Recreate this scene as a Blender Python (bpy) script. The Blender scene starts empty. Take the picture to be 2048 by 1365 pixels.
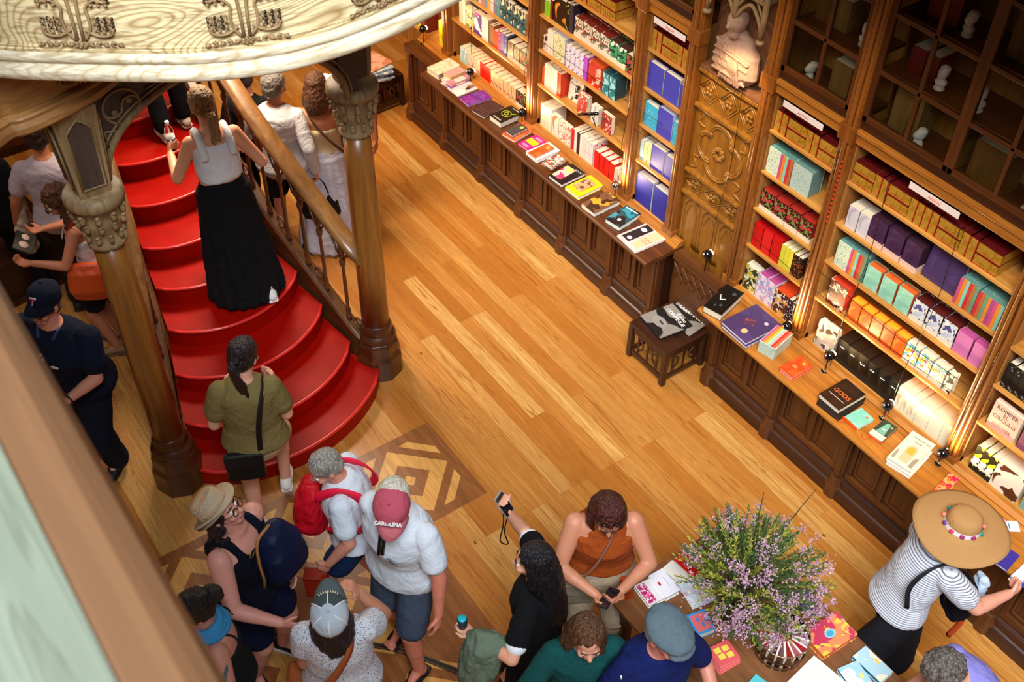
import bpy, bmesh, math, random
from math import pi, sin, cos, radians as rad
from mathutils import Vector as V, Matrix, noise
random.seed(7)
S=bpy.context.scene; COL=S.collection
# ---------------- camera, world, lights, exposure ----------------
CAMP=V((0,0,6.5)); FPX=2249.386
RM=Matrix(((0.575355,0.817796,0.013293),(-0.583361,0.398919,0.707498),(0.573286,-0.414817,0.70659)))  # rows: right, up, back
cd=bpy.data.cameras.new('camera'); cam=bpy.data.objects.new('camera',cd); COL.objects.link(cam)
m3=RM.transposed(); cam.matrix_world=Matrix.Translation(CAMP)@m3.to_4x4()
cd.sensor_width=36; cd.lens=FPX/2048*36; cd.clip_start=.05
cd.dof.use_dof=True; cd.dof.focus_distance=8.0; cd.dof.aperture_fstop=5.6
S.camera=cam
S.view_settings.view_transform='Standard'; S.view_settings.look='None'; S.view_settings.exposure=0.25; S.view_settings.gamma=1
S.view_settings.use_curve_mapping=False
W=bpy.data.worlds.new('world'); S.world=W; W.use_nodes=True
W.node_tree.nodes['Background'].inputs[0].default_value=(.80,.90,1,1); W.node_tree.nodes['Background'].inputs[1].default_value=.10
def lamp(kind,name,loc,energy,color,size=.1,target=None,spot=None,blend=.6,sy=None):
    l=bpy.data.lights.new(name,kind); l.energy=energy; l.color=color
    if kind=='AREA':
        l.size=size
        if sy: l.shape='RECTANGLE'; l.size_y=sy
    else: l.shadow_soft_size=size
    if kind=='SPOT': l.spot_size=rad(spot); l.spot_blend=blend
    o=bpy.data.objects.new(name,l); COL.objects.link(o); o.location=loc
    if target is not None: o.rotation_euler=(V(target)-V(loc)).to_track_quat('-Z','Y').to_euler()
    return o
lamp('AREA','skylight',(3.5,-3.0,14.0),3900,(.86,.94,1.0),7,(-3.6,1.4,0),sy=6)
for x in (-8.3,-7.4,-6.5,-5.6,-4.4,-3.7,-2.9,-2.1,-1.2,-.2):
    lamp('SPOT','gallery_downlight',(x,3.75,4.40),48,(1,.76,.42),.05,(x,5.05,1.30),60,.7)
lamp('AREA','under_landing_light',(-7.4,2.6,3.35),130,(1,.82,.62),.9,(-7.6,2.5,0))
lamp('AREA','under_landing_light',(-9.2,3.2,3.3),50,(1,.70,.40),.8,(-9.2,3.2,0))
lamp('POINT','under_landing_light',(-7.6,.2,3.1),34,(1,.84,.72),.2)  # added fill to brighten the grey shirt man, no fixture here
# ---------------- helpers ----------------
def ray(px,py): return RM.transposed()@V((px-1024,-(py-682.5),-FPX))
def at(px,py,z=0.):
    d=ray(px,py); return CAMP+d*((z-CAMP.z)/d.z)
def atY(px,py,Y):
    d=ray(px,py); return CAMP+d*(Y/d.y)
IR=V((.5755,.8178)); IU=V((-.8178,.5755))     # floor directions that read as right / away
def head(a):                                   # heading from a reading angle (0 right, 90 away)
    v=IR*cos(rad(a))+IU*sin(rad(a)); return math.atan2(v.y,v.x)-pi/2
def tag(o,label=None,cat=None,group=None,kind=None):
    if label: o['label']=label
    if cat: o['category']=cat
    if group: o['group']=group
    if kind: o['kind']=kind
    return o
def thing(name,label,cat,loc=(0,0,0),rz=0,group=None):
    o=bpy.data.objects.new(name,None); COL.objects.link(o); o.empty_display_size=.1
    o.location=loc; o.rotation_euler=(0,0,rz); return tag(o,label,cat,group)
def link(name,me,parent=None,loc=(0,0,0),rot=(0,0,0)):
    o=bpy.data.objects.new(name,me); COL.objects.link(o); o.parent=parent; o.location=loc; o.rotation_euler=rot; return o
def mats(me,ms):
    for m in (ms if isinstance(ms,(list,tuple)) else [ms]): me.materials.append(m)
def bev(o,w=.004,n=2):
    b=o.modifiers.new('b','BEVEL'); b.width=w; b.segments=n; b.limit_method='ANGLE'; b.angle_limit=rad(35); return o
class MB:
    def __init__(s): s.v=[]; s.f=[]; s.m=[]; s.sm=[]
    def add(s,vs,fs,mi=0,sm=False):
        n=len(s.v); s.v+=[tuple(v) for v in vs]
        for f in fs: s.f.append([i+n for i in f]); s.m.append(mi); s.sm.append(sm)
        return s
    def box(s,x0,x1,y0,y1,z0,z1,mi=0,T=None):
        vs=[V((x,y,z)) for z in (z0,z1) for y in (y0,y1) for x in (x0,x1)]
        if T is not None: vs=[T@v for v in vs]
        return s.add(vs,[(0,2,3,1),(4,5,7,6),(0,1,5,4),(2,6,7,3),(0,4,6,2),(1,3,7,5)],mi)
    def rings(s,R,mi=0,sm=True,close=True,cyc=True):
        n=len(R[0]); vs=[p for r in R for p in r]; fs=[]
        for i in range(len(R)-1):
            for j in range(n if cyc else n-1):
                k=(j+1)%n; fs.append((i*n+j,i*n+k,(i+1)*n+k,(i+1)*n+j))
        if close: fs+= [tuple(range(n-1,-1,-1)),tuple((len(R)-1)*n+j for j in range(n))]
        return s.add(vs,fs,mi,sm)
    def lathe(s,prof,c=(0,0,0),n=24,mi=0,sm=True,T=None,close=True,ph=0):
        c=V(c); R=[[c+V((r*cos(2*pi*j/n+ph),r*sin(2*pi*j/n+ph),z)) for j in range(n)] for r,z in prof]
        if T is not None: R=[[T@p for p in r] for r in R]
        return s.rings(R,mi,sm,close)
    def tube(s,path,r,n=8,mi=0,sm=True,flat=1.0,up=None):
        P=[V(p) for p in path]; R=[]
        rr=r if isinstance(r,(list,tuple)) else [r]*len(P)
        u=None
        for i,p in enumerate(P):
            t=(P[min(i+1,len(P)-1)]-P[max(i-1,0)]).normalized()
            if u is None: u=V(up) if up else (V((0,0,1)) if abs(t.z)<.9 else V((1,0,0)))
            u=(u-t*u.dot(t)); u=u.normalized() if u.length>1e-6 else V((1,0,0)); w=t.cross(u)
            R.append([p+(w*cos(2*pi*j/n)+u*sin(2*pi*j/n)*flat)*rr[i] for j in range(n)])
        return s.rings(R,mi,sm)
    def sweep(s,path,prof,mi=0,sm=False,close=True):   # prof: (side,up) pairs; path in plan, up = world z
        P=[V(p) for p in path]; R=[]
        for i,p in enumerate(P):
            t=(P[min(i+1,len(P)-1)]-P[max(i-1,0)]); t.z=0; t.normalize(); w=V((t.y,-t.x,0))
            R.append([p+w*a+V((0,0,b)) for a,b in prof])
        return s.rings(R,mi,sm,close)
    def prism(s,poly,z0,z1,mi=0,T=None):
        n=len(poly); vs=[V((x,y,z)) for z in (z0,z1) for x,y in poly]
        if T is not None: vs=[T@v for v in vs]
        return s.add(vs,[tuple(range(n-1,-1,-1)),tuple(range(n,2*n))]+[(i,(i+1)%n,(i+1)%n+n,i+n) for i in range(n)],mi)
    def sph(s,c,r,n=16,mi=0,T=None):
        r=V((r,r,r)) if isinstance(r,(int,float)) else V(r); c=V(c); h=n//2; R=[]
        for i in range(1,h):
            a=pi*i/h; R.append([V((r.x*sin(a)*cos(2*pi*j/n),r.y*sin(a)*sin(2*pi*j/n),-r.z*cos(a))) for j in range(n)])
        R=[[c+(T@p if T is not None else p) for p in q] for q in R]
        top=c+(T@V((0,0,r.z)) if T is not None else V((0,0,r.z))); bot=c-(T@V((0,0,r.z)) if T is not None else V((0,0,r.z)))
        s.rings(R,mi,True,False); k=len(s.v); s.v+=[tuple(bot),tuple(top)]
        b0=k-len(R)*n; l0=k-n
        for j in range(n):
            s.f.append([k,b0+(j+1)%n,b0+j]); s.f.append([k+1,l0+j,l0+(j+1)%n]); s.m+=[mi,mi]; s.sm+=[True,True]
        return s
    def cap(s,a,b,ra,rb,n=14,mi=0):
        a=V(a); b=V(b); d=(b-a); L=d.length; d=d/L if L>1e-6 else V((0,0,1))
        u=d.orthogonal().normalized(); w=d.cross(u); R=[]
        for k in (-80,-50,-20): R.append((a+d*ra*sin(rad(k)),ra*cos(rad(k))))
        R.append((a+d*L*.001,ra)); R.append((b-d*L*.001,rb))
        for k in (20,50,80): R.append((b+d*rb*sin(rad(k)),rb*cos(rad(k))))
        return s.rings([[c+(u*cos(2*pi*j/n)+w*sin(2*pi*j/n))*r for j in range(n)] for c,r in R],mi)
    def loft(s,R,n=24,mi=0,dome=True,e=2.0):            # R: (center, xvec, yvec)
        def ring(c,x,y,k=1): 
            out=[]
            for j in range(n):
                a=2*pi*j/n; ca,sa=cos(a),sin(a)
                if e!=2: ca=math.copysign(abs(ca)**(2/e),ca); sa=math.copysign(abs(sa)**(2/e),sa)
                out.append(V(c)+(V(x)*ca+V(y)*sa)*k)
            return out
        Q=[ring(*r) for r in R]
        if dome:
            c0,x0,y0=R[0]; c1,x1,y1=R[-1]; d0=(V(R[0][0])-V(R[1][0])).normalized(); d1=(V(R[-1][0])-V(R[-2][0])).normalized()
            h0=min(V(x0).length,V(y0).length)*.5; h1=min(V(x1).length,V(y1).length)*.5
            Q=[ring(V(c0)+d0*h0,x0,y0,.3),ring(V(c0)+d0*h0*.6,x0,y0,.75)]+Q+[ring(V(c1)+d1*h1*.6,x1,y1,.75),ring(V(c1)+d1*h1,x1,y1,.3)]
        return s.rings(Q,mi)
    def mesh(s,name,ms):
        me=bpy.data.meshes.new(name); me.from_pydata([tuple(v) for v in s.v],[],s.f); mats(me,ms)
        me.polygons.foreach_set('material_index',s.m); me.polygons.foreach_set('use_smooth',s.sm)
        bm=bmesh.new(); bm.from_mesh(me); bmesh.ops.recalc_face_normals(bm,faces=bm.faces); bm.to_mesh(me); bm.free()
        return me
    def build(s,name,ms,parent=None,loc=(0,0,0),rot=(0,0,0),b=0,seg=2):
        o=link(name,s.mesh(name,ms),parent,loc,rot)
        if b: bev(o,b,seg)
        return o
def remesh(mb,name,ms,voxel=.01,smooth=3,disp=0,dscale=8.,dfun=None,parent=None,loc=(0,0,0),rot=(0,0,0)):
    me=mb.mesh(name,[]); o=bpy.data.objects.new('tmp',me); COL.objects.link(o)
    r=o.modifiers.new('r','REMESH'); r.mode='VOXEL'; r.voxel_size=voxel; r.use_smooth_shade=True
    if smooth: q=o.modifiers.new('s','SMOOTH'); q.factor=.5; q.iterations=smooth
    dg=bpy.context.evaluated_depsgraph_get(); me2=bpy.data.meshes.new_from_object(o.evaluated_get(dg)); me2.name=name
    bpy.data.objects.remove(o); bpy.data.meshes.remove(me)
    if disp or dfun:
        ns=[v.normal.copy() for v in me2.vertices]
        for v,nn in zip(me2.vertices,ns):
            d=0
            if disp: d+=disp*noise.fractal(v.co*dscale,1.,2.,3)
            if dfun: d+=dfun(v.co)
            v.co=v.co+nn*d
    me2.materials.clear(); mats(me2,ms)
    for p in me2.polygons: p.use_smooth=True
    return link(name,me2,parent,loc,rot)
def curve_pts(P,n=24):                                   # Catmull-Rom through P
    P=[V(p) for p in P]; Q=[P[0]*2-P[1]]+P+[P[-1]*2-P[-2]]; out=[]
    segs=len(P)-1; k=max(1,n//segs)
    for i in range(segs):
        a,b,c,d=Q[i:i+4]
        for j in range(k):
            t=j/k; out.append(.5*((2*b)+(c-a)*t+(2*a-5*b+4*c-d)*t*t+(3*b-a-3*c+d)*t**3))
    out.append(P[-1]); return out
def text_mesh(body,size,name,mat,parent=None,loc=(0,0,0),rot=(0,0,0),depth=.0008,shear=0,bold=0,width=None):
    c=bpy.data.curves.new('t','FONT'); c.body=body; c.size=size; c.extrude=depth; c.align_x='CENTER'; c.align_y='CENTER'; c.shear=shear; c.offset=bold; c.resolution_u=2
    o=bpy.data.objects.new('t',c); COL.objects.link(o)
    me=bpy.data.meshes.new_from_object(o.evaluated_get(bpy.context.evaluated_depsgraph_get())); bpy.data.objects.remove(o); bpy.data.curves.remove(c)
    if width:
        xs=[v.co.x for v in me.vertices]; k=width/max(1e-6,max(xs)-min(xs))
        for v in me.vertices: v.co.x*=k; v.co.y*=k
    mats(me,mat); me.name=name; return link(name,me,parent,loc,rot)
# ---------------- materials ----------------
def srgb(h):
    if isinstance(h,str):
        h=h.lstrip('#'); h=tuple(int(h[i:i+2],16)/255 for i in (0,2,4))
    return tuple(((c/12.92) if c<=.04045 else ((c+.055)/1.055)**2.4) for c in h)+(1,)
MC={}
class NT:
    def __init__(s,name):
        s.m=bpy.data.materials.new(name); s.m.use_nodes=True; s.t=s.m.node_tree; s.b=s.t.nodes['Principled BSDF']
    def n(s,typ,**k):
        x=s.t.nodes.new('ShaderNode'+typ)
        for a,b in k.items():
            if hasattr(x,a) and a not in ('Scale',): setattr(x,a,b)
            else: x.inputs[a.replace('_',' ')].default_value=b
        return x
    def l(s,a,b): s.t.links.new(a,b)
    def vec(s,scale=(1,1,1),rot=(0,0,0),kind='Object'):
        t=s.n('TexCoord'); m=s.n('Mapping'); m.inputs['Scale'].default_value=scale; m.inputs['Rotation'].default_value=rot
        s.l(t.outputs[kind],m.inputs['Vector']); return m.outputs[0]
    def ramp(s,fac,stops):
        r=s.n('ValToRGB'); e=r.color_ramp.elements
        while len(e)<len(stops): e.new(.5)
        for q,(p,c) in zip(e,stops): q.position=p; q.color=c if len(c)==4 else c+(1,)
        s.l(fac,r.inputs[0]); return r.outputs[0]
    def mix(s,f,a,b,mode='MIX'):
        x=s.n('Mix'); x.data_type='RGBA'; x.blend_type=mode
        for sock,val in ((x.inputs[0],f),(x.inputs[6],a),(x.inputs[7],b)):
            if hasattr(val,'links'): s.l(val,sock)
            else: sock.default_value=val
        return x.outputs[2]
    def bump(s,h,st=.3,d=.01):
        b=s.n('Bump'); b.inputs['Strength'].default_value=st; b.inputs['Distance'].default_value=d; s.l(h,b.inputs['Height']); s.l(b.outputs[0],s.b.inputs['Normal'])
    def fin(s,col,rough=.5,spec=.5,metal=0):
        if hasattr(col,'links'): s.l(col,s.b.inputs['Base Color'])
        else: s.b.inputs['Base Color'].default_value=col
        if hasattr(rough,'links'): s.l(rough,s.b.inputs['Roughness'])
        else: s.b.inputs['Roughness'].default_value=rough
        s.b.inputs['Specular IOR Level'].default_value=spec; s.b.inputs['Metallic'].default_value=metal
        return s.m
def plain(c,rough=.5,spec=.4,metal=0):
    k=('p',c,rough,spec,metal)
    if k not in MC:
        t=NT('paint'); nz=t.n('TexNoise',Scale=30.,Detail=3.); t.l(t.vec(),nz.inputs['Vector'])
        t.bump(nz.outputs[0],.08,.002); MC[k]=t.fin(srgb(c),rough,spec,metal)
    return MC[k]
def figured(c1,c2,c3,sc=9.,rough=.6):
    t=NT('figured_oak'); v=t.vec((1,.32,1)); w0=t.n('TexNoise',Scale=sc*.28,Detail=1.5,Distortion=.25); t.l(v,w0.inputs['Vector']); w1=t.n('Math',operation='MULTIPLY'); w1.inputs[1].default_value=46; t.l(w0.outputs[0],w1.inputs[0]); w=t.n('Math',operation='PINGPONG'); w.inputs[1].default_value=.5; t.l(w1.outputs[0],w.inputs[0]); w2=t.n('Math',operation='MULTIPLY'); w2.inputs[1].default_value=2; t.l(w.outputs[0],w2.inputs[0]); w=w2
    v2=t.vec((9,2.2,38)); g=t.n('TexNoise',Scale=1.6,Detail=5.,Roughness=.65); t.l(v2,g.inputs['Vector'])
    n3=t.n('TexNoise',Scale=2.2,Detail=2.); t.l(t.vec(),n3.inputs['Vector'])
    col=t.mix(t.ramp(w.outputs[0],[(.0,(1,1,1)),(.25,(.45,.45,.45)),(.6,(0,0,0))]),srgb(c1),srgb(c2)); col=t.mix(t.ramp(g.outputs[0],[(.48,(0,0,0)),(.62,(.6,.6,.6))]),col,srgb(c3))
    col=t.mix(t.ramp(n3.outputs[0],[(.5,(0,0,0)),(.75,(.35,.35,.35))]),col,srgb(c3)); t.bump(g.outputs[0],.22,.004); return t.fin(col,rough,.35)
def fabric(c,c2=None,scale=120.,fold=.5,rough=.9):
    k=('f',c,c2,scale,fold)
    if k not in MC:
        t=NT('fabric'); v=t.vec(); nz=t.n('TexNoise',Scale=scale,Detail=2.); t.l(v,nz.inputs['Vector'])
        n2=t.n('TexNoise',Scale=9.,Detail=3.,Distortion=1.2); t.l(v,n2.inputs['Vector'])
        a=srgb(c); b=srgb(c2) if c2 else tuple(x*.82 for x in a[:3])+(1,)
        ad=t.n('Math',operation='ADD'); t.l(n2.outputs[0],ad.inputs[0]); mu=t.n('Math',operation='MULTIPLY'); mu.inputs[1].default_value=.12; t.l(nz.outputs[0],mu.inputs[0]); t.l(mu.outputs[0],ad.inputs[1])
        t.bump(ad.outputs[0],fold,.03); MC[k]=t.fin(t.mix(nz.outputs[0],a,b),rough,.2)
        t.b.inputs['Sheen Weight'].default_value=.0
    return MC[k]
def skin(c='#d8a184'):
    k=('s',c)
    if k not in MC:
        t=NT('skin'); v=t.vec(); nz=t.n('TexNoise',Scale=14.,Detail=4.); t.l(v,nz.inputs['Vector']); a=srgb(c)
        b=(min(1,a[0]*1.02),a[1]*.80,a[2]*.76,1); n2=t.n('TexNoise',Scale=220.); t.l(v,n2.inputs['Vector']); t.bump(n2.outputs[0],.15,.002)
        t.b.inputs['Subsurface Weight'].default_value=.12; t.b.inputs['Subsurface Radius'].default_value=(.02,.008,.004)
        MC[k]=t.fin(t.mix(nz.outputs[0],a,b),.48,.45)
    return MC[k]
def hairm(c,c2,rough=.42):
    k=('h',c,c2)
    if k not in MC:
        t=NT('hair'); v=t.vec((90,90,9)); nz=t.n('TexNoise',Scale=1.,Detail=5.,Distortion=.6); t.l(v,nz.inputs['Vector'])
        t.bump(nz.outputs[0],.9,.02); MC[k]=t.fin(t.ramp(nz.outputs[0],[(.35,srgb(c)),(.65,srgb(c2))]),rough,.5)
    return MC[k]
def wood(c1,c2,scale=1.,axis='x',rough=.42,ring=6.,spec=.45,bump=.25,dark=None,coat=0):
    k=('w',c1,c2,scale,axis,rough,ring,dark)
    if k not in MC:
        t=NT('wood'); sc={'x':(.6,9,9),'y':(9,.6,9),'z':(9,9,.6)}[axis]
        v=t.vec(tuple(q*scale for q in sc)); nz=t.n('TexNoise',Scale=1.2,Detail=6.,Roughness=.6,Distortion=.7); t.l(v,nz.inputs['Vector'])
        v2=t.vec(tuple(q*scale*.35 for q in sc)); w=t.n('TexNoise',Scale=ring*.4,Detail=2.,Distortion=2.2); t.l(v2,w.inputs['Vector'])
        col=t.mix(t.ramp(nz.outputs[0],[(.3,(0,0,0)),(.7,(1,1,1))]),srgb(c1),srgb(c2))
        d=srgb(dark) if dark else tuple(x*.45 for x in srgb(c1)[:3])+(1,)
        f=t.ramp(w.outputs[0],[(.42,(0,0,0)),(.50,(.6,.6,.6)),(.53,(0,0,0)),(.62,(.25,.25,.25)),(.66,(0,0,0))])
        t.bump(nz.outputs[0],bump,.004); MC[k]=t.fin(t.mix(f,col,d),rough,spec)
        if coat: t.b.inputs['Coat Weight'].default_value=coat; t.b.inputs['Coat Roughness'].default_value=.2
    return MC[k]
def art(base,cols,kind='blob',sc=14.,rough=.35,seed=0):
    k=('a',base,tuple(cols),kind,sc,seed)
    if k in MC: return MC[k]
    t=NT('printed_cover'); B=srgb(base); C=[srgb(c) for c in cols]
    if kind=='stripe':
        v=t.vec((1,1,1)); sx=t.n('SeparateXYZ'); t.l(v,sx.inputs[0]); mu=t.n('Math',operation='MULTIPLY'); mu.inputs[1].default_value=sc; t.l(sx.outputs[0],mu.inputs[0])
        fr=t.n('Math',operation='FRACT'); t.l(mu.outputs[0],fr.inputs[0]); n=len(C)+1
        r=t.n('ValToRGB'); r.color_ramp.interpolation='CONSTANT'; e=r.color_ramp.elements
        while len(e)<n: e.new(.5)
        for i,(q,c) in enumerate(zip(e,[B]+C)): q.position=i/n; q.color=c
        t.l(fr.outputs[0],r.inputs[0]); col=r.outputs[0]
    else:
        v=t.vec((1,1,1)); v2=t.n('VectorMath',operation='ADD'); v2.inputs[1].default_value=(seed*3.1,seed*1.7,seed*.9); t.l(v,v2.inputs[0]); v=v2.outputs[0]
        col=B
        for i,c in enumerate(C):
            if kind=='blob': x=t.n('TexNoise',Scale=sc*(1+.5*i),Detail=1.,Distortion=.5); out=x.outputs[0]; lo=.53+.03*i
            elif kind=='ink': x=t.n('TexNoise',Scale=sc*(1+.4*i),Detail=3.,Distortion=2.5); out=x.outputs[0]; lo=.55
            else: x=t.n('TexVoronoi',Scale=sc*(1+.6*i)); out=None
            va=t.n('VectorMath',operation='ADD'); va.inputs[1].default_value=(i*7.3,i*5.1,i*2.2); t.l(v,va.inputs[0]); t.l(va.outputs[0],x.inputs['Vector'])
            if out is not None: f=t.ramp(out,[(lo,(0,0,0)),(lo+.02,(1,1,1))])
            else: f=t.ramp(x.outputs['Distance'],[(.26,(1,1,1)),(.30,(0,0,0))])
            col=t.mix(f,col,c)
    MC[k]=t.fin(col,rough,.45); return MC[k]
# ---------------- setting ----------------
def floor_mat():
    t=NT('pine_floor'); v=t.vec((1,1,1))
    br=t.n('TexBrick'); br.offset=.37; br.offset_frequency=3; br.squash=1
    for a,b in (('Scale',1.),('Mortar Size',.0012),('Mortar Smooth',.4),('Bias',0.),('Brick Width',1.9),('Row Height',.128)): br.inputs[a].default_value=b
    br.inputs['Color1'].default_value=(0,0,0,1); br.inputs['Color2'].default_value=(1,1,1,1); br.inputs['Mortar'].default_value=(.5,.5,.5,1); t.l(v,br.inputs['Vector'])
    col=t.ramp(br.outputs['Color'],[(0,srgb('#a86824')),(.3,srgb('#bb7830')),(.65,srgb('#c78a41')),(1,srgb('#dba95e'))])
    # grain, shifted per plank
    add=t.n('VectorMath',operation='MULTIPLY_ADD'); t.l(br.outputs['Color'],add.inputs[0]); add.inputs[1].default_value=(9,5,3); t.l(v,add.inputs[2])
    m=t.n('Mapping'); m.inputs['Scale'].default_value=(1.1,26,1); t.l(add.outputs[0],m.inputs['Vector'])
    g=t.n('TexNoise',Scale=1.3,Detail=6.,Roughness=.6,Distortion=.8); t.l(m.outputs[0],g.inputs['Vector'])
    f=t.ramp(g.outputs[0],[(.36,(0,0,0)),(.50,(.50,.50,.50)),(.54,(.08,.08,.08)),(.62,(.85,.85,.85)),(.68,(.1,.1,.1))])
    col=t.mix(f,col,srgb('#8f4d18'))
    m2=t.n('Mapping'); m2.inputs['Scale'].default_value=(2.2,5,1); t.l(v,m2.inputs['Vector'])
    k=t.n('TexVoronoi',Scale=1.); t.l(m2.outputs[0],k.inputs['Vector'])
    col=t.mix(t.ramp(k.outputs['Distance'],[(.022,(1,1,1)),(.05,(0,0,0))]),col,srgb('#5d2b10'))
    col=t.mix(t.ramp(br.outputs['Fac'],[(.2,(0,0,0)),(.9,(.55,.55,.55))]),col,srgb('#6d3c14'))
    t.bump(g.outputs[0],.06,.003); m_=t.fin(col,.36,.42); t.b.inputs['Coat Weight'].default_value=.12; t.b.inputs['Coat Roughness'].default_value=.3; return m_
FLOOR=floor_mat()
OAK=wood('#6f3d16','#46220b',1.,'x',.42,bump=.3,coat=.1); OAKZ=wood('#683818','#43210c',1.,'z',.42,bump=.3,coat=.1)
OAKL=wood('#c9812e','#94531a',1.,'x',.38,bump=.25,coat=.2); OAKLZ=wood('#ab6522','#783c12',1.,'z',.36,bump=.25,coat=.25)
DARK=wood('#4a2410','#2c1409',1.,'x',.42,bump=.3,coat=.15); DARKZ=wood('#4a2410','#2c1409',1.,'z',.42,bump=.3,coat=.15)
SHELF=wood('#e0a453','#b9752c',1.2,'x',.45,bump=.15); BACK=wood('#c98a45','#a2672c',1.,'z',.55,bump=.15)
PALE=figured('#e8dcc0','#c9b38c','#a08560',5.); MEDO=wood('#c08c50','#85572a',.8,'y',.5,ring=8,bump=.5)
MEDZ=wood('#a06c34','#6c3f18',.8,'z',.42,ring=6,bump=.3,coat=.2); CARVE=wood('#b39468','#846443',2.,'z',.6,bump=.6)
def struct(o,kind='structure'): o['kind']=kind; return o
struct(MB().box(-13,4,-4,5.6,-.1,0).build('floor',FLOOR))
struct(MB().box(-13,4,5.6,5.75,0,7).build('wall_back',BACK)); struct(MB().box(-13.15,-13,-4,5.75,0,7).build('wall_left',OAKZ))
struct(MB().box(-13,4,-4.15,-4,0,7).build('wall_front',OAKZ))
# gallery floor over the bookcases
struct(MB().box(-13,4,3.5,5.6,4.72,4.9).build('ceiling',OAK))
# parquet inlay
INL=wood('#9a6030','#7d4722',1.5,'x',.36,bump=.15,coat=.1); INL2=wood('#e0a859','#c98b40',1.5,'x',.36,bump=.12,coat=.1)
def clip(h,k):   # square half h cut by |u|+|v|<=k
    if k>=2*h: return [(-h,-h),(h,-h),(h,h),(-h,h)]
    if k<=h: return [(k,0),(0,k),(-k,0),(0,-k)]
    e=k-h; return [(h,-e),(h,e),(e,h),(-e,h),(-h,e),(-h,-e),(-e,-h),(e,-h)]
mb=MB()
def flat(poly,z,mi): 
    mb.add([(x,y,z) for x,y in poly],[tuple(range(len(poly)))],mi)
def cell(cx,cy,s=.81,z=.0):
    h=s/2
    for i,(hh,k,mi) in enumerate([(h,9,0),(h-.08,.50,1),(h-.08,.416,0),(h-.08,.325,1),(h,.17,0),(h,.052,1)]):
        flat([(cx+a,cy+b) for a,b in clip(hh,k)],.0012+.0006*i,mi)
cell(-4.515,2.375)
flat([(-4.92,-1.2),(-4.92,2.0),(-4.11,2.0),(-4.11,2.2),(-1.6,2.2),(-1.6,-1.2)],.0006,0)
for iy in range(4):
    for ix in range(4):
        cell(-4.515+.81*ix,1.565-.81*iy)
struct(mb.build('trim_1',[INL,INL2]))
# trolley rails set in the floor
mb=MB(); arc=curve_pts([(-5.0,-.6,0),(-4.55,.25,0),(-4.14,.75,0),(-3.52,1.48,0),(-3.13,1.78,0),(-2.5,2.12,0),(-1.7,2.3,0)],36)
mb.sweep(arc,[(-.02,.0062),(.02,.0062),(.02,.0068),(-.02,.0068)],0); mb.sweep(arc,[(-.016,.007),(-.011,.007),(-.011,.0098),(-.016,.0098)],1); mb.sweep(arc,[(.011,.007),(.016,.007),(.016,.0098),(.011,.0098)],1)
struct(mb.build('trim_2',[plain('#2b1a12',.4),plain('#8b8580',.3,.5,.9)]))
# gallery handrail right under the camera, running along x
mb=MB(); pr=[(-.008,0),(.03,-.004),(.055,-.02),(.064,-.05),(.058,-.085),(.035,-.11),(-.12,-.115),(-.16,-.09),(-.17,-.05),(-.15,-.01)]
R_=[[V((x,y+.022,5.63+z)) for y,z in pr] for x in (-4.5,1.5)]
mb.rings(R_,0,False); hr=mb.build('gallery_handrail',wood('#785438','#5c3f29',1.5,'x',.45,bump=.2))
tag(hr,'broad varnished gallery handrail, blurred, crossing the lower left corner','handrail')
mt=MB().box(-4.5,1.5,-.10,.006,5.628,5.634); mt.build('skylit_top',wood('#777d6c','#666c5b',1.5,'x',.55,bump=.1),hr)['label']='top face of the rail, reflected skylight in its pale colour'  # skylight reflected on the rail top is painted in as a pale colour
mb=MB().box(-4.5,1.5,-.12,-.06,4.7,5.53); pb=struct(mb.build('trim_3',OAKZ)); struct(MB().box(-4.5,1.5,-1.6,-.03,4.5,4.7).build('trim_4',OAK))
# ---------------- counters ----------------
def panelled(mb,x0,x1,y,z0,z1,n,face=-1):
    # stiles, rails and sunk panels on a front standing at y (facing -y)
    mb.box(x0,x1,y+.02,y+.05,z0,z1,1); w=(x1-x0); st=.045
    mb.box(x0,x1,y,y+.03,z0,z0+.06,0); mb.box(x0,x1,y,y+.03,z1-.05,z1,0)
    xs=[x0+w*i/n for i in range(n+1)]
    for i,x in enumerate(xs):
        a=x if i==0 else x-st/2; b=x+st if i==0 else (x if i==n else x+st/2); a=a-st if i==n else a
        mb.box(a,b,y,y+.03,z0+.06,z1-.05,2)
    for i in range(n):
        a=xs[i]+st*1.2; b=xs[i+1]-st*1.2; c=z0+.09; d=z1-.08
        for q in ((a,b,c,c+.014),(a,b,d-.014,d),(a,a+.014,c,d),(b-.014,b,c,d)): mb.box(q[0],q[1],y+.008,y+.03,q[2],q[3],0)
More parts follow.
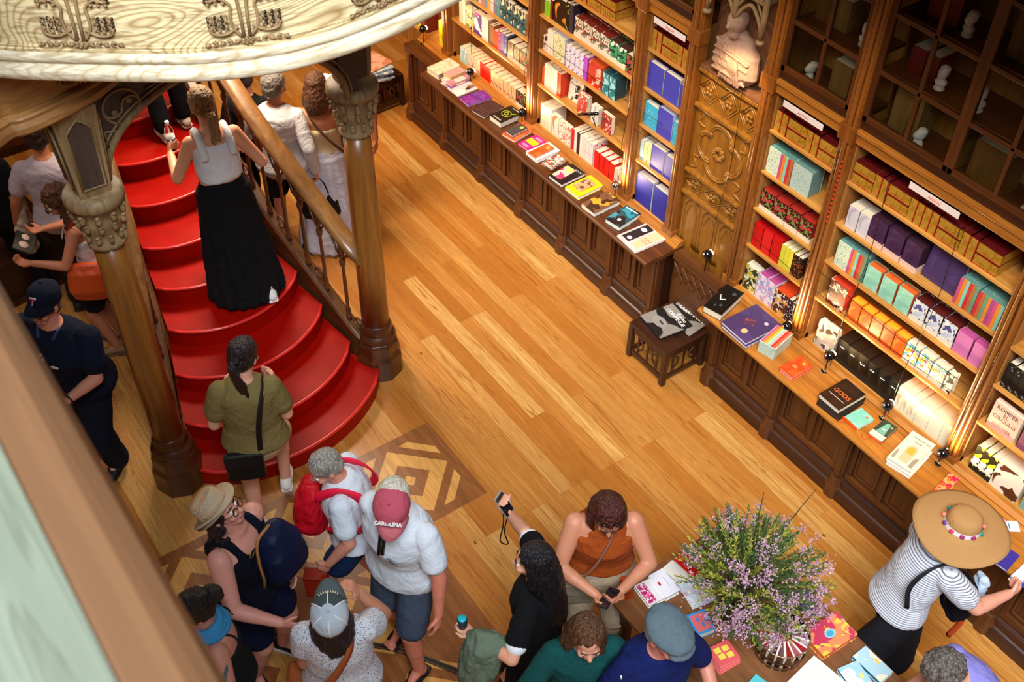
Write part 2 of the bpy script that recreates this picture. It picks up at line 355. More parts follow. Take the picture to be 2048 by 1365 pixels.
def counter(x0,x1,label,bays,ytop=4.66,top0=None,recess=None):
    t=thing('shop_counter',label,'counter',(0,0,0)); yb=4.86
    mb=MB(); mb.box(x0+.06,x1-.06,yb+.055,5.02,.05,.79,1)
    mb.build('carcass',[DARK,DARKZ],t)
    n=len(bays)-1
    for i in range(n):
        m=MB(); panelled(m,bays[i]+.035,bays[i+1]-.035,yb,.18,.79,2); m.build('front_panel',[OAK,OAKZ,OAKZ],t,b=.004)
    for x in bays:
        m=MB(); m.box(x-.04,x+.04,yb-.03,yb+.04,.16,.80); m.box(x-.018,x+.018,yb-.042,yb-.02,.2,.74); m.box(x-.055,x+.055,yb-.045,yb+.04,.74,.80)
        m.lathe([(.075,0),(.075,.10),(.062,.125),(.055,.16),(.05,.19)],(x,yb-.015,0),8,0,False,ph=pi/8); m.build('pilaster',OAKZ,t,b=.004)
    m=MB(); m.sweep([(x0+.02,yb,0),(x1-.02,yb,0)],[(.065,0),(.065,.085),(.05,.105),(.035,.115),(.03,.16),(.012,.18),(-.03,.18),(-.03,0)]); m.build('plinth',DARK,t,b=.002)
    tx0=top0 if top0 is not None else x0
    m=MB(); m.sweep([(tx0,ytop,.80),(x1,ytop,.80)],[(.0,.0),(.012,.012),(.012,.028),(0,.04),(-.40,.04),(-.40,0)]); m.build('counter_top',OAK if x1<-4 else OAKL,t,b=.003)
    if tx0>x0:
        m=MB(); m.box(x0-.02,tx0,4.80,5.03,.80,.84); m.build('end_top',OAK,t,b=.003)
    m=MB(); m.sweep([(x0,5.0,.84),(x1,5.0,.84)],[(.055,0),(.055,.012),(.03,.02),(.03,.034),(.0,.05),(-.03,.052),(-.03,0)]); m.build('sill_moulding',OAKL,t,b=.001)
    return t
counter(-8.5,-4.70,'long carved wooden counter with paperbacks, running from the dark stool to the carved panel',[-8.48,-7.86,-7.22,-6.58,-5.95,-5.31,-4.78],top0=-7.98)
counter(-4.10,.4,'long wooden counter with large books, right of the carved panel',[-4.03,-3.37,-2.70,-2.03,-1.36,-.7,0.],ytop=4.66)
# ---------------- bookcase ----------------
YF=5.02; SZ=[.88,1.285,1.615,1.935,2.265]; UPR=[-8.05,-6.71,-5.40,-4.85,-4.15,-3.47,-2.10,-.70,.6]
bays={'a':(-9.3,-8.05),'b':(-8.05,-6.71),'c':(-6.71,-5.40),'d':(-5.40,-4.85),'f':(-4.15,-3.47),'g':(-3.47,-2.10),'h':(-2.10,-.70),'i':(-.70,.6)}
bl={'a':'far bookcase bay beyond the yellow books','b':'tall bookcase bay of boxed red and cream sets above the white display books','c':'tall bookcase bay with red paperbacks on its sill, left of the blue notebooks','d':'narrow bookcase bay filled with blue notebooks','f':'narrow bookcase bay right of the carved panel','g':'wide bookcase bay with black, orange and pink boxes behind the lamps','h':'bookcase bay behind the straw hat','i':'last bookcase bay at the right edge'}
def glass_mat():
    t=NT('pane_glass'); t.b.inputs['Transmission Weight'].default_value=1; t.b.inputs['IOR'].default_value=1.08; return t.fin((.93,.92,.86,1),.03,.9)
GLASS=glass_mat()
for k,(x0,x1) in bays.items():
    t=thing('bookcase_bay','%s'%bl[k],'bookcase')
    MB().box(x0+.052,x1-.052,5.40,5.43,.87,4.4).build('back_board',BACK,t)
    zs=SZ if k!='d' else SZ
    for z in zs: bev(MB().box(x0+.052,x1-.052,YF+.01,5.40,z-.022,z).build('shelf',SHELF,t),.003)
    for x,s in ((x0,1),(x1,-1)):   # side lining of the bay
        MB().box(min(x+s*.052,x+s*.062),max(x+s*.052,x+s*.062),YF+.02,5.40,.86,2.6).build('side_board',BACK,t)
    m=MB().box(x0+.052,x1-.052,YF-.015,YF+.05,2.56,2.63); m.box(x0+.052,x1-.052,YF-.03,YF+.05,2.63,2.66); m.box(x0+.052,x1-.052,YF,YF+.05,2.66,2.72,1); m.build('cornice_rail',[OAKL,DARK],t,b=.004)
    MB().box(x0+.052,x1-.052,YF+.05,5.4,2.60,2.64).build('case_floor',OAK,t)
    # glazed doors above: frame, glazing bars, panes
    nd=2 if x1-x0>1 else 1
    for i in range(nd):
        a=x0+.052+(x1-x0-.104)*i/nd; b=x0+.052+(x1-x0-.104)*(i+1)/nd
        m=MB(); fr=.035
        m.box(a,a+fr,YF-.005,YF+.03,2.72,4.4,1); m.box(b-fr,b,YF-.005,YF+.03,2.72,4.4,1); m.box(a,b,YF-.005,YF+.03,2.72,2.76)
        zz=[3.06,3.42,3.78,4.14]
        for z in zz: m.box(a,b,YF-.002,YF+.025,z-.013,z+.013)
        mid=(a+b)/2
        if k!='d': m.box(mid-.013,mid+.013,YF-.002,YF+.025,2.75,4.4,1)
        d=m.build('glazed_door',[OAK,OAKZ],t,b=.004)
        MB().box(a+.02,b-.02,YF+.012,YF+.016,2.74,4.4).build('pane',GLASS,d)
    for z in (3.06,3.42,3.78): MB().box(x0+.05,x1-.05,YF+.06,5.4,z-.02,z).build('upper_shelf',OAK,t)
for i,x in enumerate(UPR):
    m=MB(); w=.05
    m.box(x-w,x+w,YF-.02,YF+.06,.86,4.42)
    for s in (-1,1): m.tube([(x+s*.032,YF-.024,.90),(x+s*.032,YF-.024,4.4)],.014,8)
    m.tube([(x,YF-.03,.90),(x,YF-.03,4.4)],.016,8); m.box(x-w-.012,x+w+.012,YF-.04,YF+.05,.86,.93); m.box(x-w-.012,x+w+.012,YF-.045,YF+.05,2.55,2.66)
    o=m.build('bookcase_upright',OAKLZ,b=.003)
    tag(o,['tall moulded upright beside the yellow book spines','tall moulded upright left of the red paperback bay','tall moulded upright left of the blue notebook bay','moulded upright between blue notebooks and carved panel','moulded upright right of the carved panel','moulded upright with hanging red beads between narrow and wide bay','moulded upright right of the pink boxes','moulded upright hidden behind the hat wearer','last moulded upright at the right'][i],'upright')
# carved wooden panel and niche with a relief bust
px0,px1=-4.785,-4.215; pt=thing('carved_wall_panel','golden carved oak panel with quatrefoil and pointed arches','panel')
GOLD=wood('#a86f24','#7c4a14',1.4,'z',.33,ring=7,bump=.5,coat=.25)
MB().box(px0,px1,YF+.02,YF+.08,.2,2.40).build('backing',GOLD,pt)
def relief(mb,pts,r=.012,n=24,flat=1): mb.tube([(x,YF+.02,z) for x,_,z in curve_pts([(a,0,b) for a,b in pts],n)],r,6)
cx=(px0+px1)/2
m=MB(); 
for z in (2.38,2.10,1.54,1.34): m.box(px0,px1,YF-.012,YF+.03,z-.014,z+.014)
m.build('moulding',GOLD,pt,b=.004)
m=MB()
for z0,z1 in ((2.12,2.36),(1.36,1.52)):
    zc=(z0+z1)/2; h=(z1-z0)/2
    for i in range(3):
        xc=px0+.1+.2*i
        for s in (.95,.7): m.tube([(xc-.1*s,YF+.015,zc),(xc,YF+.015,zc+h*s),(xc+.1*s,YF+.015,zc),(xc,YF+.015,zc-h*s),(xc-.1*s,YF+.015,zc)],.007,6)
        for a in range(4): m.sph((xc+.022*cos(a*pi/2+.78),YF+.012,zc+.022*sin(a*pi/2+.78)),(.016,.01,.016),8)
m.build('lattice_band',GOLD,pt)
m=MB(); zc=1.82
for r,rr in ((.14,.013),(.118,.008)):
    for q in range(4):
        a0=q*pi/2; c_=(cx+.105*cos(a0),zc+.105*sin(a0))
        m.tube([(c_[0]+r*cos(a0+u)*.85,YF+.015,c_[1]+r*sin(a0+u)*.85) for u in [(-1.75+3.5*j/14) for j in range(15)]],rr,6)
for a in range(8): m.sph((cx+.04*cos(a*pi/4),YF+.012,zc+.04*sin(a*pi/4)),(.022,.012,.022),8)
for sx in (-1,1):
    for sz in (-1,1):
        relief(m,[(cx+sx*.27,zc+sz*.25),(cx+sx*.2,zc+sz*.22),(cx+sx*.24,zc+sz*.15),(cx+sx*.18,zc+sz*.13)],.01)
m.build('quatrefoil',GOLD,pt)
m=MB()
for i in range(3):
    a=px0+.015+i*.19+.005; b=a+.18; mid=(a+b)/2
    relief(m,[(a+.01,.88),(a+.01,1.15),(a+.02,1.24),(mid,1.32),(b-.02,1.24),(b-.01,1.15),(b-.01,.88)],.015,30)
    relief(m,[(a+.035,.88),(a+.035,1.13),(mid-.035,1.2),(mid,1.27),(mid+.035,1.2),(b-.035,1.13),(b-.035,.88)],.009,30)
m.build('pointed_arches',GOLD,pt)
m=MB(); m.box(px0+.12,px1+.06,4.93,5.0,.05,.80); m.box(px0+.12,px1+.06,4.90,5.0,.80,.86)
for i in range(5):
    xc=px0+.19+.1*i; m.tube([(xc-.07,4.925,.60),(xc+.07,4.925,.76)],.01,6); m.tube([(xc-.07,4.925,.76),(xc+.07,4.925,.60)],.01,6)
m.build('base',OAK,pt,b=.004)
nt=thing('bust_niche','grey carved canopy and alcove above the golden panel','niche'); STO=plain('#8f7a68',.75,.2)
m=MB(); m.box(px0,px1,YF+.10,YF+.14,2.40,4.3); m.box(px0,px1,YF-.01,YF+.14,2.40,2.42); m.build('alcove',wood('#8a5a3c','#6d4228',1.,'z',.5),nt)
m=MB()
for xx in (px0+.04,cx,px1-.04):
    m.tube([(xx,YF-.06,2.86),(xx,YF-.06,3.02),(xx,YF-.06,3.3)],[.016,.022,.018],8); m.sph((xx,YF-.06,2.85),(.032,.032,.02),10)
    m.lathe([(.028,3.3),(.02,3.36),(.004,3.46)],(xx,YF-.06,0),8)
for a,b in ((px0+.04,cx),(cx,px1-.04)):
    mid=(a+b)/2
    m.tube([(x,YF-.06,z) for x,_,z in curve_pts([(a,0,2.90),(a+.05,0,2.99),(mid,0,3.05),(b-.05,0,2.99),(b,0,2.90)],16)],.013,6)
    m.tube([(x,YF-.06,z) for x,_,z in curve_pts([(a,0,2.98),(a+.04,0,3.04),(mid,0,3.13),(b-.04,0,3.04),(b,0,2.98)],16)],.009,6)
    m.box(a,b,YF-.08,YF+.1,3.10,3.13)
    for j in range(6):
        xx=a+(b-a)*(j+.5)/6; m.sph((xx,YF-.075,3.155),(.012,.012,.028),8)
m.build('canopy',CARVE,nt)
mb=MB(); zb=2.42   # draped relief bust
mb.loft([((cx,YF+.04,zb+.01),(.13,0,0),(0,.06,0)),((cx+.01,YF+.02,zb+.1),(.20,0,0),(0,.09,0)),((cx,YF+.03,zb+.24),(.19,0,0),(0,.08,0)),((cx-.01,YF+.04,zb+.32),(.10,0,0),(0,.06,0)),((cx-.01,YF+.02,zb+.37),(.05,0,0),(0,.05,0))],20)
mb.sph((cx-.01,YF-.01,zb+.45),(.065,.08,.09)); mb.sph((cx-.01,YF-.02,zb+.37),(.045,.05,.05)); mb.cap((cx-.01,YF-.085,zb+.46),(cx-.01,YF-.095,zb+.43),.01,.016)
for j in range(7): mb.tube([(cx-.15+.03*j,YF-.055+.01*abs(j-3),zb+.28),(cx-.02+.02*j,YF-.075,zb+.16),(cx-.06+.03*j,YF-.05,zb+.03)],.012,6)
for j in range(4): mb.tube([(cx-.16,YF-.03,zb+.06+.05*j),(cx,YF-.08,zb+.10+.05*j),(cx+.16,YF-.03,zb+.05+.05*j)],.011,6)
b=remesh(mb,'relief_bust',plain('#a8826c',.6,.3),.006,1,.004,20); tag(b,'pinkish draped stone bust under the grey canopy','sculpture')
# ---------------- staircase ----------------
RED=NT('red_paint'); _n=RED.n('TexNoise',Scale=7.,Detail=5.); RED.l(RED.vec(),_n.inputs['Vector']); _c=RED.mix(_n.outputs[0],srgb('#a80a00'),srgb('#820500'))
RED.bump(_n.outputs[0],.1,.004); RED=RED.fin(_c,.45,.16)
NOSE=plain('#d22a24',.25,.6)
LE=[(-5.36,1.12),(-5.66,1.20),(-5.98,1.30),(-6.27,1.40),(-6.56,1.46),(-6.84,1.51),(-7.15,1.57),(-7.47,1.62),(-7.78,1.68),(-8.08,1.72),(-8.38,1.75),(-8.68,1.78),(-8.98,1.8),(-9.28,1.8)]
RI=[(-5.47,2.68),(-5.72,2.58),(-6.04,2.53),(-6.32,2.48),(-6.61,2.43),(-6.90,2.40),(-7.20,2.38),(-7.50,2.37),(-7.8,2.37),(-8.1,2.37),(-8.4,2.37),(-8.7,2.37),(-9.0,2.37),(-9.3,2.37)]
BU=[.30,.30,.27,.23,.19,.16,.13,.11,.09,.08,.06,.05,.04,.03]
st=thing('staircase','red painted staircase with curved treads rising between two wooden balustrades','staircase')
def nose(k,n=16):
    a=V(LE[k]+(0,)); b=V(RI[k]+(0,)); out=[]
    for i in range(n+1):
        t=i/n; p=a.lerp(b,t); p.x+=BU[k]*1.1*(4*t*(1-t))**.8; out.append(p)
    return out
RZ=.168
for k in range(13):
    f=nose(k); bk=nose(k+1); z1=RZ*(k+1); z0=max(.001,z1-RZ*2 if k else .001)
    m=MB(); poly=[(p.x,p.y) for p in f]+[(p.x-.08,p.y) for p in reversed(bk)]
    m.prism(poly,RZ*k if k else .001,z1)
    s_=m.build('step',RED,st)
    n_=MB(); n_.tube([p+V((.004,0,z1-.012)) for p in f],.014,8); n_.build('nosing',NOSE,s_)
BANI=wood('#6b3f1c','#3a1f0c',1.,'x',.4,bump=.3,coat=.2); BANZ=wood('#6b3d1c','#3d200d',1.,'z',.4,bump=.3,coat=.2); RAILM=wood('#8d6234','#5e3d1a',1.,'x',.35,bump=.3,coat=.3)
def balustrade(pts,side,label):
    t=thing('stair_balustrade',label,'balustrade')
    P=[V((x,y+side*.07,RZ*(k+1))) for k,(x,y) in enumerate(pts)][1:]
    if side>0: P=[V((-5.62,2.70,RZ*1.45))]+P
    P=curve_pts(P,60)
    m=MB(); m.sweep(P,[(-.035,-.32),(.035,-.32),(.035,.06),(.05,.07),(.05,.10),(.03,.12),(-.03,.12),(-.05,.10),(-.05,.07),(-.035,.06)],sm=False); m.build('stringer',BANI,t,b=.003)
    Q=[p+V((0,side*.02,.93)) for p in P]
    m=MB(); m.sweep(Q,[(-.045,-.06),(.045,-.06),(.058,-.03),(.072,0),(.065,.035),(.028,.052),(-.028,.052),(-.065,.035),(-.072,0),(-.058,-.03)],sm=True); m.build('handrail',RAILM,t)
    d=.10
    acc=0
    for i in range(1,len(P)):
        acc+=(P[i]-P[i-1]).length
        if acc>=.21 and i<len(P)-3:
            acc=0; p=P[i]; m=MB(); z=p.z+.11; h=.76
            m.lathe([(.024,z),(.024,z+.05),(.012,z+.06),(.022,z+.09),(.014,z+.13),(.016,z+h*.45),(.012,z+h*.70),(.022,z+h*.74),(.026,z+h*.78),(.012,z+h*.82),(.024,z+h*.9),(.024,z+h)],(p.x,p.y,0),8)
            dr=(P[min(i+2,len(P)-1)]-P[i-1]); dr.z=0; dr.normalize()
            for s in (-1,1): m.tube([p+dr*s*.01+V((0,0,.11+h*.8)),p+dr*s*.06+V((0,0,.11+h*.88)),p+dr*s*.10+V((0,0,.11+h*1.0))],.009,6)
            m.build('baluster',BANZ,t)
            if i%2: 
                q=P[i-2]; mm=MB(); mm.tube([q+V((0,0,.16+.035*1)) + V((dr.x*.05*cos(a),dr.y*.05*cos(a),.05*sin(a))) for a in [j*pi/5 for j in range(11)]],.010,6); mm.build('quatrefoil_ornament',BANZ,t)
    return t
balustrade(RI,1,'carved stair balustrade on the bookcase side, ending at the right column')
balustrade(LE,-1,'carved stair balustrade behind the left column')
# columns
COLM=wood('#a56a2a','#6a3c14',.8,'z',.35,ring=7,bump=.3,coat=.3); COLD=wood('#5a2c14','#371a0a',.8,'z',.35,ring=7,bump=.3,coat=.3)
CAPM=wood('#a88c62','#73583a',1.5,'z',.55,bump=.5)
INK=wood('#54433c','#3c2f2a',2.,'z',.5,bump=.3)
def column(x,y,lab,rot):
    t=thing('column',lab,'column',(x,y,0),rot)
    m=MB(); m.lathe([(.185,0),(.185,.20),(.165,.24),(.165,.33),(.15,.36)],(0,0,0),8,0,False); m.lathe([(.14,.36),(.15,.38),(.14,.41),(.118,.43),(.126,.46),(.12,.49),(.108,.52)],(0,0,0),24); m.build('base',COLD,t,b=.004)
    m=MB(); m.lathe([(.105,.50),(.103,1.2),(.098,1.9),(.092,2.26)],(0,0,0),28,0); m.build('shaft',COLM,t)
    m=MB(); m.lathe([(.10,2.24),(.115,2.25),(.115,2.275),(.098,2.29),(.105,2.36),(.118,2.40),(.125,2.44),(.118,2.45),(.13,2.50),(.155,2.545),(.17,2.56),(.17,2.60),(.15,2.625)],(0,0,0),28)
    for j in range(10):
        a=j*2*pi/10
        for z,r,s in ((2.325,.112,1.),(2.415,.130,1.),(2.49,.145,1.1)):
            b=a+(.3 if z>2.4 else 0); m.sph((r*cos(b),r*sin(b),z),(.018*s,.018*s,.032*s),8); m.sph((r*1.06*cos(b),r*1.06*sin(b),z+.028),(.017,.017,.011),6)
    m.build('capital',CAPM,t)
    m=MB(); R=[]
    for z,h in ((2.62,.085),(2.66,.092),(3.14,.118),(3.19,.124)): R.append([V((h*a,h*b,z)) for a,b in ((-1,-1),(1,-1),(1,1),(-1,1))])
    m.rings(R,0,False); blk=m.build('impost_block',CAPM,t,b=.006)
    for q in range(4):
        T=Matrix.Rotation(q*pi/2,4,'Z')@Matrix.Translation((0,-.0905,2.70))@Matrix.Rotation(rad(3.8),4,'X')
        m=MB(); m.prism([(-.055,0),(.055,0),(.06,.36),(.05,.39),(.03,.40),(0,.43),(-.03,.40),(-.05,.39),(-.06,.36)],-.004,.012,0,T@Matrix.Rotation(pi/2,4,'X')@Matrix.Scale(1,4)); m.build('inset_panel',INK,t)
        m=MB(); m.tube([T@V((x,-.014,z)) for x,z in [(-.066,-.01),(.066,-.01),(.072,.37),(.04,.41),(0,.445),(-.04,.41),(-.072,.37),(-.066,-.01)]],.007,6); m.build('panel_moulding',CAPM,t)
    return t
column(-5.47,1.03,'left wooden column with carved capital, beside the navy capped man',0)
column(-5.63,2.78,'right wooden column at the foot of the stairs, before the dark stool',0)
# arch between the columns and brackets
t=thing('arch_bracket','dark panelled arch with pale swirling tracery over the foot of the stairs','arch')
def arcpts(y0,y1,z0,zt,n=14): 
    mid=(y0+y1)/2; return [(y0+(mid-y0)*(1-cos(a)), z0+(zt-z0)*sin(a)) for a in [pi/2*i/n for i in range(n+1)]]
A=arcpts(1.14,2.68,2.60,3.12); Bm=[(1.14+2.68-y,z) for y,z in A]
def yz_prism(m,poly,x0,x1,mi=0): m.prism(poly,x0,x1,mi,Matrix(((0,0,1,0),(1,0,0,0),(0,1,0,0),(0,0,0,1))))
for arr,nm in ((A,'spandrel'),(Bm,'spandrel')):
    m=MB(); yz_prism(m,arr+[(1.91,3.2),(arr[0][0]-(.08 if arr is A else -.08),3.2),(arr[0][0]-(.08 if arr is A else -.08),2.60)],-5.59,-5.50); m.build(nm,INK,t)
    m=MB(); m.tube([(-5.50,y,z) for y,z in arr],.022,8); m.tube([(-5.495,y+(-.03 if arr is A else .03),z+.03) for y,z in arr],.008,6); m.build('arch_moulding',CAPM,t)
    s=1 if arr is A else -1; yc=1.315 if s>0 else 2.505; m=MB(); zc=3.04
    m.tube([(-5.495,yc+.105*cos(a),zc+.105*sin(a)) for a in [j*pi/12 for j in range(25)]],.008,6)
    for h in (0,pi): m.tube([(-5.493,yc+.052*cos(h)+.052*cos(h+s*a),zc+.052*sin(h)+.052*sin(h+s*a)) for a in [j*pi/8 for j in range(9)]],.008,6); m.sph((-5.493,yc+.052*cos(h+.5),zc+.052*sin(h+.5)),(.006,.02,.02),8)
    m.tube([(-5.493,yc-s*.13,2.92),(-5.493,yc-s*.03,2.90),(-5.493,yc-s*.12,2.78),(-5.493,yc-s*.13,2.92)],.007,6)
    m.tube([(-5.493,yc+s*.15,3.10),(-5.493,yc+s*.27,3.13),(-5.493,yc+s*.15,3.16)],.007,6); m.build('tracery',CAPM,t)
m=MB(); m.box(-5.66,-5.46,1.2,2.78,3.2,3.70); m.build('lintel',CAPM,t,b=.008)
# lower curved fascia towards the left edge
t=thing('lower_fascia','brown carved curved beam running left from the left column','beam')
lf=curve_pts([tuple(at(px,py,3.2)) for px,py in ((215,168),(190,188),(150,213),(100,239),(50,261),(0,280))]+[(-4.95,.1,3.2),(-4.7,-.5,3.2)],36)[::1]
m=MB(); m.sweep(lf[::-1],[(0,0),(.05,0),(.07,.02),(.07,.05),(.045,.07),(.05,.09),(.04,.10),(0,.11),(-.06,.11),(-.06,0)],sm=False); m.build('moulding',MEDO,t)
m=MB()
for s in (-1,1):
    for j in range(12):
        i_=3+j%6; q=lf[i_+2]+V((.035,0,.15+.04*(j//6)+.012*(j%3))); m.tube(curve_pts([q,q+V((.01,s*.03,.03)),q+V((.005,s*.05,0)),q+V((.01,s*.02,-.02))],8),.007,6)
m.build('carved_ornament',MEDO,t)
m=MB(); m.sweep(lf[::-1],[(.01,.11),(.03,.48),(-.05,.48),(-.05,.11)]); m.build('panel',MEDO,t)
# landing fascia: pale carved curved board
t=thing('landing_fascia','pale bleached curved carved fascia of the upper landing across the top left','beam')
zf=3.60
rim=[at(px,py,zf) for px,py in ((0,161),(200,168),(400,168),(560,150),(700,112),(820,62),(935,0))]
d0=(rim[0]-rim[1]).normalized(); rim=[rim[0]+d0*1.1+V((-.35,0,0)),rim[0]+d0*.5+V((-.1,0,0))]+rim+[rim[-1]+V((-.06,.35,0)),rim[-1]+V((-.2,.8,0))]
rim=curve_pts([(p.x,p.y,zf) for p in rim],90)
m=MB(); m.sweep(rim,[(-.10,-.02),(-.02,0),(0,.015),(.004,.045),(-.01,.065),(-.035,.072),(-.04,.085),(-.03,.092),(-.025,.12),(-.045,.128),(-.05,.135),(-.10,.14)],sm=True); m.build('edge_moulding',PALE,t)
PALEP=figured('#ecd8a8','#b08e5c','#8a6a44',7.)
m=MB(); m.sweep(rim,[(-.05,.13),(-.047,.15),(-.052,.152),(-.050,.165),(-.056,.167),(-.06,.20),(-.10,.95),(-.16,.95),(-.16,.12)]); m.build('panel',PALEP,t)
m=MB(); m.sweep(rim,[(-.05,.95),(-.02,.98),(-.02,1.04),(-.06,1.07),(-.2,1.07),(-.2,.95)],sm=True); m.build('top_rail',PALE,t)
# carved strap ornaments on the panel
def ornament(px,py):
    best=min(range(1,len(rim)-1),key=lambda i:abs((lambda p:(RM@(V((p.x,p.y,zf+.42))-CAMP)))(rim[i]).x/-(RM@(V((rim[i].x,rim[i].y,zf+.42))-CAMP)).z*FPX+1024-px))
    p=rim[best]; tg=(rim[best+1]-rim[best-1]).normalized(); out=V((tg.y,-tg.x,0)); 
    if out.x<0: out=-out
    m=MB(); F=lambda a,z:p+tg*a*1.12+V((0,0,z*.60))-out*(.055+max(0,z*.6-.18)*.055)+out*.010
    for s in (-1,1):
        m.tube([F(s*.012,.33),F(s*.014,.5),F(s*.02,.7),F(s*.02,.9)],.008,6)
        m.tube(curve_pts([F(s*.022,.34),F(s*.05,.42),F(s*.055,.52),F(s*.05,.60),F(s*.09,.66),F(s*.13,.64)],20),.007,6)
        m.tube(curve_pts([F(s*.03,.42),F(s*.08,.37),F(s*.13,.38),F(s*.145,.43)],16),.007,6)
        for j in range(5):
            for i in range(3):
                c=F(s*(.075+.03*i),.40+.027*j); rr=.0095
                if (i+j)%2==0: m.tube([c+tg*rr*cos(a)+V((0,0,rr*sin(a))) for a in [q*pi/4 for q in range(8)]],.004,5)
                else: m.sph(c,.009,6)
                c=F(s*(.075+.03*i),.62+.027*j)
                m.sph(c,.008 if (i+j)%2 else .010,6)
        for j in range(5):
            a=F(s*(.03+.03*j),.30); b=F(s*(.055+.03*j),.317 if j%2 else .283); m.tube([a,(a+b)/2+V((0,0,.004)),b],[.004,.009,.003],6); m.tube([a,F(s*(.05+.03*j),.283 if j%2 else .317)],[.007,.003],6)
    for a in range(7): m.sph(F(.02*cos(a*.9),.30+.02*sin(a*.9)),.011,6)
    m.sph(F(0,.30),.012,8); 
    for s in (-1,1):  # dark spheres put the shade of the openwork holes into colour
        for zb_ in (.40,.62):
            for j in range(4):
                for i in range(3): m.sph(F(s*(.088+.028*i),zb_+.03*j+.014)-out*.012,.009,6,1)
        for j in range(5): m.sph(F(s*(.045+.03*j),.30)-out*.008,.006,6,1)
    m.build('carved_ornament',[CARVE,plain('#3a2c20',.8)],t)
for q in (125,480,770): ornament(q,50)
# landing floor behind the fascia
poly=[(p.x-.08,p.y) for p in rim]+[(-12.9,rim[-1].y),(-12.9,-3.9),(-4.4,-3.9)]+[(p.x-.1,p.y) for p in lf[::-1] if p.y<rim[0].y]
struct(MB().prism(poly,3.71,3.80).build('trim_5',OAK))
# ---------------- stools ----------------
def stool(x,y,rz,label):
    t=thing('stool',label,'stool',(x,y,0),rz)
    w=.20
    bev(MB().box(-w-.02,w+.02,-w-.02,w+.02,.335,.365).build('seat',DARK,t),.004)
    for sx in (-1,1):
        for sy in (-1,1): MB().box(sx*w-.022,sx*w+.022,sy*w-.022,sy*w+.022,0,.335).build('leg',DARKZ,t,b=.004)
    for q in range(4):
        T=Matrix.Rotation(q*pi/2,4,'Z'); m=MB(); m.box(-w+.02,w-.02,-w-.008,-w+.008,.28,.335,0,T); m.box(-w+.02,w-.02,-w-.01,-w+.01,.05,.085,0,T)
        for i in range(3): m.box(-.11+.11*i-.008,-.11+.11*i+.008,-w-.005,-w+.005,.08,.29,0,T)
        for s in (-1,1): m.tube([T@V((s*.11,-w,.12)),T@V((s*.06,-w,.17)),T@V((s*.055,-w,.22)),T@V((s*.10,-w,.27))],.008,6)
        m.build('side_frame',DARKZ,t)
    return t
stool(-4.41,4.71,rad(0),'low dark slatted stool holding black magazines, between the counters')
stool(-8.93,4.66,rad(4),'low dark wooden stool holding newspapers, behind the right column')
# dark chest at the left edge
t=thing('display_chest','dark brown wooden book chest at the far left floor','chest',(-8.35,.80,0),rad(8))
m=MB().box(-.35,.35,-.32,.32,.04,.42); m.build('body',DARK,t,b=.006); MB().box(-.38,.38,-.35,.35,.42,.45).build('lid',DARK,t,b=.005)
m=MB().box(-.38,.38,-.35,.35,0,.05); m.build('base',DARK,t,b=.004)
t=thing('tall_book_cabinet','dark cabinet in the shadow at the left edge, behind the grey shirt man','cabinet',(-10.4,.6,0),rad(0))
m=MB().box(-.3,.3,-1.2,1.2,0,1.7); m.build('carcass',DARK,t,b=.005)
for i in range(3):
    m=MB().box(.3,.33,-1.15+.78*i,-.42+.78*i,.1,1.6); m.build('door',OAKZ,t,b=.005)
# ---------------- display table ----------------
tx0,ty1=-2.60,3.63; TH=.76; TABW=wood('#94603a','#6a4022',1.,'x',.38,bump=.3,coat=.15)
t=thing('display_table','dark wooden display table with books and dried flowers at the bottom right','table',(tx0,ty1,0))
m=MB(); m.box(0,2.4,-1.02,0,TH-.035,TH); m.box(.02,2.38,-1.0,-.02,TH-.05,TH-.035); m.build('table_top',TABW,t,b=.006)
MB().box(.08,2.32,-.95,-.08,TH-.16,TH-.05).build('apron',DARK,t,b=.003)
for a,b in ((.10,-.10),(2.30,-.10),(.10,-.93),(2.30,-.93)):
    m=MB(); m.box(a-.045,a+.045,b-.045,b+.045,TH-.2,TH-.05); m.lathe([(.035,0),(.045,.06),(.03,.09),(.042,.30),(.035,.5),(.05,.54),(.04,.58)],(a,b,0),14); m.build('leg',DARKZ,t)
# ---------------- books ----------------
PAG=plain('#e9dcc0',.8,.2); PAGW=plain('#f1ece0',.8,.2)
def P3(A,B,C,z):
    a=at(*A,z); b=at(*B,z); c=at(*C,z); w=(b-a).length; h=(c-a).length; ang=math.atan2((b-a).y,(b-a).x); o=(a+b+(c-a)+(c-a))/1.0
    cen=(b+c)/2; return cen,w,h,ang
def flatbook(name,label,A,B,C,th,cover,z0=.84,text=None,extra=None,pages=PAG,group=None,cat='book'):
    """a book lying flat; A left, B front, C back corner of its top cover in the photograph"""
    cen,w,h,ang=P3(A,B,C,z0+th)
    w=max(.06,min(w,.34)); h=max(.08,min(h,.42))
    t=thing(name,label,cat,(cen.x,cen.y,z0),ang,group)
    m=MB(); c=.003; m.box(-w/2,w/2,-h/2,h/2,th-c,th); m.box(-w/2,w/2,-h/2,h/2,0,c); m.box(-w/2,-w/2+c,-h/2,h/2,c,th-c); m.build('cover',cover,t,b=.0012)
    MB().box(-w/2+c,w/2-.004,-h/2+.004,h/2-.004,c,th-c).build('page_block',pages,t)
    for e in (text or []):
        body,sz,x,y,mat=e[:5]; text_mesh(body,sz,'title',mat,t,(x*w,y*h,th+.0006),(0,0,0),.0004,width=(e[5]*w if len(e)>5 else None),bold=e[6] if len(e)>6 else 0)
    if extra: extra(t,w,h,th)
    return t
INKW=plain('#f4f0e6',.6); INKK=plain('#1a1714',.5); INKR=plain('#c81e1e',.5); INKG=plain('#c3cc3c',.5); INKO=plain('#e08a4a',.4); INKP=plain('#ff3fae',.5)
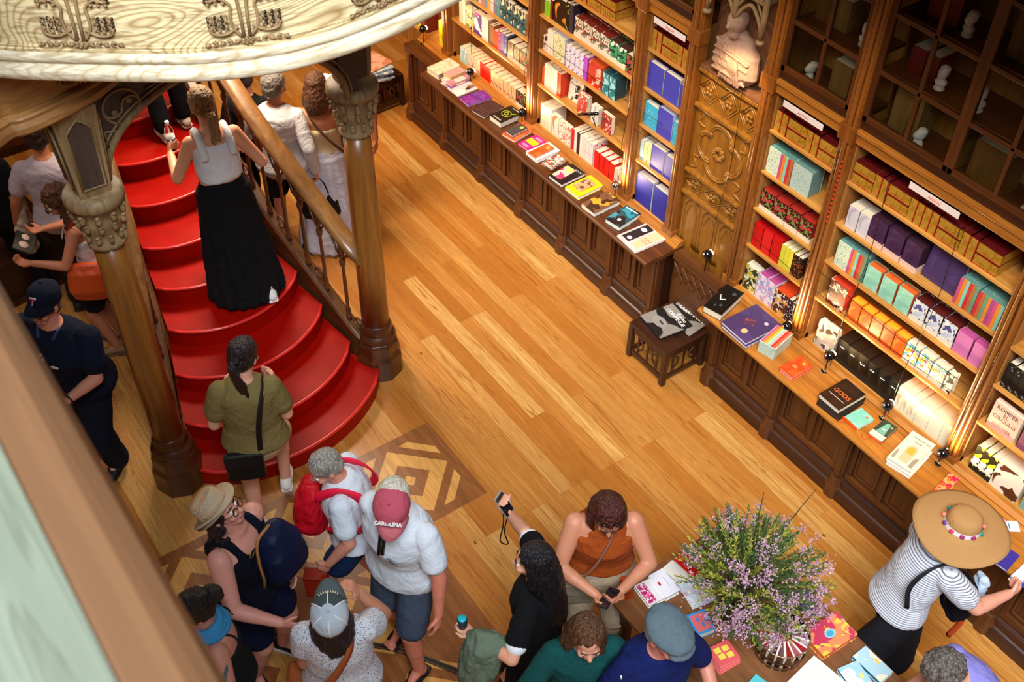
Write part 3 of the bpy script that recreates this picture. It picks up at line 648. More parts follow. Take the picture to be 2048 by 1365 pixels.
def patch(t,w,h,th,poly,mat,name='cover_art',z=.0004):
    m=MB(); m.prism([(x*w,y*h) for x,y in poly],th,th+z); return m.build(name,mat,t)
def circ(cx,cy,r,asp=1.,n=20): return [(cx+r*cos(2*pi*i/n),cy+r*asp*sin(2*pi*i/n)) for i in range(n)]
def scrib(t,w,h,th,x,y,ww,hh,mat,n=9,rows=1,name='print_marks'):
    m=MB()
    for r in range(rows): m.tube([((x+ww*(i/n-.5))*w,(y-r*hh*1.6+(hh/2 if i%2 else -hh/2))*h,th+.001) for i in range(n+1)],.0022,5,flat=.4)
    return m.build(name,mat,t)
RECT=lambda x0,x1,y0,y1:[(x0,y0),(x1,y0),(x1,y1),(x0,y1)]
G1='books lying on the counter left of the carved panel'; G2='books lying on the counter right of the carved panel'
flatbook('book','thick cream book at the far left end of the counter display',(855,135),(878,150.5),(897,114.6),.055,art('#efe6cf',['#e3cda8'],'blob',20),group=G1)
flatbook('book','pale pink and purple edged book, lowest of the pink pile',(879,161),(899,175),(921,148),.022,art('#e9d5da',['#8a4aa0'],'blob',9),group=G1)
flatbook('book','pale pink book in the middle of the pink pile',(881,155),(901,169),(922,141),.022,art('#eed8d8',['#c98aa0'],'blob',9),z0=.862,group=G1)
flatbook('book','small pink paperback with yellow page edge on top of the pink pile',(887,146),(902,156),(917,131),.03,plain('#d9a5a5',.4),z0=.884,pages=plain('#e3cf7d',.8),group=G1)
flatbook('book','pale lilac photo book with a tabby cat, half under the pink pile',(898,178),(920,195),(944,153),.012,art('#dcd2e4',['#f2ecec'],'blob',8),group=G1,
  extra=lambda t,w,h,th:(patch(t,w,h,th,circ(.12,.12,.16,.9),plain('#8b7355')),patch(t,w,h,th,circ(.2,-.02,.09,1),plain('#2b2622'),z=.0008)))
flatbook('book','purple book with bright pink letters',(920,196),(938,213),(966,178),.018,art('#6a2f98',['#7f49b3'],'blob',18),extra=lambda t,w,h,th:scrib(t,w,h,th,-.08,-.16,.6,.11,INKP,11,3),group=G1)
flatbook('book','dark plum brown book beside the purple one',(944.5,221),(970,236),(981,198),.02,art('#3a2830',['#4a3540'],'ink',10),extra=lambda t,w,h,th:scrib(t,w,h,th,-.08,-.16,.6,.09,plain('#8a5a50',.4),7,2),group=G1)
def ringart(t,w,h,th):
    m=MB(); m.tube([(w*.28*cos(a),h*.17*sin(a)+h*.02,th+.002) for a in [i*pi/10 for i in range(21)]],.003,6); m.tube([(w*.12*cos(a),h*.08*sin(a)+h*.02,th+.002) for a in [i*pi/10 for i in range(21)]],.003,6); m.tube([(w*.2,h*.12,th+.002),(w*.42,h*.26,th+.002)],.0028,6); m.build('cover_art',INKG,t)
flatbook('book','thick black book with a yellow green ring emblem',(979,230),(1002,247),(1022,210),.055,plain('#15140f',.35),extra=lambda t,w,h,th:(ringart(t,w,h,th),scrib(t,w,h,th,0,-.38,.6,.02,INKW,13,2),scrib(t,w,h,th,.05,.42,.5,.02,INKW,11,1)),group=G1,pages=PAGW)
flatbook('book','coral red book under a small grey book',(1001,265),(1027,280),(1050,243),.026,art('#d8542f',['#e8743f'],'blob',12),group=G1)
flatbook('book','small charcoal book with yellow dot, lying on the coral red book',(1009,261),(1024,271),(1042,247),.02,plain('#4a474c',.4),z0=.866,extra=lambda t,w,h,th:patch(t,w,h,th,circ(.1,.3,.16,.7),plain('#e8d64a')),group=G1)
flatbook('book','magenta book with a yellow middle panel',(1036,286),(1056,301),(1073,268.6),.018,plain('#d81f86',.4),extra=lambda t,w,h,th:(patch(t,w,h,th,RECT(-.42,.42,-.16,.18),plain('#f2c620')),patch(t,w,h,th,RECT(-.25,.3,.26,.40),plain('#f08ab8')),patch(t,w,h,th,RECT(-.3,.25,-.42,-.28),plain('#f08ab8'))),group=G1)
flatbook('book','large white book under a small orange notebook',(1053,304),(1075,322),(1099,282),.03,plain('#e8dfe0',.4),group=G1,pages=PAGW)
flatbook('book','small burnt orange notebook with gold seal on the large white book',(1057,305),(1071,315),(1094,286),.014,art('#b8521a',['#c96a2a'],'blob',14),z0=.87,extra=lambda t,w,h,th:patch(t,w,h,th,circ(.1,.32,.13,.7),plain('#e8b83a')),group=G1)
for i in range(3):
    flatbook('book',['lowest small floral book of the stack of three','middle small floral book of the stack of three','top small floral book of the stack, pink and red blossoms on white'][i],(1081+i*.5,326-i*1),(1101,338-i*1.5),(1115,310-i),.017,art('#ecd6c9',['#c2253a','#5d7a4a'],'blob',26,seed=i),z0=.84+.017*i,group=G1)
flatbook('book','black photo book under a small pink card',(1095,349),(1122,369),(1146,328),.03,plain('#1c1719',.35),extra=lambda t,w,h,th:scrib(t,w,h,th,.2,.36,.45,.06,INKW,7,1),group=G1,pages=PAGW)
flatbook('greeting_card','pink and cream card lying on the black photo book',(1102,347),(1119,358),(1137,332),.004,art('#f0c3b8',['#e0396a','#e8cf7a'],'blob',12),z0=.87,group='cards on counter books',cat='card')
flatbook('book','bright yellow book under a brown picture card',(1132,375),(1159,396),(1182,347),.032,plain('#f2cd12',.4),group=G1,pages=PAGW)
flatbook('greeting_card','brown and cream card lying on the bright yellow book',(1143,369),(1159,382),(1178,357),.006,art('#d8a884',['#7a4a2c','#b8a04a'],'blob',22),z0=.872,group='cards on counter books',cat='card')
flatbook('book','sepia brown illustrated book beside the yellow one',(1165.6,409.3),(1192,430),(1211.5,380),.038,art('#7a5338',['#d8a33a','#4a2c1c'],'blob',9,seed=2),group=G1,pages=PAGW)
flatbook('book','teal and black thriller book with a white dot',(1210,437),(1239,455),(1254,410),.042,art('#1d5560',['#101a20','#3a97a5'],'blob',7,seed=4),group=G1,pages=PAGW,extra=lambda t,w,h,th:(patch(t,w,h,th,circ(.05,-.22,.10,.65),INKW),patch(t,w,h,th,RECT(-.4,.4,.38,.43),INKW)))
flatbook('magazine','animal photo magazine with red letters, last before the counter end',(1238,474),(1275,508),(1294,441),.016,art('#d9c3bd',['#e9dbd3'],'blob',6),group=G1,pages=PAGW,cat='magazine',
  extra=lambda t,w,h,th:(patch(t,w,h,th,RECT(-.42,-.05,-.40,.40),plain('#2b211f')),patch(t,w,h,th,circ(-.2,-.28,.09,.7),INKW,z=.0008),patch(t,w,h,th,circ(-.25,.2,.12,.6),INKW,z=.0008),patch(t,w,h,th,RECT(.05,.42,-.42,.42),plain('#e8c49a')),scrib(t,w,h,th,.24,.02,.3,.07,INKR,5,2)))
# right counter
def chev(t,w,h,th):
    m=MB(); m.tube([(-.30*w,.10*h,th+.002),(-.12*w,-.06*h,th+.002),(.08*w,.02*h,th+.002)],.006,6,flat=.3); m.build('bird_mark',INKW,t)
    for a,b,r in ((.1,-.22,.07),(-.12,-.30,.06),(.2,.3,.10)): patch(t,w,h,th,circ(a,b,r,.6),plain('#3d4a48'))
flatbook('book','thick black book with a white bird mark, left end of the right counter',(1409,613),(1445,632),(1451,567),.06,plain('#14120f',.3),extra=chev,group=G2)
def pott(t,w,h,th):
    patch(t,w,h,th,circ(.12,-.28,.085,.9),plain('#e8b878')); patch(t,w,h,th,circ(.25,.25,.06,.8),plain('#cdb9d0')); patch(t,w,h,th,circ(-.05,.0,.16,.8),art('#5a3350',['#a0524a'],'ink',16))
PUR=art('#4a3560',['#533c6c'],'blob',5)
flatbook('book','large purple picture book with gold seal, lower of the pair',(1446,653),(1496,697),(1509,612),.024,PUR,group=G2,pages=PAGW)
flatbook('book','large purple picture book with gold seal, on top of its pair',(1446,646),(1496,690),(1509,605),.024,PUR,z0=.864,extra=pott,group=G2,pages=PAGW)
cen,w,h,ang=P3((1521,681),(1553,700),(1553,648),.95)
t=thing('boxed_book_set','pastel speckled slipcase with rainbow striped spines facing up','book set',(cen.x,cen.y,.84),ang)
MB().box(-w/2,w/2,-h/2,h/2,0,.105).build('slipcase',art('#b9cfc2',['#7fa89b','#e8d8c0'],'dots',60),t,b=.002)
for i,c in enumerate(['#d85a8a','#ef8a2a','#f5b544','#9fd6c6','#c9b0a0','#d2323c','#e8683a']):
    MB().box(-w/2+.008+i*(w-.016)/7,-w/2+.008+(i+1)*(w-.016)/7-.001,-h/2+.006,h/2-.004,.02,.112).build('book_spine',plain(c,.4),t)
for i in range(2): flatbook('notebook',['orange red notebook, lower of the pair by the lamp','orange red notebook with gold seal, on top of its pair'][i],(1561-i,741-i*5),(1586-i,762-i*5),(1600,715-i*5),.018,art('#cf4518',['#d85a22'],'blob',16),z0=.84+.02*i,group=G2,cat='notebook',extra=(lambda t,w,h,th:(patch(t,w,h,th,circ(.12,.30,.10,.6),plain('#f0a63a')),patch(t,w,h,th,RECT(-.2,.1,-.1,.02),plain('#e8874a')))) if i else None)
flatbook('book','heavy black book, lower of the gods pair',(1634,800),(1677,834),(1690,766),.045,plain('#1d1512',.3),pages=plain('#3a2c26',.6),group=G2,cat='book')
flatbook('book','black book with copper letters GODS, on top of its pair',(1640,789),(1680,823),(1690,755),.04,art('#1d1411',['#2a1c16'],'blob',12),z0=.885,group=G2,text=[('GODS',.06,0,-.02,plain('#d8743a',.35,.5,.3),.75,.001)],extra=lambda t,w,h,th:scrib(t,w,h,th,0,-.22,.74,.008,INKW,15,1))
def ribbon(t,w,h,th):
    m=MB(); m.tube([(-w*.2,-h/2,th*.5),(-w*.3,-h/2-.03,th*.6),(-w*.5,-h/2-.05,.004),(-w*.8,-h/2-.03,.004)],.004,6,flat=.5); m.box(-w/2-.002,w/2,-h/2-.001,-h/2+.012,0,th+.0015); m.build('orange_ribbon',plain('#e2561c',.5),t)
flatbook('notebook','mint green notebook with orange ribbon',(1688,836),(1714,860),(1721,814),.022,art('#7fcbb4',['#93d6bf'],'blob',14),group=G2,cat='notebook',extra=lambda t,w,h,th:(ribbon(t,w,h,th),patch(t,w,h,th,circ(.22,.3,.09,.6),plain('#e8742a'))))
def aband(t,w,h,th):
    patch(t,w,h,th,RECT(-.5,.5,-.5,-.22),plain('#e9dcc2')); patch(t,w,h,th,[(-.3,-.2),(.3,-.2),(.15,.35),(0,.42),(-.15,.35)],plain('#6fae93')); patch(t,w,h,th,RECT(-.1,.1,.0,.06),INKW,z=.0008); ribbon(t,w,h,th*.5); patch(t,w,h,th,circ(.3,.3,.08,.6),plain('#e0a060'))
flatbook('notebook','dark notebook with a green letter A and cream band',(1737,866),(1763,884),(1770,838),.026,plain('#33402f',.4),group=G2,cat='notebook',extra=aband)
def arch_(t,w,h,th):
    patch(t,w,h,th,[(-.18,-.38)]+[(-.0+.20*cos(a),.02+.14*sin(a)) for a in [pi-i*pi/12 for i in range(13)]]+[(.2,-.38)],plain('#c9b78c'))
    patch(t,w,h,th,[(-.13,-.12)]+[(.0+.14*cos(a),-.0+.10*sin(a)) for a in [pi-i*pi/12 for i in range(13)]]+[(.14,-.12)],plain('#e0a63a'),z=.0008)
    patch(t,w,h,th,[(.28,-.42),(.28,-.2),(.34,-.12),(.44,-.10),(.44,-.42)],plain('#9a8f78')); patch(t,w,h,th,[(-.42,-.42),(-.3,-.42),(-.34,-.2),(-.42,-.12)],plain('#9a8f78'))
flatbook('book','cream book with a drawn arch, lower of its pair',(1771,921),(1818,951),(1828,871),.03,plain('#e9e3cc',.4),group=G2,pages=PAGW)
flatbook('book','cream book with a drawn arch and dark script title, on top of its pair',(1771,913),(1818,943),(1828,863),.03,plain('#ddd5bc',.45),z0=.87,group=G2,pages=PAGW,extra=lambda t,w,h,th:(arch_(t,w,h,th),scrib(t,w,h,th,.05,.37,.72,.03,plain('#4a463e',.5),17,1),scrib(t,w,h,th,.0,.26,.3,.03,plain('#4a463e',.5),7,1)))
flatbook('book','red and orange patterned book half under the straw hat',(1846,988),(1866,1001),(1908,951),.03,art('#e2a05a',['#c21f4a','#d8452a'],'blob',26,seed=3),group=G2)
flatbook('book','deep blue violet book right of the straw hat',(1990,1125),(2012,1140),(2020,1098),.02,plain('#38308a',.4),group=G2)
flatbook('book','blue and white patterned book at the right frame edge of the counter',(2018,1155),(2044,1175),(2048,1128),.02,art('#e8e4ee',['#2f3f9a'],'blob',12),group=G2)
# display table books
TZ=.76; G3='books on the display table'
def floral_red(t,w,h,th): patch(t,w,h,th,RECT(-.44,.44,-.44,.02),art('#c2246a',['#e8608a','#f0e0e0'],'blob',40,seed=5))
flatbook('book','white book with magenta artwork, nearest the table corner',(1268,1172),(1298,1212),(1302,1156),.03,plain('#ece6e6',.4),z0=TZ,group=G3,pages=PAGW,extra=floral_red)
flatbook('book','white book with a small red seal, second from the table corner',(1296,1152),(1332,1196),(1325,1137),.04,plain('#e9e6ee',.4),z0=TZ,group=G3,pages=PAGW,extra=lambda t,w,h,th:(patch(t,w,h,th,circ(-.05,-.28,.09,.8),INKR),patch(t,w,h,th,RECT(-.2,.2,.14,.18),plain('#b8b4c0'))))
flatbook('book','off white book behind the red seal book',(1322,1136),(1362,1170),(1346,1122),.03,plain('#e6ded2',.4),z0=TZ,group=G3,pages=PAGW)
flatbook('book','bright red book partly under the flowers',(1345,1118),(1385,1155),(1372,1103),.03,plain('#d81d12',.4),z0=TZ,group=G3,pages=PAGW)
flatbook('book','pale blue grey picture book under the flower stems',(1356,1168),(1386,1216),(1404,1150),.02,art('#cfdbe6',['#e3e9ee'],'blob',8),z0=TZ,group=G3,pages=PAGW)
flatbook('book','blue book with coral pattern beside the grey flat cap',(1372,1232),(1396,1272),(1408,1218),.045,plain('#2f8fd0',.4),z0=TZ,group=G3,extra=lambda t,w,h,th:(patch(t,w,h,th,RECT(-.4,.4,-.4,.4),plain('#d8686a')),[patch(t,w,h,th,circ(a,b,.1,.7),plain('#3a7fc0'),z=.0008) for a,b in ((-.15,-.1),(.12,.05),(-.05,.25))]))
for i in range(3): flatbook('book',['coral and yellow book, bottom of the pile of three','coral and yellow book in the middle of the pile of three','coral book with yellow figures, top of the pile of three'][i],(1412+i,1312-i*7),(1440,1347-i*6),(1455,1289-i*5),.02,plain('#dd5a5c',.4),z0=TZ+.021*i,group=G3,extra=(lambda t,w,h,th:[patch(t,w,h,th,RECT(a,a+.26,b,b+.28),plain('#e8cf4a')) for a,b in ((-.34,-.32),(-.02,-.3),(-.3,.04),(.05,.06))]) if i==2 else None)
flatbook('book','large colourful paisley book with orange edges, right of the vase',(1608,1270),(1652,1318),(1668,1219),.045,art('#e88a5a',['#c83a5a','#e8c44a'],'blob',14,seed=8),z0=TZ,group=G3,pages=plain('#e0742a',.6),extra=lambda t,w,h,th:(patch(t,w,h,th,circ(0,0,.15,.9),plain('#8fc8d0')),patch(t,w,h,th,circ(0,0,.1,.9),plain('#4aa0c0'),z=.0008)))
flatbook('book','large open cream page book at the bottom of the table',(1560,1371),(1640,1440),(1632,1315),.02,plain('#efe9d8',.5),z0=TZ,group=G3,pages=PAGW)
flatbook('book','pale blue moon book at the table edge, left of its twin',(1678,1341),(1715,1395),(1712,1318),.03,art('#a9cfd8',['#e8eef0'],'blob',10,seed=1),z0=TZ,group=G3,pages=plain('#2f7f96',.6),extra=lambda t,w,h,th:patch(t,w,h,th,circ(.0,.25,.11,.8),plain('#f0d878')))
flatbook('book','pale blue moon book nearest the table edge, above its twin',(1704,1312),(1760,1365),(1732,1293),.035,art('#b5d3dc',['#f0e4c8'],'blob',10,seed=6),z0=TZ,group=G3,pages=plain('#2f7f96',.6),extra=lambda t,w,h,th:patch(t,w,h,th,circ(.0,.28,.10,.8),plain('#f0c858')))
flatbook('book','turquoise book at the bottom frame edge, beside the coral pile',(1492,1364),(1520,1385),(1515,1352),.02,plain('#5ac0c8',.4),z0=TZ,group=G3)
# magazines on the stools
FACE=art('#241f1e',['#8f8780'],'blob',6,seed=9)
for i,(A,B,C) in enumerate([((1288,646),(1325,684),(1340,612)),((1300,640),(1352,672),(1352,602)),((1286,640),(1322,682),(1338,606)),((1318,628),(1378,672),(1364,600)),((1284,634),(1324,680),(1342,604))]):
    def ex(t,w,h,th,i=i):
        if i>=3:
            patch(t,w,h,th,circ(-.05,-.18,.26,.62),plain('#9a908a',.3)); patch(t,w,h,th,circ(.0,-.16,.10,.3),plain('#3a3230'),z=.0008); patch(t,w,h,th,circ(-.12,-.02,.05,.4),plain('#4a4240'),z=.0008); patch(t,w,h,th,circ(.1,-.02,.05,.4),plain('#4a4240'),z=.0008)
            text_mesh('CONTINUE',.05,'title',INKW,t,(.02*w,.26*h,th+.001),(0,0,0),.0004,width=w*.8,bold=.001); text_mesh('Roma',.04,'title',INKW,t,(.1*w,.40*h,th+.001),(0,0,0),.0004,width=w*.4,shear=.3)
    flatbook('magazine',['black magazine at the bottom of the stool pile','second black magazine of the stool pile','black magazine in the middle of the stool pile','black portrait magazine turned sideways near the top of the stool pile','black portrait magazine on top of the stool pile'][i],A,B,C,.007,plain('#241a1c',.25) if i<3 else FACE,z0=.366+.0075*i,group='magazines on the near stool',cat='magazine',extra=ex,pages=PAGW)
for i in range(7):
    x,y,a=(-8.86,4.62,.3*((i*37)%7-3)/3); w,h=.30,.36
    t=thing('newspaper','folded newspaper in the untidy pile on the far stool, layer %s'%['lowest','second lowest','third','fourth','fifth','second highest','top with salmon page'][i],'newspaper',(x+.02*((i*5)%3-1),y+.015*((i*3)%3-1),.366+.022*i),a,'newspapers on the far stool')
    m=MB(); m.box(-w/2,w/2,-h/2,h/2,0,.018); m.build('paper',art('#b9c9dc' if i<6 else '#e8b49a',['#7e92ae','#e8e4e0'] if i<6 else ['#d88a6a'],'blob',12,seed=i),t,b=.003)
# ---------------- upright books on the shelves ----------------
RNG=random.Random(3)
def shelfbook(name,label,cat,x,z,w,h,d,cover,pages=PAG,y=None,group=None,tilt=0,yaw=0,band=None):
    """upright volume: w along x, h tall, d deep; front face towards the room"""
    y=YF+.035 if y is None else y
    m=MB(); c=.0025
    spine=d>w*1.6
    if spine:   # spine to the front
        m.box(0,c,0,d,0,h); m.box(w-c,w,0,d,0,h); m.box(0,w,-.001,c,0,h); m.box(c,w-c,c,d-.006,.003,h-.004,1)
    else:       # cover to the front
        m.box(0,w,0,c,0,h); m.box(0,w,d-c,d,0,h); m.box(0,c,0,d,0,h); m.box(c,w-.003,c,d-c,.003,h-.004,1)
    if band: m.box(-.0008,w+.0008,-.0015,d*.8,.0,h*.22,2)
    o=m.build(name,[cover,pages]+([band] if band else []),None,(x,y,z+.001),(tilt,0,yaw))
    return tag(o,label,cat,group)
def row(bay,zi,x,items,where):
    z=SZ[zi]
    for it in items:
        name,desc,cat,n,w,h,d,cov=it[:8]; o=it[8] if len(it)>8 else {}
        covs=cov if isinstance(cov,list) else [cov]
        for i in range(n):
            lab='%s %s'%(desc,where)
            if n>1: lab='%s, %s'%(lab,['leftmost','second','third','fourth','fifth','sixth','seventh','eighth'][min(i,7)] if i<n-1 else 'rightmost')
            tl=o.get('tilt',0); dd=d
            yy=YF+.035+(o.get('y',0))+ (h*abs(math.sin(tl)) if tl else 0)*0
            shelfbook(name,lab,cat,x,z,w,h*(1+RNG.uniform(-.02,.02) if not o.get('eq') else 1),dd,covs[i%len(covs)],o.get('pages',PAG),yy,o.get('group','%ss %s'%(name.replace('_',' '),where)),tilt=-tl,yaw=o.get('yaw',0),band=o.get('band'))
            x+=w+o.get('gap',.002)
        if 'skip' in o: x+=o['skip']
    return x
GOLDP=art('#b8862e',['#a8761f'],'blob',30,rough=.35); MAR=plain('#5a0d10',.45); REDE=plain('#b01c16',.45)
def gold_row(bay,zi,x,kinds,where):
    z=SZ[zi]; k=0
    for q in kinds:
        k+=1; o_='%s, place %d from the left'%(where,k)
        ordn=['first','second','third','fourth','fifth','sixth','seventh','eighth','ninth'][k-1]
        if q=='S':     # two landscape volumes stacked, maroon top
            for j in range(2):
                m=MB(); w=.16; m.box(0,w,.003,.22,.003,.072,1); m.box(0,w,0,.22,.072,.078,0); m.box(0,w,0,.22,0,.003,2)
                for c in range(5): m.box(.02+.026*c,.03+.026*c,-.001,.002,.02,.055,1)
                tag(m.build('gilt_book',[MAR,GOLDP,REDE],None,(x,YF+.03,z+.001+.08*j)),'gilt fronted book lying flat %s, %s group, %s'%(where,ordn,'upper' if j else 'lower'),'book',group='gilt books '+where)
            x+=.168
        else:
            for j in range(2):
                m=MB(); w=.052; m.box(0,w,.0,.2,.0,.155,1); m.box(0,w,-.001,.2,.155,.158,0); m.box(w-.006,w,-.002,.2,0,.158,2)
                tag(m.build('gilt_book',[MAR,GOLDP,REDE],None,(x,YF+.03,z+.001)),'gilt book standing upright %s, %s group, %s'%(where,ordn,'right' if j else 'left'),'book',group='gilt books '+where); x+=w+.002
    return x
P_=plain
W_='on the top open shelf of the '
gold_row('g',4,-3.40,'SVSVVSVSS'[:8],'in widest bay')
gold_row('f',4,-4.08,'VSVS','in narrow right bay')
gold_row('d',4,-5.33,'VSV','above blue notebooks')
gold_row('c',4,-6.64,'SVSVSS','in red paperback bay')
gold_row('h',4,-2.03,'SVSS','behind straw hat')
RB=['#d2527e','#ef8a2a','#8fd0bb','#d2323c','#c06a3a','#6f9a7a','#e08a3a','#b04a8a']
def rainbow(x,zi,n,where,ypos=0,front=True,h=.20,seedc=0):
    t=thing('boxed_book_set','speckled teal slipcase of rainbow spines %s'%where,'book set',(x,YF+.03+ypos,SZ[zi]+.001))
    wp=.11 if front else .0; tot=wp+n*.022
    MB().box(0,tot,.008,.17,0,h).build('slipcase',art('#5f8f86',['#88b5a8'],'dots',70),t,b=.002)
    if front: MB().box(.002,wp,0,.008,.002,h-.002).build('patterned_face',art('#d6e6cf',['#5a9a80','#e8d8b0'],'dots',75),t)
    for i in range(n): MB().box(wp+.022*i,wp+.022*(i+1)-.001,-.002,.01,.004,h-.006).build('book_spine',P_(RB[(i+seedc)%8],.4),t)
    return x+tot
# wide bay g
wg='of widest bay'
x=row('g',3,-3.36,[('cat_box','white box with a small cat face','box',2,.085,.17,.12,art('#dcd5dc',['#c4b8c8'],'blob',9),{'gap':.006}),
 ('book','dark purple novel with cream band','book',3,.125,.20,.10,art('#3d2148',['#4d2c58'],'blob',10),{'gap':.012,'band':P_('#efc6b0'),'pages':P_('#3a2030')})],'on second shelf '+wg)
o=shelfbook('book','large dark purple picture book facing out right of the banded novels','book',x+.005,SZ[3],.26,.25,.03,PUR,PAG,YF+.07,tilt=-.15)
x=rainbow(x+.28,3,6,'right of the large purple picture book',front=False,seedc=0); rainbow(x+.004,3,8,'against the right upright of widest bay',front=False,seedc=3,h=.19)
x=rainbow(-3.36,2,6,'left on third shelf of widest bay')
MINT=art('#8fd0b6',['#a4dcc2'],'blob',14)
x=row('g',2,x+.01,[('notebook','mint green notebook with orange seal','notebook',3,.115,.175,.07,MINT,{'gap':.014,'pages':P_('#e2682a'),'yaw':.0}),
 ('book','whale tail storybook with cream band','book',3,.105,.17,.11,art('#c9d2e0',['#3f4a8a','#efe9dc'],'blob',22),{'gap':.008,'band':P_('#f0e4cc'),'pages':P_('#5a1d16')}),
 ('notebook','pink notebook with red seal','notebook',2,.11,.165,.06,P_('#d879b4',.4),{'gap':.01,'pages':P_('#b8508e')})],'on third shelf '+wg)
x=row('g',1,-3.34,[('book','dark red novel with ornate letters','book',1,.15,.21,.09,art('#7a1a14',['#e8c9b0','#3a1410'],'blob',16),{'pages':P_('#d8442a'),'skip':.04}),
 ('notebook','orange notebook with gold seal','notebook',5,.088,.165,.07,art('#e2520f',['#f0781f'],'blob',12),{'gap':.008,'pages':P_('#f0b02a')}),
 ('book','sky blue and white bird book with cream band','book',3,.10,.16,.07,art('#cfe4ee',['#5aa8d0','#f2d04a','#e04a3a'],'blob',18),{'gap':.008,'band':P_('#f2e6cc')}),
 ('book','black and cream patterned thin book','book',1,.06,.16,.05,art('#efe6cc',['#1d1a16'],'blob',24),{})],'on fourth shelf '+wg)
x=row('g',0,-3.34,[('book','cream framed ornate picture book','book',1,.17,.23,.05,art('#c9b8a6',['#5a4638','#e8dcc8'],'blob',14),{'pages':P_('#efe6d2'),'skip':.02}),
 ('book','black novel with white bird marks','book',6,.088,.21,.16,art('#15120e',['#2c2820'],'blob',6),{'gap':.002,'pages':P_('#1c1712'),'band':P_('#241f1a')}),
 ('book','cream boxed volume with black drawing','book',3,.055,.20,.17,art('#efe6c6',['#d8b8a0'],'blob',9),{'pages':P_('#f0e8c0')}),
 ('book','large cream boxed volume','book',3,.10,.19,.19,P_('#ece3c4',.5),{'pages':P_('#f0e8bc')}),
 ('book','dark brown and cream spine','book',2,.035,.20,.14,art('#2a1c16',['#d8c8a8'],'blob',9),{})],'on sill '+wg)
for i in range(7):   # white bird marks on the black novels
    m=MB(); bx=-3.34+.192+.09*min(i,5)+.03; 
    if i<6:
        m.tube([(bx,YF+.030,1.03),(bx+.012,YF+.030,1.015),(bx+.04,YF+.030,1.022)] if i in (2,) else [(bx,YF+.030,1.03),(bx+.035,YF+.030,1.03)],.0035,5)
        ob=[o for o in COL.objects if o.get('label','').startswith('black novel with white bird marks')][i]
        ch=m.build('bird_mark',INKW,ob); ch.matrix_parent_inverse=Matrix.Translation(-V(ob.location))
# narrow bay f
wf='of narrow right bay'
x=rainbow(-4.08,3,5,'left on second shelf of narrow bay'); shelfbook('book','pale green speckled box face','book set',x,SZ[3],.17,.2,.12,art('#b9cfc2',['#7fa89b'],'dots',60),P_('#6a8f86'))
FLK=art('#2a1512',['#c2303a','#7a8a4a'],'blob',26)
row('f',2,-4.07,[('book','dark floral novel with cream band','book',4,.115,.17,.11,FLK,{'gap':.008,'band':P_('#efdcc0'),'pages':P_('#a82a20')})],'on third shelf '+wf)
row('f',1,-4.07,[('book','bright red notebook facing out','notebook',3,.085,.20,.08,[P_('#cf0d12',.4),P_('#e01c20',.4)],{'gap':.006,'pages':P_('#c01015')}),
 ('book','acid yellow spine','book',3,.036,.19,.13,P_('#d8d040',.4),{}),('book','black spine with orange dots','book',2,.04,.18,.13,art('#1d1512',['#d8642a'],'dots',60),{})],'on fourth shelf '+wf)
row('f',0,-4.07,[('book','dark green and yellow leaf book','book',1,.12,.22,.07,art('#3a4020',['#c9b83a','#e8e0c0'],'blob',18),{'skip':.01}),
 ('book','pale pink book with script title','book',2,.085,.22,.14,art('#efdde4',['#d8a8c0','#9aa8d8'],'blob',20),{'pages':P_('#b84a8a')}),
 ('book','orange topped dark leaf book','book',1,.13,.20,.16,art('#5a2c1c',['#e0a04a','#e8e0d0'],'blob',20),{'pages':P_('#e0481c')}),
 ('book','black and red patterned spine','book',2,.034,.20,.13,art('#1c1614',['#c8202a','#e8e4e0'],'dots',50),{})],'on sill '+wf)
# blue notebooks
BL=P_('#2f2f98',.45); BL2=P_('#4a49b8',.45); CY=art('#3fb4d8',['#8fd8ea'],'dots',60); wd='of blue bay'
row('d',3,-5.33,[('notebook','blue notebook facing out','notebook',2,.16,.215,.05,BL2,{'gap':.012,'yaw':.0}),('notebook','thin blue notebook spine','notebook',3,.03,.20,.14,BL2,{'gap':.006})],'on second shelf '+wd)
row('d',2,-5.33,[('notebook','light cyan patterned notebook','notebook',1,.15,.20,.05,CY,{'skip':.0}),('notebook','blue notebook with grey page edge','notebook',1,.16,.23,.09,BL2,{'pages':P_('#cfd4e8'),'skip':.01}),('notebook','cyan patterned notebook','notebook',1,.11,.2,.05,CY,{})],'on third shelf '+wd)
row('d',1,-5.33,[('notebook','cream and yellow notebook spine','notebook',3,.04,.18,.14,[P_('#a9c8d8'),P_('#efe2a0'),P_('#e8d890')],{'gap':.004}),('notebook','blue notebook facing out','notebook',2,.14,.21,.06,BL2,{'gap':.012})],'on fourth shelf '+wd)
row('d',0,-5.33,[('notebook','deep blue notebook facing out','notebook',2,.19,.27,.07,BL,{'gap':.02,'pages':P_('#cfd0c8')})],'on sill '+wd)
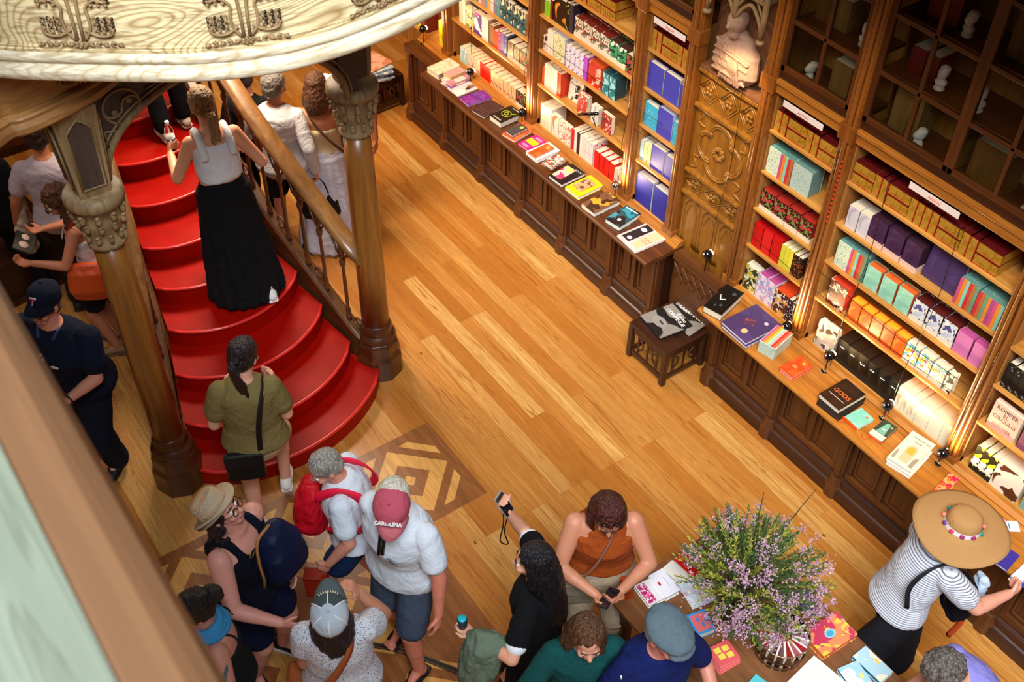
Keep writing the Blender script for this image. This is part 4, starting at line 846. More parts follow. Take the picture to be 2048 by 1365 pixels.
# bay c
wc='of red paperback bay'
row('c',3,-6.62,[('book','lime green paperback','book',2,.035,.13,.12,P_('#86c02a',.4),{}),('book','dark red paperback','book',1,.03,.16,.12,P_('#8a1a14'),{'skip':.02}),('book','black fantasy book with gold ring','book',1,.15,.22,.04,art('#2a1a10',['#d8862a'],'blob',8),{}),('book','black spine with yellow letters','book',2,.045,.24,.15,[art('#1a1814',['#c8c04a'],'dots',40),P_('#3a3040')],{'skip':.02}),
 ('book','cream book with red berries and band','book',4,.105,.17,.12,art('#e8dcc4',['#b02a34','#5a6a4a'],'blob',30),{'gap':.003,'band':P_('#f0d8c4'),'pages':P_('#7a241c')}),
 ('book','green forest book with cream band','book',2,.10,.17,.12,art('#4aa06a',['#e8f0e0','#1c4a3a'],'blob',14),{'gap':.003,'band':P_('#efe0c0'),'pages':P_('#4a2a20')}),('book','dark red flower book','book',1,.09,.15,.1,FLK,{})],'on second shelf '+wc)
row('c',2,-6.62,[('book','pinkish tassel spine','book',1,.05,.14,.12,art('#e8c8c0',['#4a3030'],'blob',20),{}),('book','off white spine','book',2,.04,.22,.15,P_('#e9dcd0'),{}),('book','cream book with gold lettering','book',1,.15,.23,.07,art('#efe6c0',['#8a8a3a'],'ink',40),{'pages':P_('#d8dce4'),'skip':.02}),
 ('book','lilac and white spine','book',4,.055,.21,.14,art('#e6dcf0',['#5a4a7a'],'ink',16),{}),('book','magenta spine','book',1,.05,.21,.14,P_('#b84ad0'),{'skip':.01}),
 ('book','red boxed book with white rose','book',1,.16,.20,.14,art('#cf2a1c',['#f0c8b0'],'ink',9),{'pages':P_('#d8582a'),'skip':.02}),('book','teal blue ornate book','book',2,.075,.19,.12,art('#2f8a94',['#a8dce0'],'blob',22),{'pages':P_('#2a4a4a'),'gap':.006})],'on third shelf '+wc)
row('c',1,-6.62,[('book','orange spine','book',1,.03,.17,.13,P_('#d8481c'),{}),('book','cream tall spine','book',4,.042,.22,.15,[P_('#efe6cc'),P_('#e2dcc8'),P_('#efe0d4'),P_('#e8e4e0')],{}),('book','vermilion spine','book',1,.05,.22,.15,P_('#e0401a'),{'skip':.02}),
 ('book','white sketch book of playing figures','book',1,.18,.23,.02,art('#efe8d4',['#1c1814'],'ink',10),{'tilt':.12,'y':.06,'skip':.03}),
 ('book','red and white patterned paperback','book',2,.06,.18,.05,art('#c82a24',['#efe8e0'],'ink',16),{'skip':.05}),
 ('candle_box','tall white cylinder box','box',2,.045,.16,.05,P_('#ece6dc'),{'gap':.006,'skip':.04}),('book','red letter patterned book','book',1,.12,.17,.04,art('#c8281c',['#e8c8a0','#3a4a5a'],'ink',18),{})],'on fourth shelf '+wc)
row('c',0,-6.62,[('book','cream hardback spine','book',3,.05,.22,.16,[P_('#efe8c4'),P_('#e8e0b8'),P_('#efe4cc')],{}),('book','cream book with salmon picture','book',1,.10,.20,.04,art('#efe4cc',['#e87a5a'],'blob',7),{}),('book','white leaflet book with red script','book',1,.17,.20,.03,art('#efe9d8',['#b8c0a8','#e06a5a'],'ink',16),{'skip':.01}),
 ('book','red and white jacket spine','book',5,.036,.21,.15,[P_('#c8201c'),P_('#efe0d4'),P_('#3a2018'),P_('#f0e4d8'),P_('#e8dccc')],{}),('book','thick cream paperback with red stripe','book',2,.05,.21,.15,art('#efe0d8',['#c81c24'],'ink',7),{'skip':.02}),
 ('notebook','scarlet notebook','notebook',4,.06,.17,.12,P_('#e01410',.4),{'gap':.006}),('notebook','pale pink notebook with small motif','notebook',4,.045,.15,.13,art('#f0c8b4',['#8a3a34'],'dots',26),{'gap':.004}),('book','red and white floral paperback','book',1,.06,.16,.08,art('#efc8c0',['#d8203a'],'blob',22),{})],'on sill '+wc)
# bay b
wb='of far left bay'
row('b',2,-7.96,[('book','plain cream book','book',2,.05,.2,.14,P_('#efe6c8'),{'skip':.12}),('notebook','bright cyan notebook','notebook',1,.13,.2,.05,P_('#12c8d8',.4),{'skip':.02}),('book','multicoloured paperback spine','book',7,.045,.21,.15,[P_('#e8c8cc'),P_('#c88a80'),P_('#8a9ab0'),P_('#e8b04a'),P_('#e8d0d0'),P_('#8a7f90'),P_('#5a98a8')],{}),('book','teal and cream illustrated book','book',4,.085,.2,.05,art('#2a6a7a',['#efd8b0','#1c2a30'],'blob',14),{'gap':.01})],'on third shelf '+wb)
row('b',1,-7.9,[('book','tall ivory spine','book',2,.05,.24,.16,P_('#ece4cc'),{}),('book','olive and gold floral book','book',1,.13,.21,.05,art('#b8a83a',['#4a3a20','#efe6c0'],'blob',24),{}),('book','violet and pink portrait book','book',1,.13,.21,.06,art('#6a3a8a',['#e8409a','#efe0f0'],'blob',10),{}),('book','very thick ivory book','book',1,.10,.22,.18,P_('#efe8d4'),{'skip':.02}),
 ('book','brown spine beside the ivory book','book',2,.03,.2,.14,P_('#9a6a4a'),{}),('book','orange red slim book','book',1,.06,.17,.12,P_('#f04a14'),{}),('book','purple patterned spine','book',3,.045,.2,.14,[art('#b8487a',['#e8c8d8'],'dots',50),P_('#8a6ab0'),art('#4a5a9a',['#d8a0b0'],'dots',40)],{'skip':.01}),('book','black and cream floral book with band','book',4,.085,.17,.11,FLK,{'gap':.006,'band':P_('#f0dcc4')})],'on fourth shelf '+wb)
row('b',0,-7.9,[('notebook','light blue and white notebook','notebook',2,.06,.15,.12,art('#a8d8e0',['#efe8e8'],'blob',16),{}),('notebook','cream and coral notebook','notebook',4,.05,.15,.13,art('#efd8b8',['#e06a4a'],'dots',30),{'gap':.003}),('notebook','fire red notebook','notebook',3,.055,.15,.13,P_('#f01c0c',.4),{'gap':.003}),('notebook','pale salmon notebook with motif','notebook',6,.062,.15,.13,art('#f0c490',['#a8583a'],'dots',24),{'gap':.004}),('book','dark flowered book','book',2,.10,.16,.08,FLK,{'gap':.01,'band':P_('#e8d8c8')})],'on sill '+wb)
# bay a
row('a',0,-8.78,[('book','yellow patterned book facing out','book',1,.18,.24,.05,art('#f2dc10',['#8a7a10'],'blob',34),{}),('book','brown red spine','book',3,.035,.23,.14,[P_('#8a4030'),P_('#a85a3a'),P_('#7a2a20')],{'skip':.22}),('book','yellow spine with dots','book',1,.06,.25,.14,art('#f0e012',['#a89a20'],'dots',40),{})],'beside the far left upright')
row('a',1,-8.4,[('book','red and white spine','book',3,.05,.2,.14,[P_('#d82a1c'),P_('#efe6dc'),P_('#e8b04a')],{'skip':.05})],'above the far yellow book')
# bay h
wh='behind straw hat'
row('h',2,-2.02,[('book','black spine with white print','book',4,.045,.2,.14,art('#1c1816',['#8a8480'],'dots',40),{}),('book','black and cream picture book','book',3,.13,.2,.05,art('#2a1a14',['#e8c8a8'],'blob',14),{'gap':.01})],'on third shelf '+wh)
x=row('h',1,-2.0,[('book','pink book with dark red title ROMPER EL CIRCULO','book',1,.20,.21,.04,P_('#efb8a8',.5),{'skip':.02}),('book','dusty purple book','book',2,.2,.22,.04,P_('#8a4a68',.5),{'gap':.01})],'on fourth shelf '+wh)
ob=[o for o in COL.objects if o.get('label','').startswith('pink book with dark red title')][0]
for s_,zz,mt,ww in (('ROMPER',.178,INKK,.15),('EL',.142,P_('#7a1c1c'),.035),('CIRCULO',.105,P_('#7a1c1c'),.16),('HOOVER',.045,INKR,.13)):
    q=text_mesh(s_,.03,'title',mt,ob,(.10,-.0012,zz),(pi/2,0,0),.0004,width=ww)
row('h',0,-1.98,[('book','black spine with yellow and white label','book',3,.05,.21,.16,art('#1c1a14',['#e8ee1a','#efe8e0'],'blob',9),{'pages':P_('#efe6c0')}),('book','cream book with brown leaves','book',1,.20,.22,.14,art('#efe4d0',['#5a2c1c'],'blob',11),{'skip':.03}),
 ('gift_bag','teal and red quilted pouch','pouch',4,.06,.19,.10,[P_('#7fa89b'),P_('#cf1c24')],{'gap':.002,'tilt':.0})],'on sill '+wh)
row('i',0,-.6,[('book','dark spine','book',6,.05,.2,.15,[P_('#4a2c1c'),P_('#8a8a7a')],{})],'on the last sill')
# price signs
for i,(xa,xb,w_) in enumerate(((-5.26,-4.93,'above the blue notebook bay'),(-3.99,-3.65,'above the narrow bay right of the panel'),(-2.96,-2.60,'above the wide bay'),(-1.6,-1.25,'above the bay behind the straw hat'))):
    t=thing('shelf_sign','white strip sign with red letters %s'%w_,'sign',((xa+xb)/2,YF-.035,2.52),0,'shelf strip signs')
    MB().box(-(xb-xa)/2,(xb-xa)/2,-.004,0,0,.045).build('plate',P_('#efe0dc',.5),t,b=.001); MB().tube([(-.04+.008*k,-.005,.022+(.009 if k%2 else -.009)) for k in range(12)],.0028,5).build('red_lettering',P_('#e07a6a'),t)
# busts and old books behind the upper panes
PORC=P_('#d8d2cc',.35,.5)
def bust_mesh():
    m=MB(); m.lathe([(.035,0),(.04,.01),(.03,.025),(.02,.04)],(0,0,0),12); m.sph((0,0,.055),(.045,.035,.03)); m.cap((0,0,.06),(0,0,.09),.022,.02); m.sph((0,0,.125),(.035,.04,.042)); m.sph((0,-.03,.115),(.02,.02,.025)); m.sph((0,.01,.15),(.036,.036,.025)); return m
BME=remesh(bust_mesh(),'owl',PORC,.005,1); BME_=BME.data; bpy.data.objects.remove(BME)
for i,(bx,bz,ex) in enumerate(((-3.95,2.66,'in the lower left pane of the narrow case'),(-3.06,3.08,'beside red books in the wide case, middle row'),(-2.80,3.08,'right of the middle bar, middle row of the wide case'),(-3.00,3.44,'top left of the wide case'),(-2.52,3.44,'top right of the wide case'),(-3.08,2.66,'lower row left of the bar'),(-2.32,2.66,'lower row right end of the wide case'),(-1.72,3.08,'in the last case, middle row'),(-1.75,2.66,'in the last case, lower row'),(-3.62,3.08,'in the right pane of the narrow case'))):
    o=link('porcelain_bust',BME_,None,(bx,YF+.11,bz+.0),(0,0,.3*((i*7)%5-2))); o.scale=(.85,)*3; tag(o,'small white porcelain bust %s'%ex,'figurine',group='white busts behind glass')
LEA=[wood('#7a5528','#5c3c18',2,'z',.5),P_('#6a1a14',.5),wood('#8a6a3a','#6a4c24',2,'z',.5)]
k=0
for bx,bz,w,h,mi,ex in ((-3.80,2.66,.15,.24,2,'behind the lower right pane of the narrow case'),(-4.02,3.08,.13,.22,0,'upper left of the narrow case'),(-3.87,3.08,.10,.2,2,'upper middle of the narrow case'),(-3.32,2.66,.2,.3,2,'lower left pane of the wide case'),(-2.88,2.66,.06,.26,0,'near the bar of the wide case'),(-2.74,2.66,.24,.27,0,'lower right pane of the wide case'),(-3.30,3.08,.1,.16,1,'red left volume of the wide case'),(-3.19,3.08,.08,.16,1,'red right volume of the wide case'),(-3.28,3.44,.2,.22,1,'top left of the wide case'),(-2.76,3.44,.22,.26,2,'top right of the wide case'),(-1.98,2.66,.22,.25,0,'lower pane of the last case'),(-1.98,3.08,.2,.24,2,'middle pane of the last case'),(-1.98,3.44,.3,.3,1,'top pane of the last case'),(-1.55,2.66,.2,.26,2,'right lower pane of the last case'),(-5.25,2.66,.2,.22,0,'above the blue notebooks')):
    m=MB(); m.box(0,w,0,.16,0,h,0); m.box(.006,w-.006,.006,.165,h-.001,h+.002,1); tag(m.build('antique_book',[LEA[mi],PAG],None,(bx,YF+.12,bz+.001),b=.003),'old leather bound book standing %s'%ex,'book',group='old books behind glass')
# ---------------- lamps along the sill ----------------
BLK=P_('#0e0d0e',.12,.6); CHR=P_('#d8d8dc',.15,.6,1.); LE_=NT('lamp_lens'); LE_.b.inputs['Emission Color'].default_value=(1,.80,.45,1); LE_.b.inputs['Emission Strength'].default_value=2; LE_=LE_.fin((1,.9,.7,1),.3)
LX=[(-8.4,1.0,'beyond the display counter end'),(-7.58,.95,'above the pink book pile'),(-6.76,.96,'beside the black ring emblem book'),(-5.46,.98,'chrome topped, over the sepia book'),(-4.37,1.02,'hanging before the carved panel'),(-3.52,.95,'above the rainbow slipcase'),(-3.12,.99,'before the black novels'),(-2.59,.97,'before the cream boxed volumes'),(-2.12,.94,'at the upright near the straw hat')]
for i,(x,z,ex) in enumerate(LX):
    yy=4.955; t=thing('spot_lamp','glossy black ball spotlight %s'%ex,'lamp',(x,yy,.84),0,'ball spotlights along the sill')
    h=z-.84
    MB().lathe([(.028,0),(.028,.008),(.008,.012),(.006,.02)],(0,0,0),14).build('base',BLK,t)
    MB().tube([(0,0,.01),(0,0,h)],.005,8).build('stem',BLK,t)
    MB().sph((0,0,h),.038,20).build('ball',BLK if i!=3 else CHR,t)
    m=MB(); m.lathe([(.001,0),(.022,.0),(.024,.004),(.020,.012)],(0,0,0),16,T=Matrix.Translation((0,.034,h+.004))@Matrix.Rotation(rad(-75),4,'X')); m.build('lens',LE_,t)
    MB().cap((-.008,-.03,h+.012),(-.012,-.033,h+.014),.012,.009,10).build('cap_screw',CHR,t)
    if i!=4: lamp('SPOT','shelf_spot',(x+.05,yy-.09,z+.06),12,(1,.72,.34),.04,(x+.32,YF+.36,z+.66),125,.7)
    w=MB(); w.tube(curve_pts([(x+.01,yy+.03,.85),(x+.02,yy+.0,1.3),(x+.05,yy+.02,1.9),(x+.02,yy+.03,2.5)],16),.0022,5); tag(w.build('lamp_cable',BLK),'thin black cable rising from the ball spotlight %s'%ex,'cable',group='spotlight cables')
lamp('SPOT','niche_spot',(-4.25,4.6,3.0),40,(1,.78,.45),.03,(-4.42,5.05,2.15),58,.7)
for zc,x0,x1,ex in ((1.62,-6.7,-4.9,'lower, over the red paperback bay'),(1.80,-8.0,-5.0,'upper, over the left bays'),(1.42,-4.0,-2.15,'over the wide bay'),(1.55,-3.5,-2.0,'upper, over the wide bay')):
    w=MB(); w.tube(curve_pts([(x0,4.99,zc),((x0+x1)/2,4.99,zc-.06),(x1,4.99,zc-.02)],20),.002,5); tag(w.build('hanging_wire',BLK),'thin dark wire strung along the shelves, %s'%ex,'wire',group='wires before the shelves')
t=thing('wall_spotlight','black tube spotlight on the fourth shelf of the red paperback bay','lamp',(-5.85,YF-.03,1.40))
m=MB(); m.tube([(-.12,-.05,-.02),(.06,.0,.07)],.013,10); m.build('tube',BLK,t); MB().tube([(0,0,.0),(0,.04,-.1)],.004,6).build('bracket',BLK,t)
m=MB()
for i in range(14): m.sph((-3.44,YF-.045,1.95+.036*i),.009,8)
tag(m.build('bead_string',P_('#c8241a',.3)),'string of small red beads hanging on the upright left of the widest bay','beads')
# ---------------- flowers, folded book bowl and sign on the table ----------------
RG=random.Random(11)
bx,by=at(1462,1226,TH).xy
t=thing('flower_bouquet','large bouquet of dried lilac blossoms and green sprigs with two bare twigs on the table','plant',(bx,by,TH))
MB().lathe([(.07,0),(.085,.02),(.10,.10),(.095,.16),(.075,.17)],(0,0,0),24).build('pot',plain('#3a2c24',.5),t)
stm=MB(); lf_=[MB(),MB()]; bl_=[MB(),MB()]
cen=V((.04,.05,.40))
def leafcard(m,p,d,l,w,mi=0):
    d=d.normalized(); s_=d.cross(V((RG.uniform(-1,1),RG.uniform(-1,1),RG.uniform(-.3,1)))).normalized(); n_=d.cross(s_)
    m.add([p,p+d*l*.5+s_*w+n_*w*.3,p+d*l,p+d*l*.5-s_*w+n_*w*.3,p+d*l*.45-n_*w*.25],[(0,1,4),(1,2,4),(2,3,4),(3,0,4),(0,3,2,1)],mi)
for i in range(430):
    a=RG.uniform(0,2*pi); e=math.acos(RG.uniform(-.25,1)); rr=RG.uniform(.31,.44)
    tip=cen+V((rr*sin(e)*cos(a),rr*sin(e)*sin(a),rr*.72*cos(e)))
    b0=V((RG.uniform(-.04,.04),RG.uniform(-.04,.04),.15)); mid=b0.lerp(tip,.5)+V((0,0,.06))
    pts=curve_pts([b0,mid,tip],8); 
    if i%2==0: stm.tube(pts,[.0028]*4+[.0016]*(len(pts)-4),5,0)
    loc=sin(a*1.0+.6); green=RG.random()<(.78 if cos(a+0.5)<.2 else .52); dirv=(tip-mid).normalized()
    if green:
        k=0 if RG.random()<(.75 if sin(a)>-.2 else .35) else 1
        for j in range(26):
            q=mid.lerp(tip,j/25*1.02); dv=(dirv+V((RG.uniform(-1,1),RG.uniform(-1,1),RG.uniform(-.5,1)))*.9)
            leafcard(lf_[k],q,dv,RG.uniform(.022,.040),.0052)
    else:
        for j in range(20):
            q=tip+V((RG.gauss(0,.020),RG.gauss(0,.020),RG.gauss(0,.016))); r=RG.uniform(.0035,.0065)
            for u in range(3):
                dv=V((RG.uniform(-1,1),RG.uniform(-1,1),RG.uniform(-1,1))); leafcard(bl_[0 if RG.random()<.6 else 1],q,dv,r*2.0,r*.9)
        for j in range(8): leafcard(lf_[RG.random()<.5],mid.lerp(tip,RG.random()),dirv+V((RG.uniform(-1,1),RG.uniform(-1,1),.2)),.022,.003)
stm.build('stems',plain('#5c5a34',.7),t); lf_[0].build('green_sprigs',plain('#49622c',.7),t); lf_[1].build('yellow_green_sprigs',plain('#a5a33a',.7),t)
bl_[0].build('lilac_blossoms',plain('#b98aa8',.8),t); bl_[1].build('pale_pink_blossoms',plain('#d8b0b4',.8),t)
for px,py,z in ((1528,985,1.45),(1633,978,1.38)):
    e=at(px,py,z)-V((bx,by,TH)); a=V((.02,.02,.30)); q=curve_pts([a,a.lerp(e,.35)+V((.01,-.02,.02)),a.lerp(e,.7)+V((-.012,.015,0)),e],14); m=MB(); m.tube(q,[.0055-.0003*i for i in range(len(q))],6)
    for i in (5,8,11): m.tube([q[i],q[i]+V((.02,-.015,.03))],[.0025,.001],5)
    m.build('bare_twig',plain('#3a281c',.8),t)
vx_,vy_=at(1556,1300,TH).xy
t=thing('glass_bowl','round glass bowl holding a ring of folded pink paperbacks on the display table','bowl',(vx_,vy_,TH))
m=MB(); m.lathe([(.001,.0),(.13,.0),(.142,.01),(.147,.05),(.150,.17),(.146,.17),(.143,.05),(.138,.014),(.001,.008)],(0,0,0),40,close=False); m.build('bowl_wall',GLASS,t)
MB().tube([(.149*cos(a),.149*sin(a),.172) for a in [j*pi/20 for j in range(41)]],.004,6).build('rim',plain('#b08a70',.15,.6,.6),t)
for i in range(18):
    a=2*pi*i/18; c_=['#d8868a','#c8303a','#e8c8c0','#b85a78','#efd8cc','#d8482c'][i%6]
    m=MB(); T=Matrix.Translation((vx_,vy_,TH+.012))@Matrix.Rotation(a,4,'Z')@Matrix.Rotation(rad(6),4,'Y'); m.box(.030,.132,-.006,.006,0,.165,0,T); m.box(.034,.134,-.0045,.0045,.003,.167,1,T)
    tag(m.build('book',[plain(c_,.5),PAGW]),'thin %s paperback fanned in the glass bowl, %s'%({'#d8868a':'rose','#c8303a':'crimson','#e8c8c0':'pale','#b85a78':'plum pink','#efd8cc':'cream','#d8482c':'vermilion'}[c_],['nearest the table corner side','towards the flowers','towards the bookcase side'][i//6]),'book',group='paperbacks fanned in the glass bowl')
# sign
sp=at(1592,1203,1.06); t=thing('table_sign','small tilted violet sign in a silver frame beside the bouquet','sign',(sp.x,sp.y,TH),head(-100)+pi)
h=sp.z-TH; T=Matrix.Translation((0,0,h))@Matrix.Rotation(rad(-18),4,'X')@Matrix.Rotation(rad(-14),4,'Y')
MB().tube([(0,.02,0),(0,.02,h*.6),(0,0.005,h-.06)],.005,8).build('stand_rod',plain('#9a948c',.3,.5,.9),t); MB().lathe([(.05,0),(.05,.006),(.006,.012)],(0,.02,0),20).build('stand_base',plain('#9a948c',.3,.5,.9),t)
m=MB(); w,hh=.10,.075
for q in ((-w,w,-hh,-hh+.008),(-w,w,hh-.008,hh),(-w,-w+.008,-hh,hh),(w-.008,w,-hh,hh)): m.box(q[0],q[1],-.006,.006,q[2],q[3],0,T)
m.build('frame',plain('#b8b0b4',.3,.5,.7),t); MB().box(-w+.006,w-.006,-.002,.002,-hh+.006,hh-.006,0,T).build('panel',plain('#5a3f9c',.4),t)
m=MB()
for i,l in enumerate((.13,.15,.11,.14)): m.box(-l/2,l/2,-.0032,-.0021,.035-.024*i,.043-.024*i,0,T)
m.build('lettering',plain('#b8a8d8',.5),t)
# ---------------- people ----------------
PROF=[(.80,.125,.10,0),(.86,.165,.115,-.005),(.93,.178,.125,-.012),(1.00,.160,.112,-.005),(1.08,.142,.102,.0),(1.16,.150,.108,.004),(1.25,.166,.118,.008),(1.33,.172,.112,.002),(1.385,.150,.092,-.004),(1.43,.09,.066,-.006),(1.46,.062,.056,0)]
def lerpt(T,z):
    if z<=T[0][0]: return T[0][1:]
    for a,b in zip(T,T[1:]):
        if z<=b[0]:
            t=(z-a[0])/(b[0]-a[0]); return tuple(p+(q-p)*t for p,q in zip(a[1:],b[1:]))
    return T[-1][1:]
class Person: pass
def ik(a,t,l1,l2,pole):
    a=V(a); t=V(t); d=t-a; L=min(d.length,(l1+l2)*.995); L=max(L,abs(l1-l2)+.02); d.normalize(); t=a+d*L
    x=(l1*l1-l2*l2+L*L)/(2*L); h=math.sqrt(max(0,l1*l1-x*x)); p=V(pole); p=p-d*p.dot(d); p=p.normalized() if p.length>1e-5 else d.orthogonal().normalized()
    return a+d*x+p*h, t
def hand(m,w,d,n,sgn,k,curl=.5,thumb=1.):
    """palm, four fingers of two bends and a thumb; w wrist, d direction, n palm normal"""
    d=d.normalized(); n=(n-d*n.dot(d)).normalized(); sd=d.cross(n)*sgn
    R=[]
    for t,a,b in ((0,.024,.018),(.03,.034,.017),(.065,.041,.015),(.088,.040,.012)): R.append((w+d*t*k,sd*a*k,n*b*k))
    m.loft(R,14)
    for i,(o,l,r) in enumerate(((.032,.075,.0098),(.011,.083,.0102),(-.011,.078,.0098),(-.031,.062,.0088))):
        p=w+(d*.085+sd*o)*k; a1=curl*.9+.1+.06*i; a2=a1+curl*1.1
        q=p+(d*cos(a1)+n*sin(a1))*l*.45*k; e=q+(d*cos(a2)+n*sin(a2))*l*.55*k
        m.cap(p-d*.01*k,q,r*1.1*k,r*k,8); m.cap(q,e,r*k,r*.85*k,8)
    b=w+(d*.025+sd*.030)*k; c=b+(d*.6+sd*.7+n*.35*thumb).normalized()*.036*k; e=c+(d*.9+sd*.15+n*.5*thumb).normalized()*.034*k
    m.cap(b,c,.014*k,.012*k,8); m.cap(c,e,.012*k,.009*k,8)
def person(label,hp=None,fp=None,z0=0,face=90,H=1.70,fat=1.,lean=0,side=0,hy=0,hpit=10,hroll=0,RA=None,LA=None,RF=(.10,.0),LF=(-.10,.0),RFz=0,LFz=0,skinc='#d8a184',top=None,bot=None,shoes=None,hair=None,hat=None,glasses=None,armfat=1.,vox=.0085,curl=(.4,.4),hn=(None,None),eyes='#2a1a12',sw=.9,hatted=False,footdir=(0,0)):
    P=Person(); s=H/1.70; rz=head(face); P.s=s
    hipz=.92*s-(.02 if abs(RF[1]-LF[1])>.25 else 0)+ (RFz+LFz)*.35
    def ang(z): t=max(0,min(1,(z-.95)/.35)); return rad(lean)*t
    # spine samples
    spine={}; p=V((0,0,hipz)); spine[.92]=(p.copy(),0); zz=.92
    sa=rad(side)
    while zz<1.47:
        zz2=round(zz+.01,4); a=ang(zz2); tt=max(0,min(1,(zz2-.95)/.35)); dirv=V((sin(sa*tt),sin(a),cos(a)*cos(sa*tt))).normalized(); p=p+dirv*.01*s; spine[zz2]=(p.copy(),a); zz=zz2
    def fr(z):
        if z<=.92: return V((0,0,hipz-(.92-z)*s)),V((1,0,0)),V((0,1,0)),V((0,0,1))
        k=round(min(z,1.47),2); q,a=spine[min(spine,key=lambda u:abs(u-k))]; tt=max(0,min(1,(z-.95)/.35)); x=V((cos(sa*tt),0,-sin(sa*tt))); up=V((sin(sa*tt),sin(a),cos(a))).normalized(); y=up.cross(x).normalized()
        if y.y<0: y=-y
        return q,x,y,up
    def rings(zs,off=0,wf=1.,extra=None):
        R=[]
        for z in zs:
            a,b,yo=lerpt(PROF,z); c,x,y,u=fr(z); ff=1+(fat-1)*(1 if z<1.36 else .4)
            e=extra(z) if extra else 0
            R.append((c+y*yo*s,x*((a*ff*wf*(sw if z>1.2 else 1))+off+e)*s,y*((b*(1+(fat-1)*1.25*(1 if z<1.33 else .3)))+off+e)*s))
        return R
    P.fr=fr; P.rings=rings
    nb,nx,ny,nu=fr(1.45)
    HR=Matrix.Rotation(rad(hy),3,'Z')@Matrix.Rotation(rad(-hpit),3,'X')@Matrix.Rotation(rad(hroll),3,'Y')
    ho=nb+nu*.03*s+HR@V((0,.012,.035))*s      # skull base
    hw=lambda v:ho+HR@(V(v)*s)
    hc=hw((0,0,.11))
    # place
    c_=Matrix.Rotation(rz,3,'Z')@hc
    if hp: w=at(hp[0],hp[1],z0+hc.z); loc=V((w.x-c_.x,w.y-c_.y,z0))
    else: w=at(fp[0],fp[1],z0); loc=V((w.x,w.y,z0))
    P.loc=loc; P.rz=rz; P.M=Matrix.Translation(loc)@Matrix.Rotation(rz,4,'Z')
    sk=skin(skinc)
    m=MB(); m.loft(rings([.80,.86,.93,1.0,1.08,1.16,1.25,1.33,1.385,1.43,1.455]),24)
    m.cap(nb-nu*.04*s,hw((0,.0,.03)),.058*s*(1+(fat-1)*.5),.053*s*(1+(fat-1)*.4))
    HM=(Matrix.Translation(ho)@HR.to_4x4()@Matrix.Scale(s,4)); R3=HR*s
    def he(c,r): m.sph(hw(c),V(r),18,0,R3)
    he((0,-.006,.125),(.076,.096,.088)); he((0,.024,.07),(.061,.068,.082)); he((0,.058,.008),(.034,.030,.026)); he((0,.03,.02),(.05,.045,.035))
    m.cap(hw((0,.086,.092)),hw((0,.113,.058)),.009*s,.0145*s,10); he((0,.092,.026),(.024,.012,.010)); he((0,.082,.112),(.05,.014,.010)); 
    for q in (-1,1): he((q*.036,.07,.056),(.025,.025,.025)); he((q*.076,-.005,.078),(.010,.020,.031)); he((q*.012,.100,.054),(.009,.009,.008))
    # arms
    sh={}; P.J={}
    for q,key,A in ((1,'R',RA),(-1,'L',LA)):
        c,x,y,u=fr(1.37); S0=c+x*q*.168*s*sw*(1+(fat-1)*.45)+y*(-.005)*s
        A=A or dict(t=(q*.10,.02,-.52)); tgt=S0+V(A['t'])*s; pole=V(A.get('pole',(q*.5,-1,-.2)))
        E,Wr=ik(S0,tgt,.285*s,.255*s,pole); af=armfat
        m.cap(S0,E,.051*s*af*(1+(fat-1)*.4),.040*s*af); m.cap(E,Wr,.041*s*af,.027*s*(1+(af-1)*.5)); m.cap(E+(Wr-E)*.12,E+(Wr-E)*.45,.040*s*af,.036*s*af)
        dd=V(A['hd']) if 'hd' in A else (Wr-E); nn=V(A.get('n',(-q,0,0)))
        hand(m,Wr,dd,nn,q*(-1) if A.get('flip') else q,s*1.0,A.get('curl',curl[0 if q==1 else 1]))
        P.J[key]=(S0,E,Wr,dd.normalized(),nn)
    # legs
    for q,key,F,fz,fd in ((1,'r',RF,RFz,footdir[0]),(-1,'l',LF,LFz,footdir[1])):
        h0=V((q*.088*s*(1+(fat-1)*.6),0,hipz-.02*s)); an=V((F[0]*s,F[1]*s,.085*s+fz)); K,an=ik(h0,an,.425*s,.42*s,(q*.1,1,0))
        ff=1+(fat-1)*.8
        m.cap(h0,K,.086*s*ff,.056*s*ff); m.cap(K,an,.055*s*ff,.036*s*(1+(fat-1)*.4)); m.cap(K+(an-K)*.12,K+(an-K)*.45,.052*s*ff,.050*s*ff)
        fa=rad(fd); fv=V((-sin(fa),cos(fa),0)); P.J[key]=(h0,K,an,fv)
        heel=an+V((0,0,-.05*s))-fv*.03*s; toe=an+V((0,0,-.062*s))+fv*.15*s
        m.cap(heel,toe,.030*s,.022*s); m.cap(an,an+fv*.08*s+V((0,0,-.04*s)),.034*s,.028*s)
        if shoes and shoes[0]=='flip':
            for i in range(5): m.cap(toe+V((fv.y,-fv.x,0))*(-.03+.015*i)*s,toe+V((fv.y,-fv.x,0))*(-.032+.016*i)*s+fv*(.035-.004*abs(i-1))*s,.011*s,.009*s,8)
    b=remesh(m,'person',sk,vox,2,loc=loc,rot=(0,0,rz)); P.o=b; tag(b,label,'person')
    # eyes, brows, lips
    for q in (-1,1):
        e=MB().sph(hw((q*.030,.083,.086)),.0125*s,12).build('eye',plain('#f1ece6',.2,.6),b); MB().sph(hw((q*.031,.0925,.084)),.0062*s,10).build('pupil',plain(eyes,.15,.6),e)
        if hair: MB().tube([hw((q*.012,.094,.108)),hw((q*.03,.095,.114)),hw((q*.05,.082,.108))],[.003*s,.0045*s,.002*s],6).build('eyebrow',plain(hair[1],.7),b)
    MB().tube([hw((-.024,.094,.027)),hw((0,.1045,.029)),hw((.024,.094,.027))],[.003*s,.007*s,.003*s],8).build('lips',plain('#b4605a',.4),b)
    # hair
    def inhead(v): return HM@V(v)
    P.hw=hw; P.HR=HR; P.ho=ho; P.hc=hc
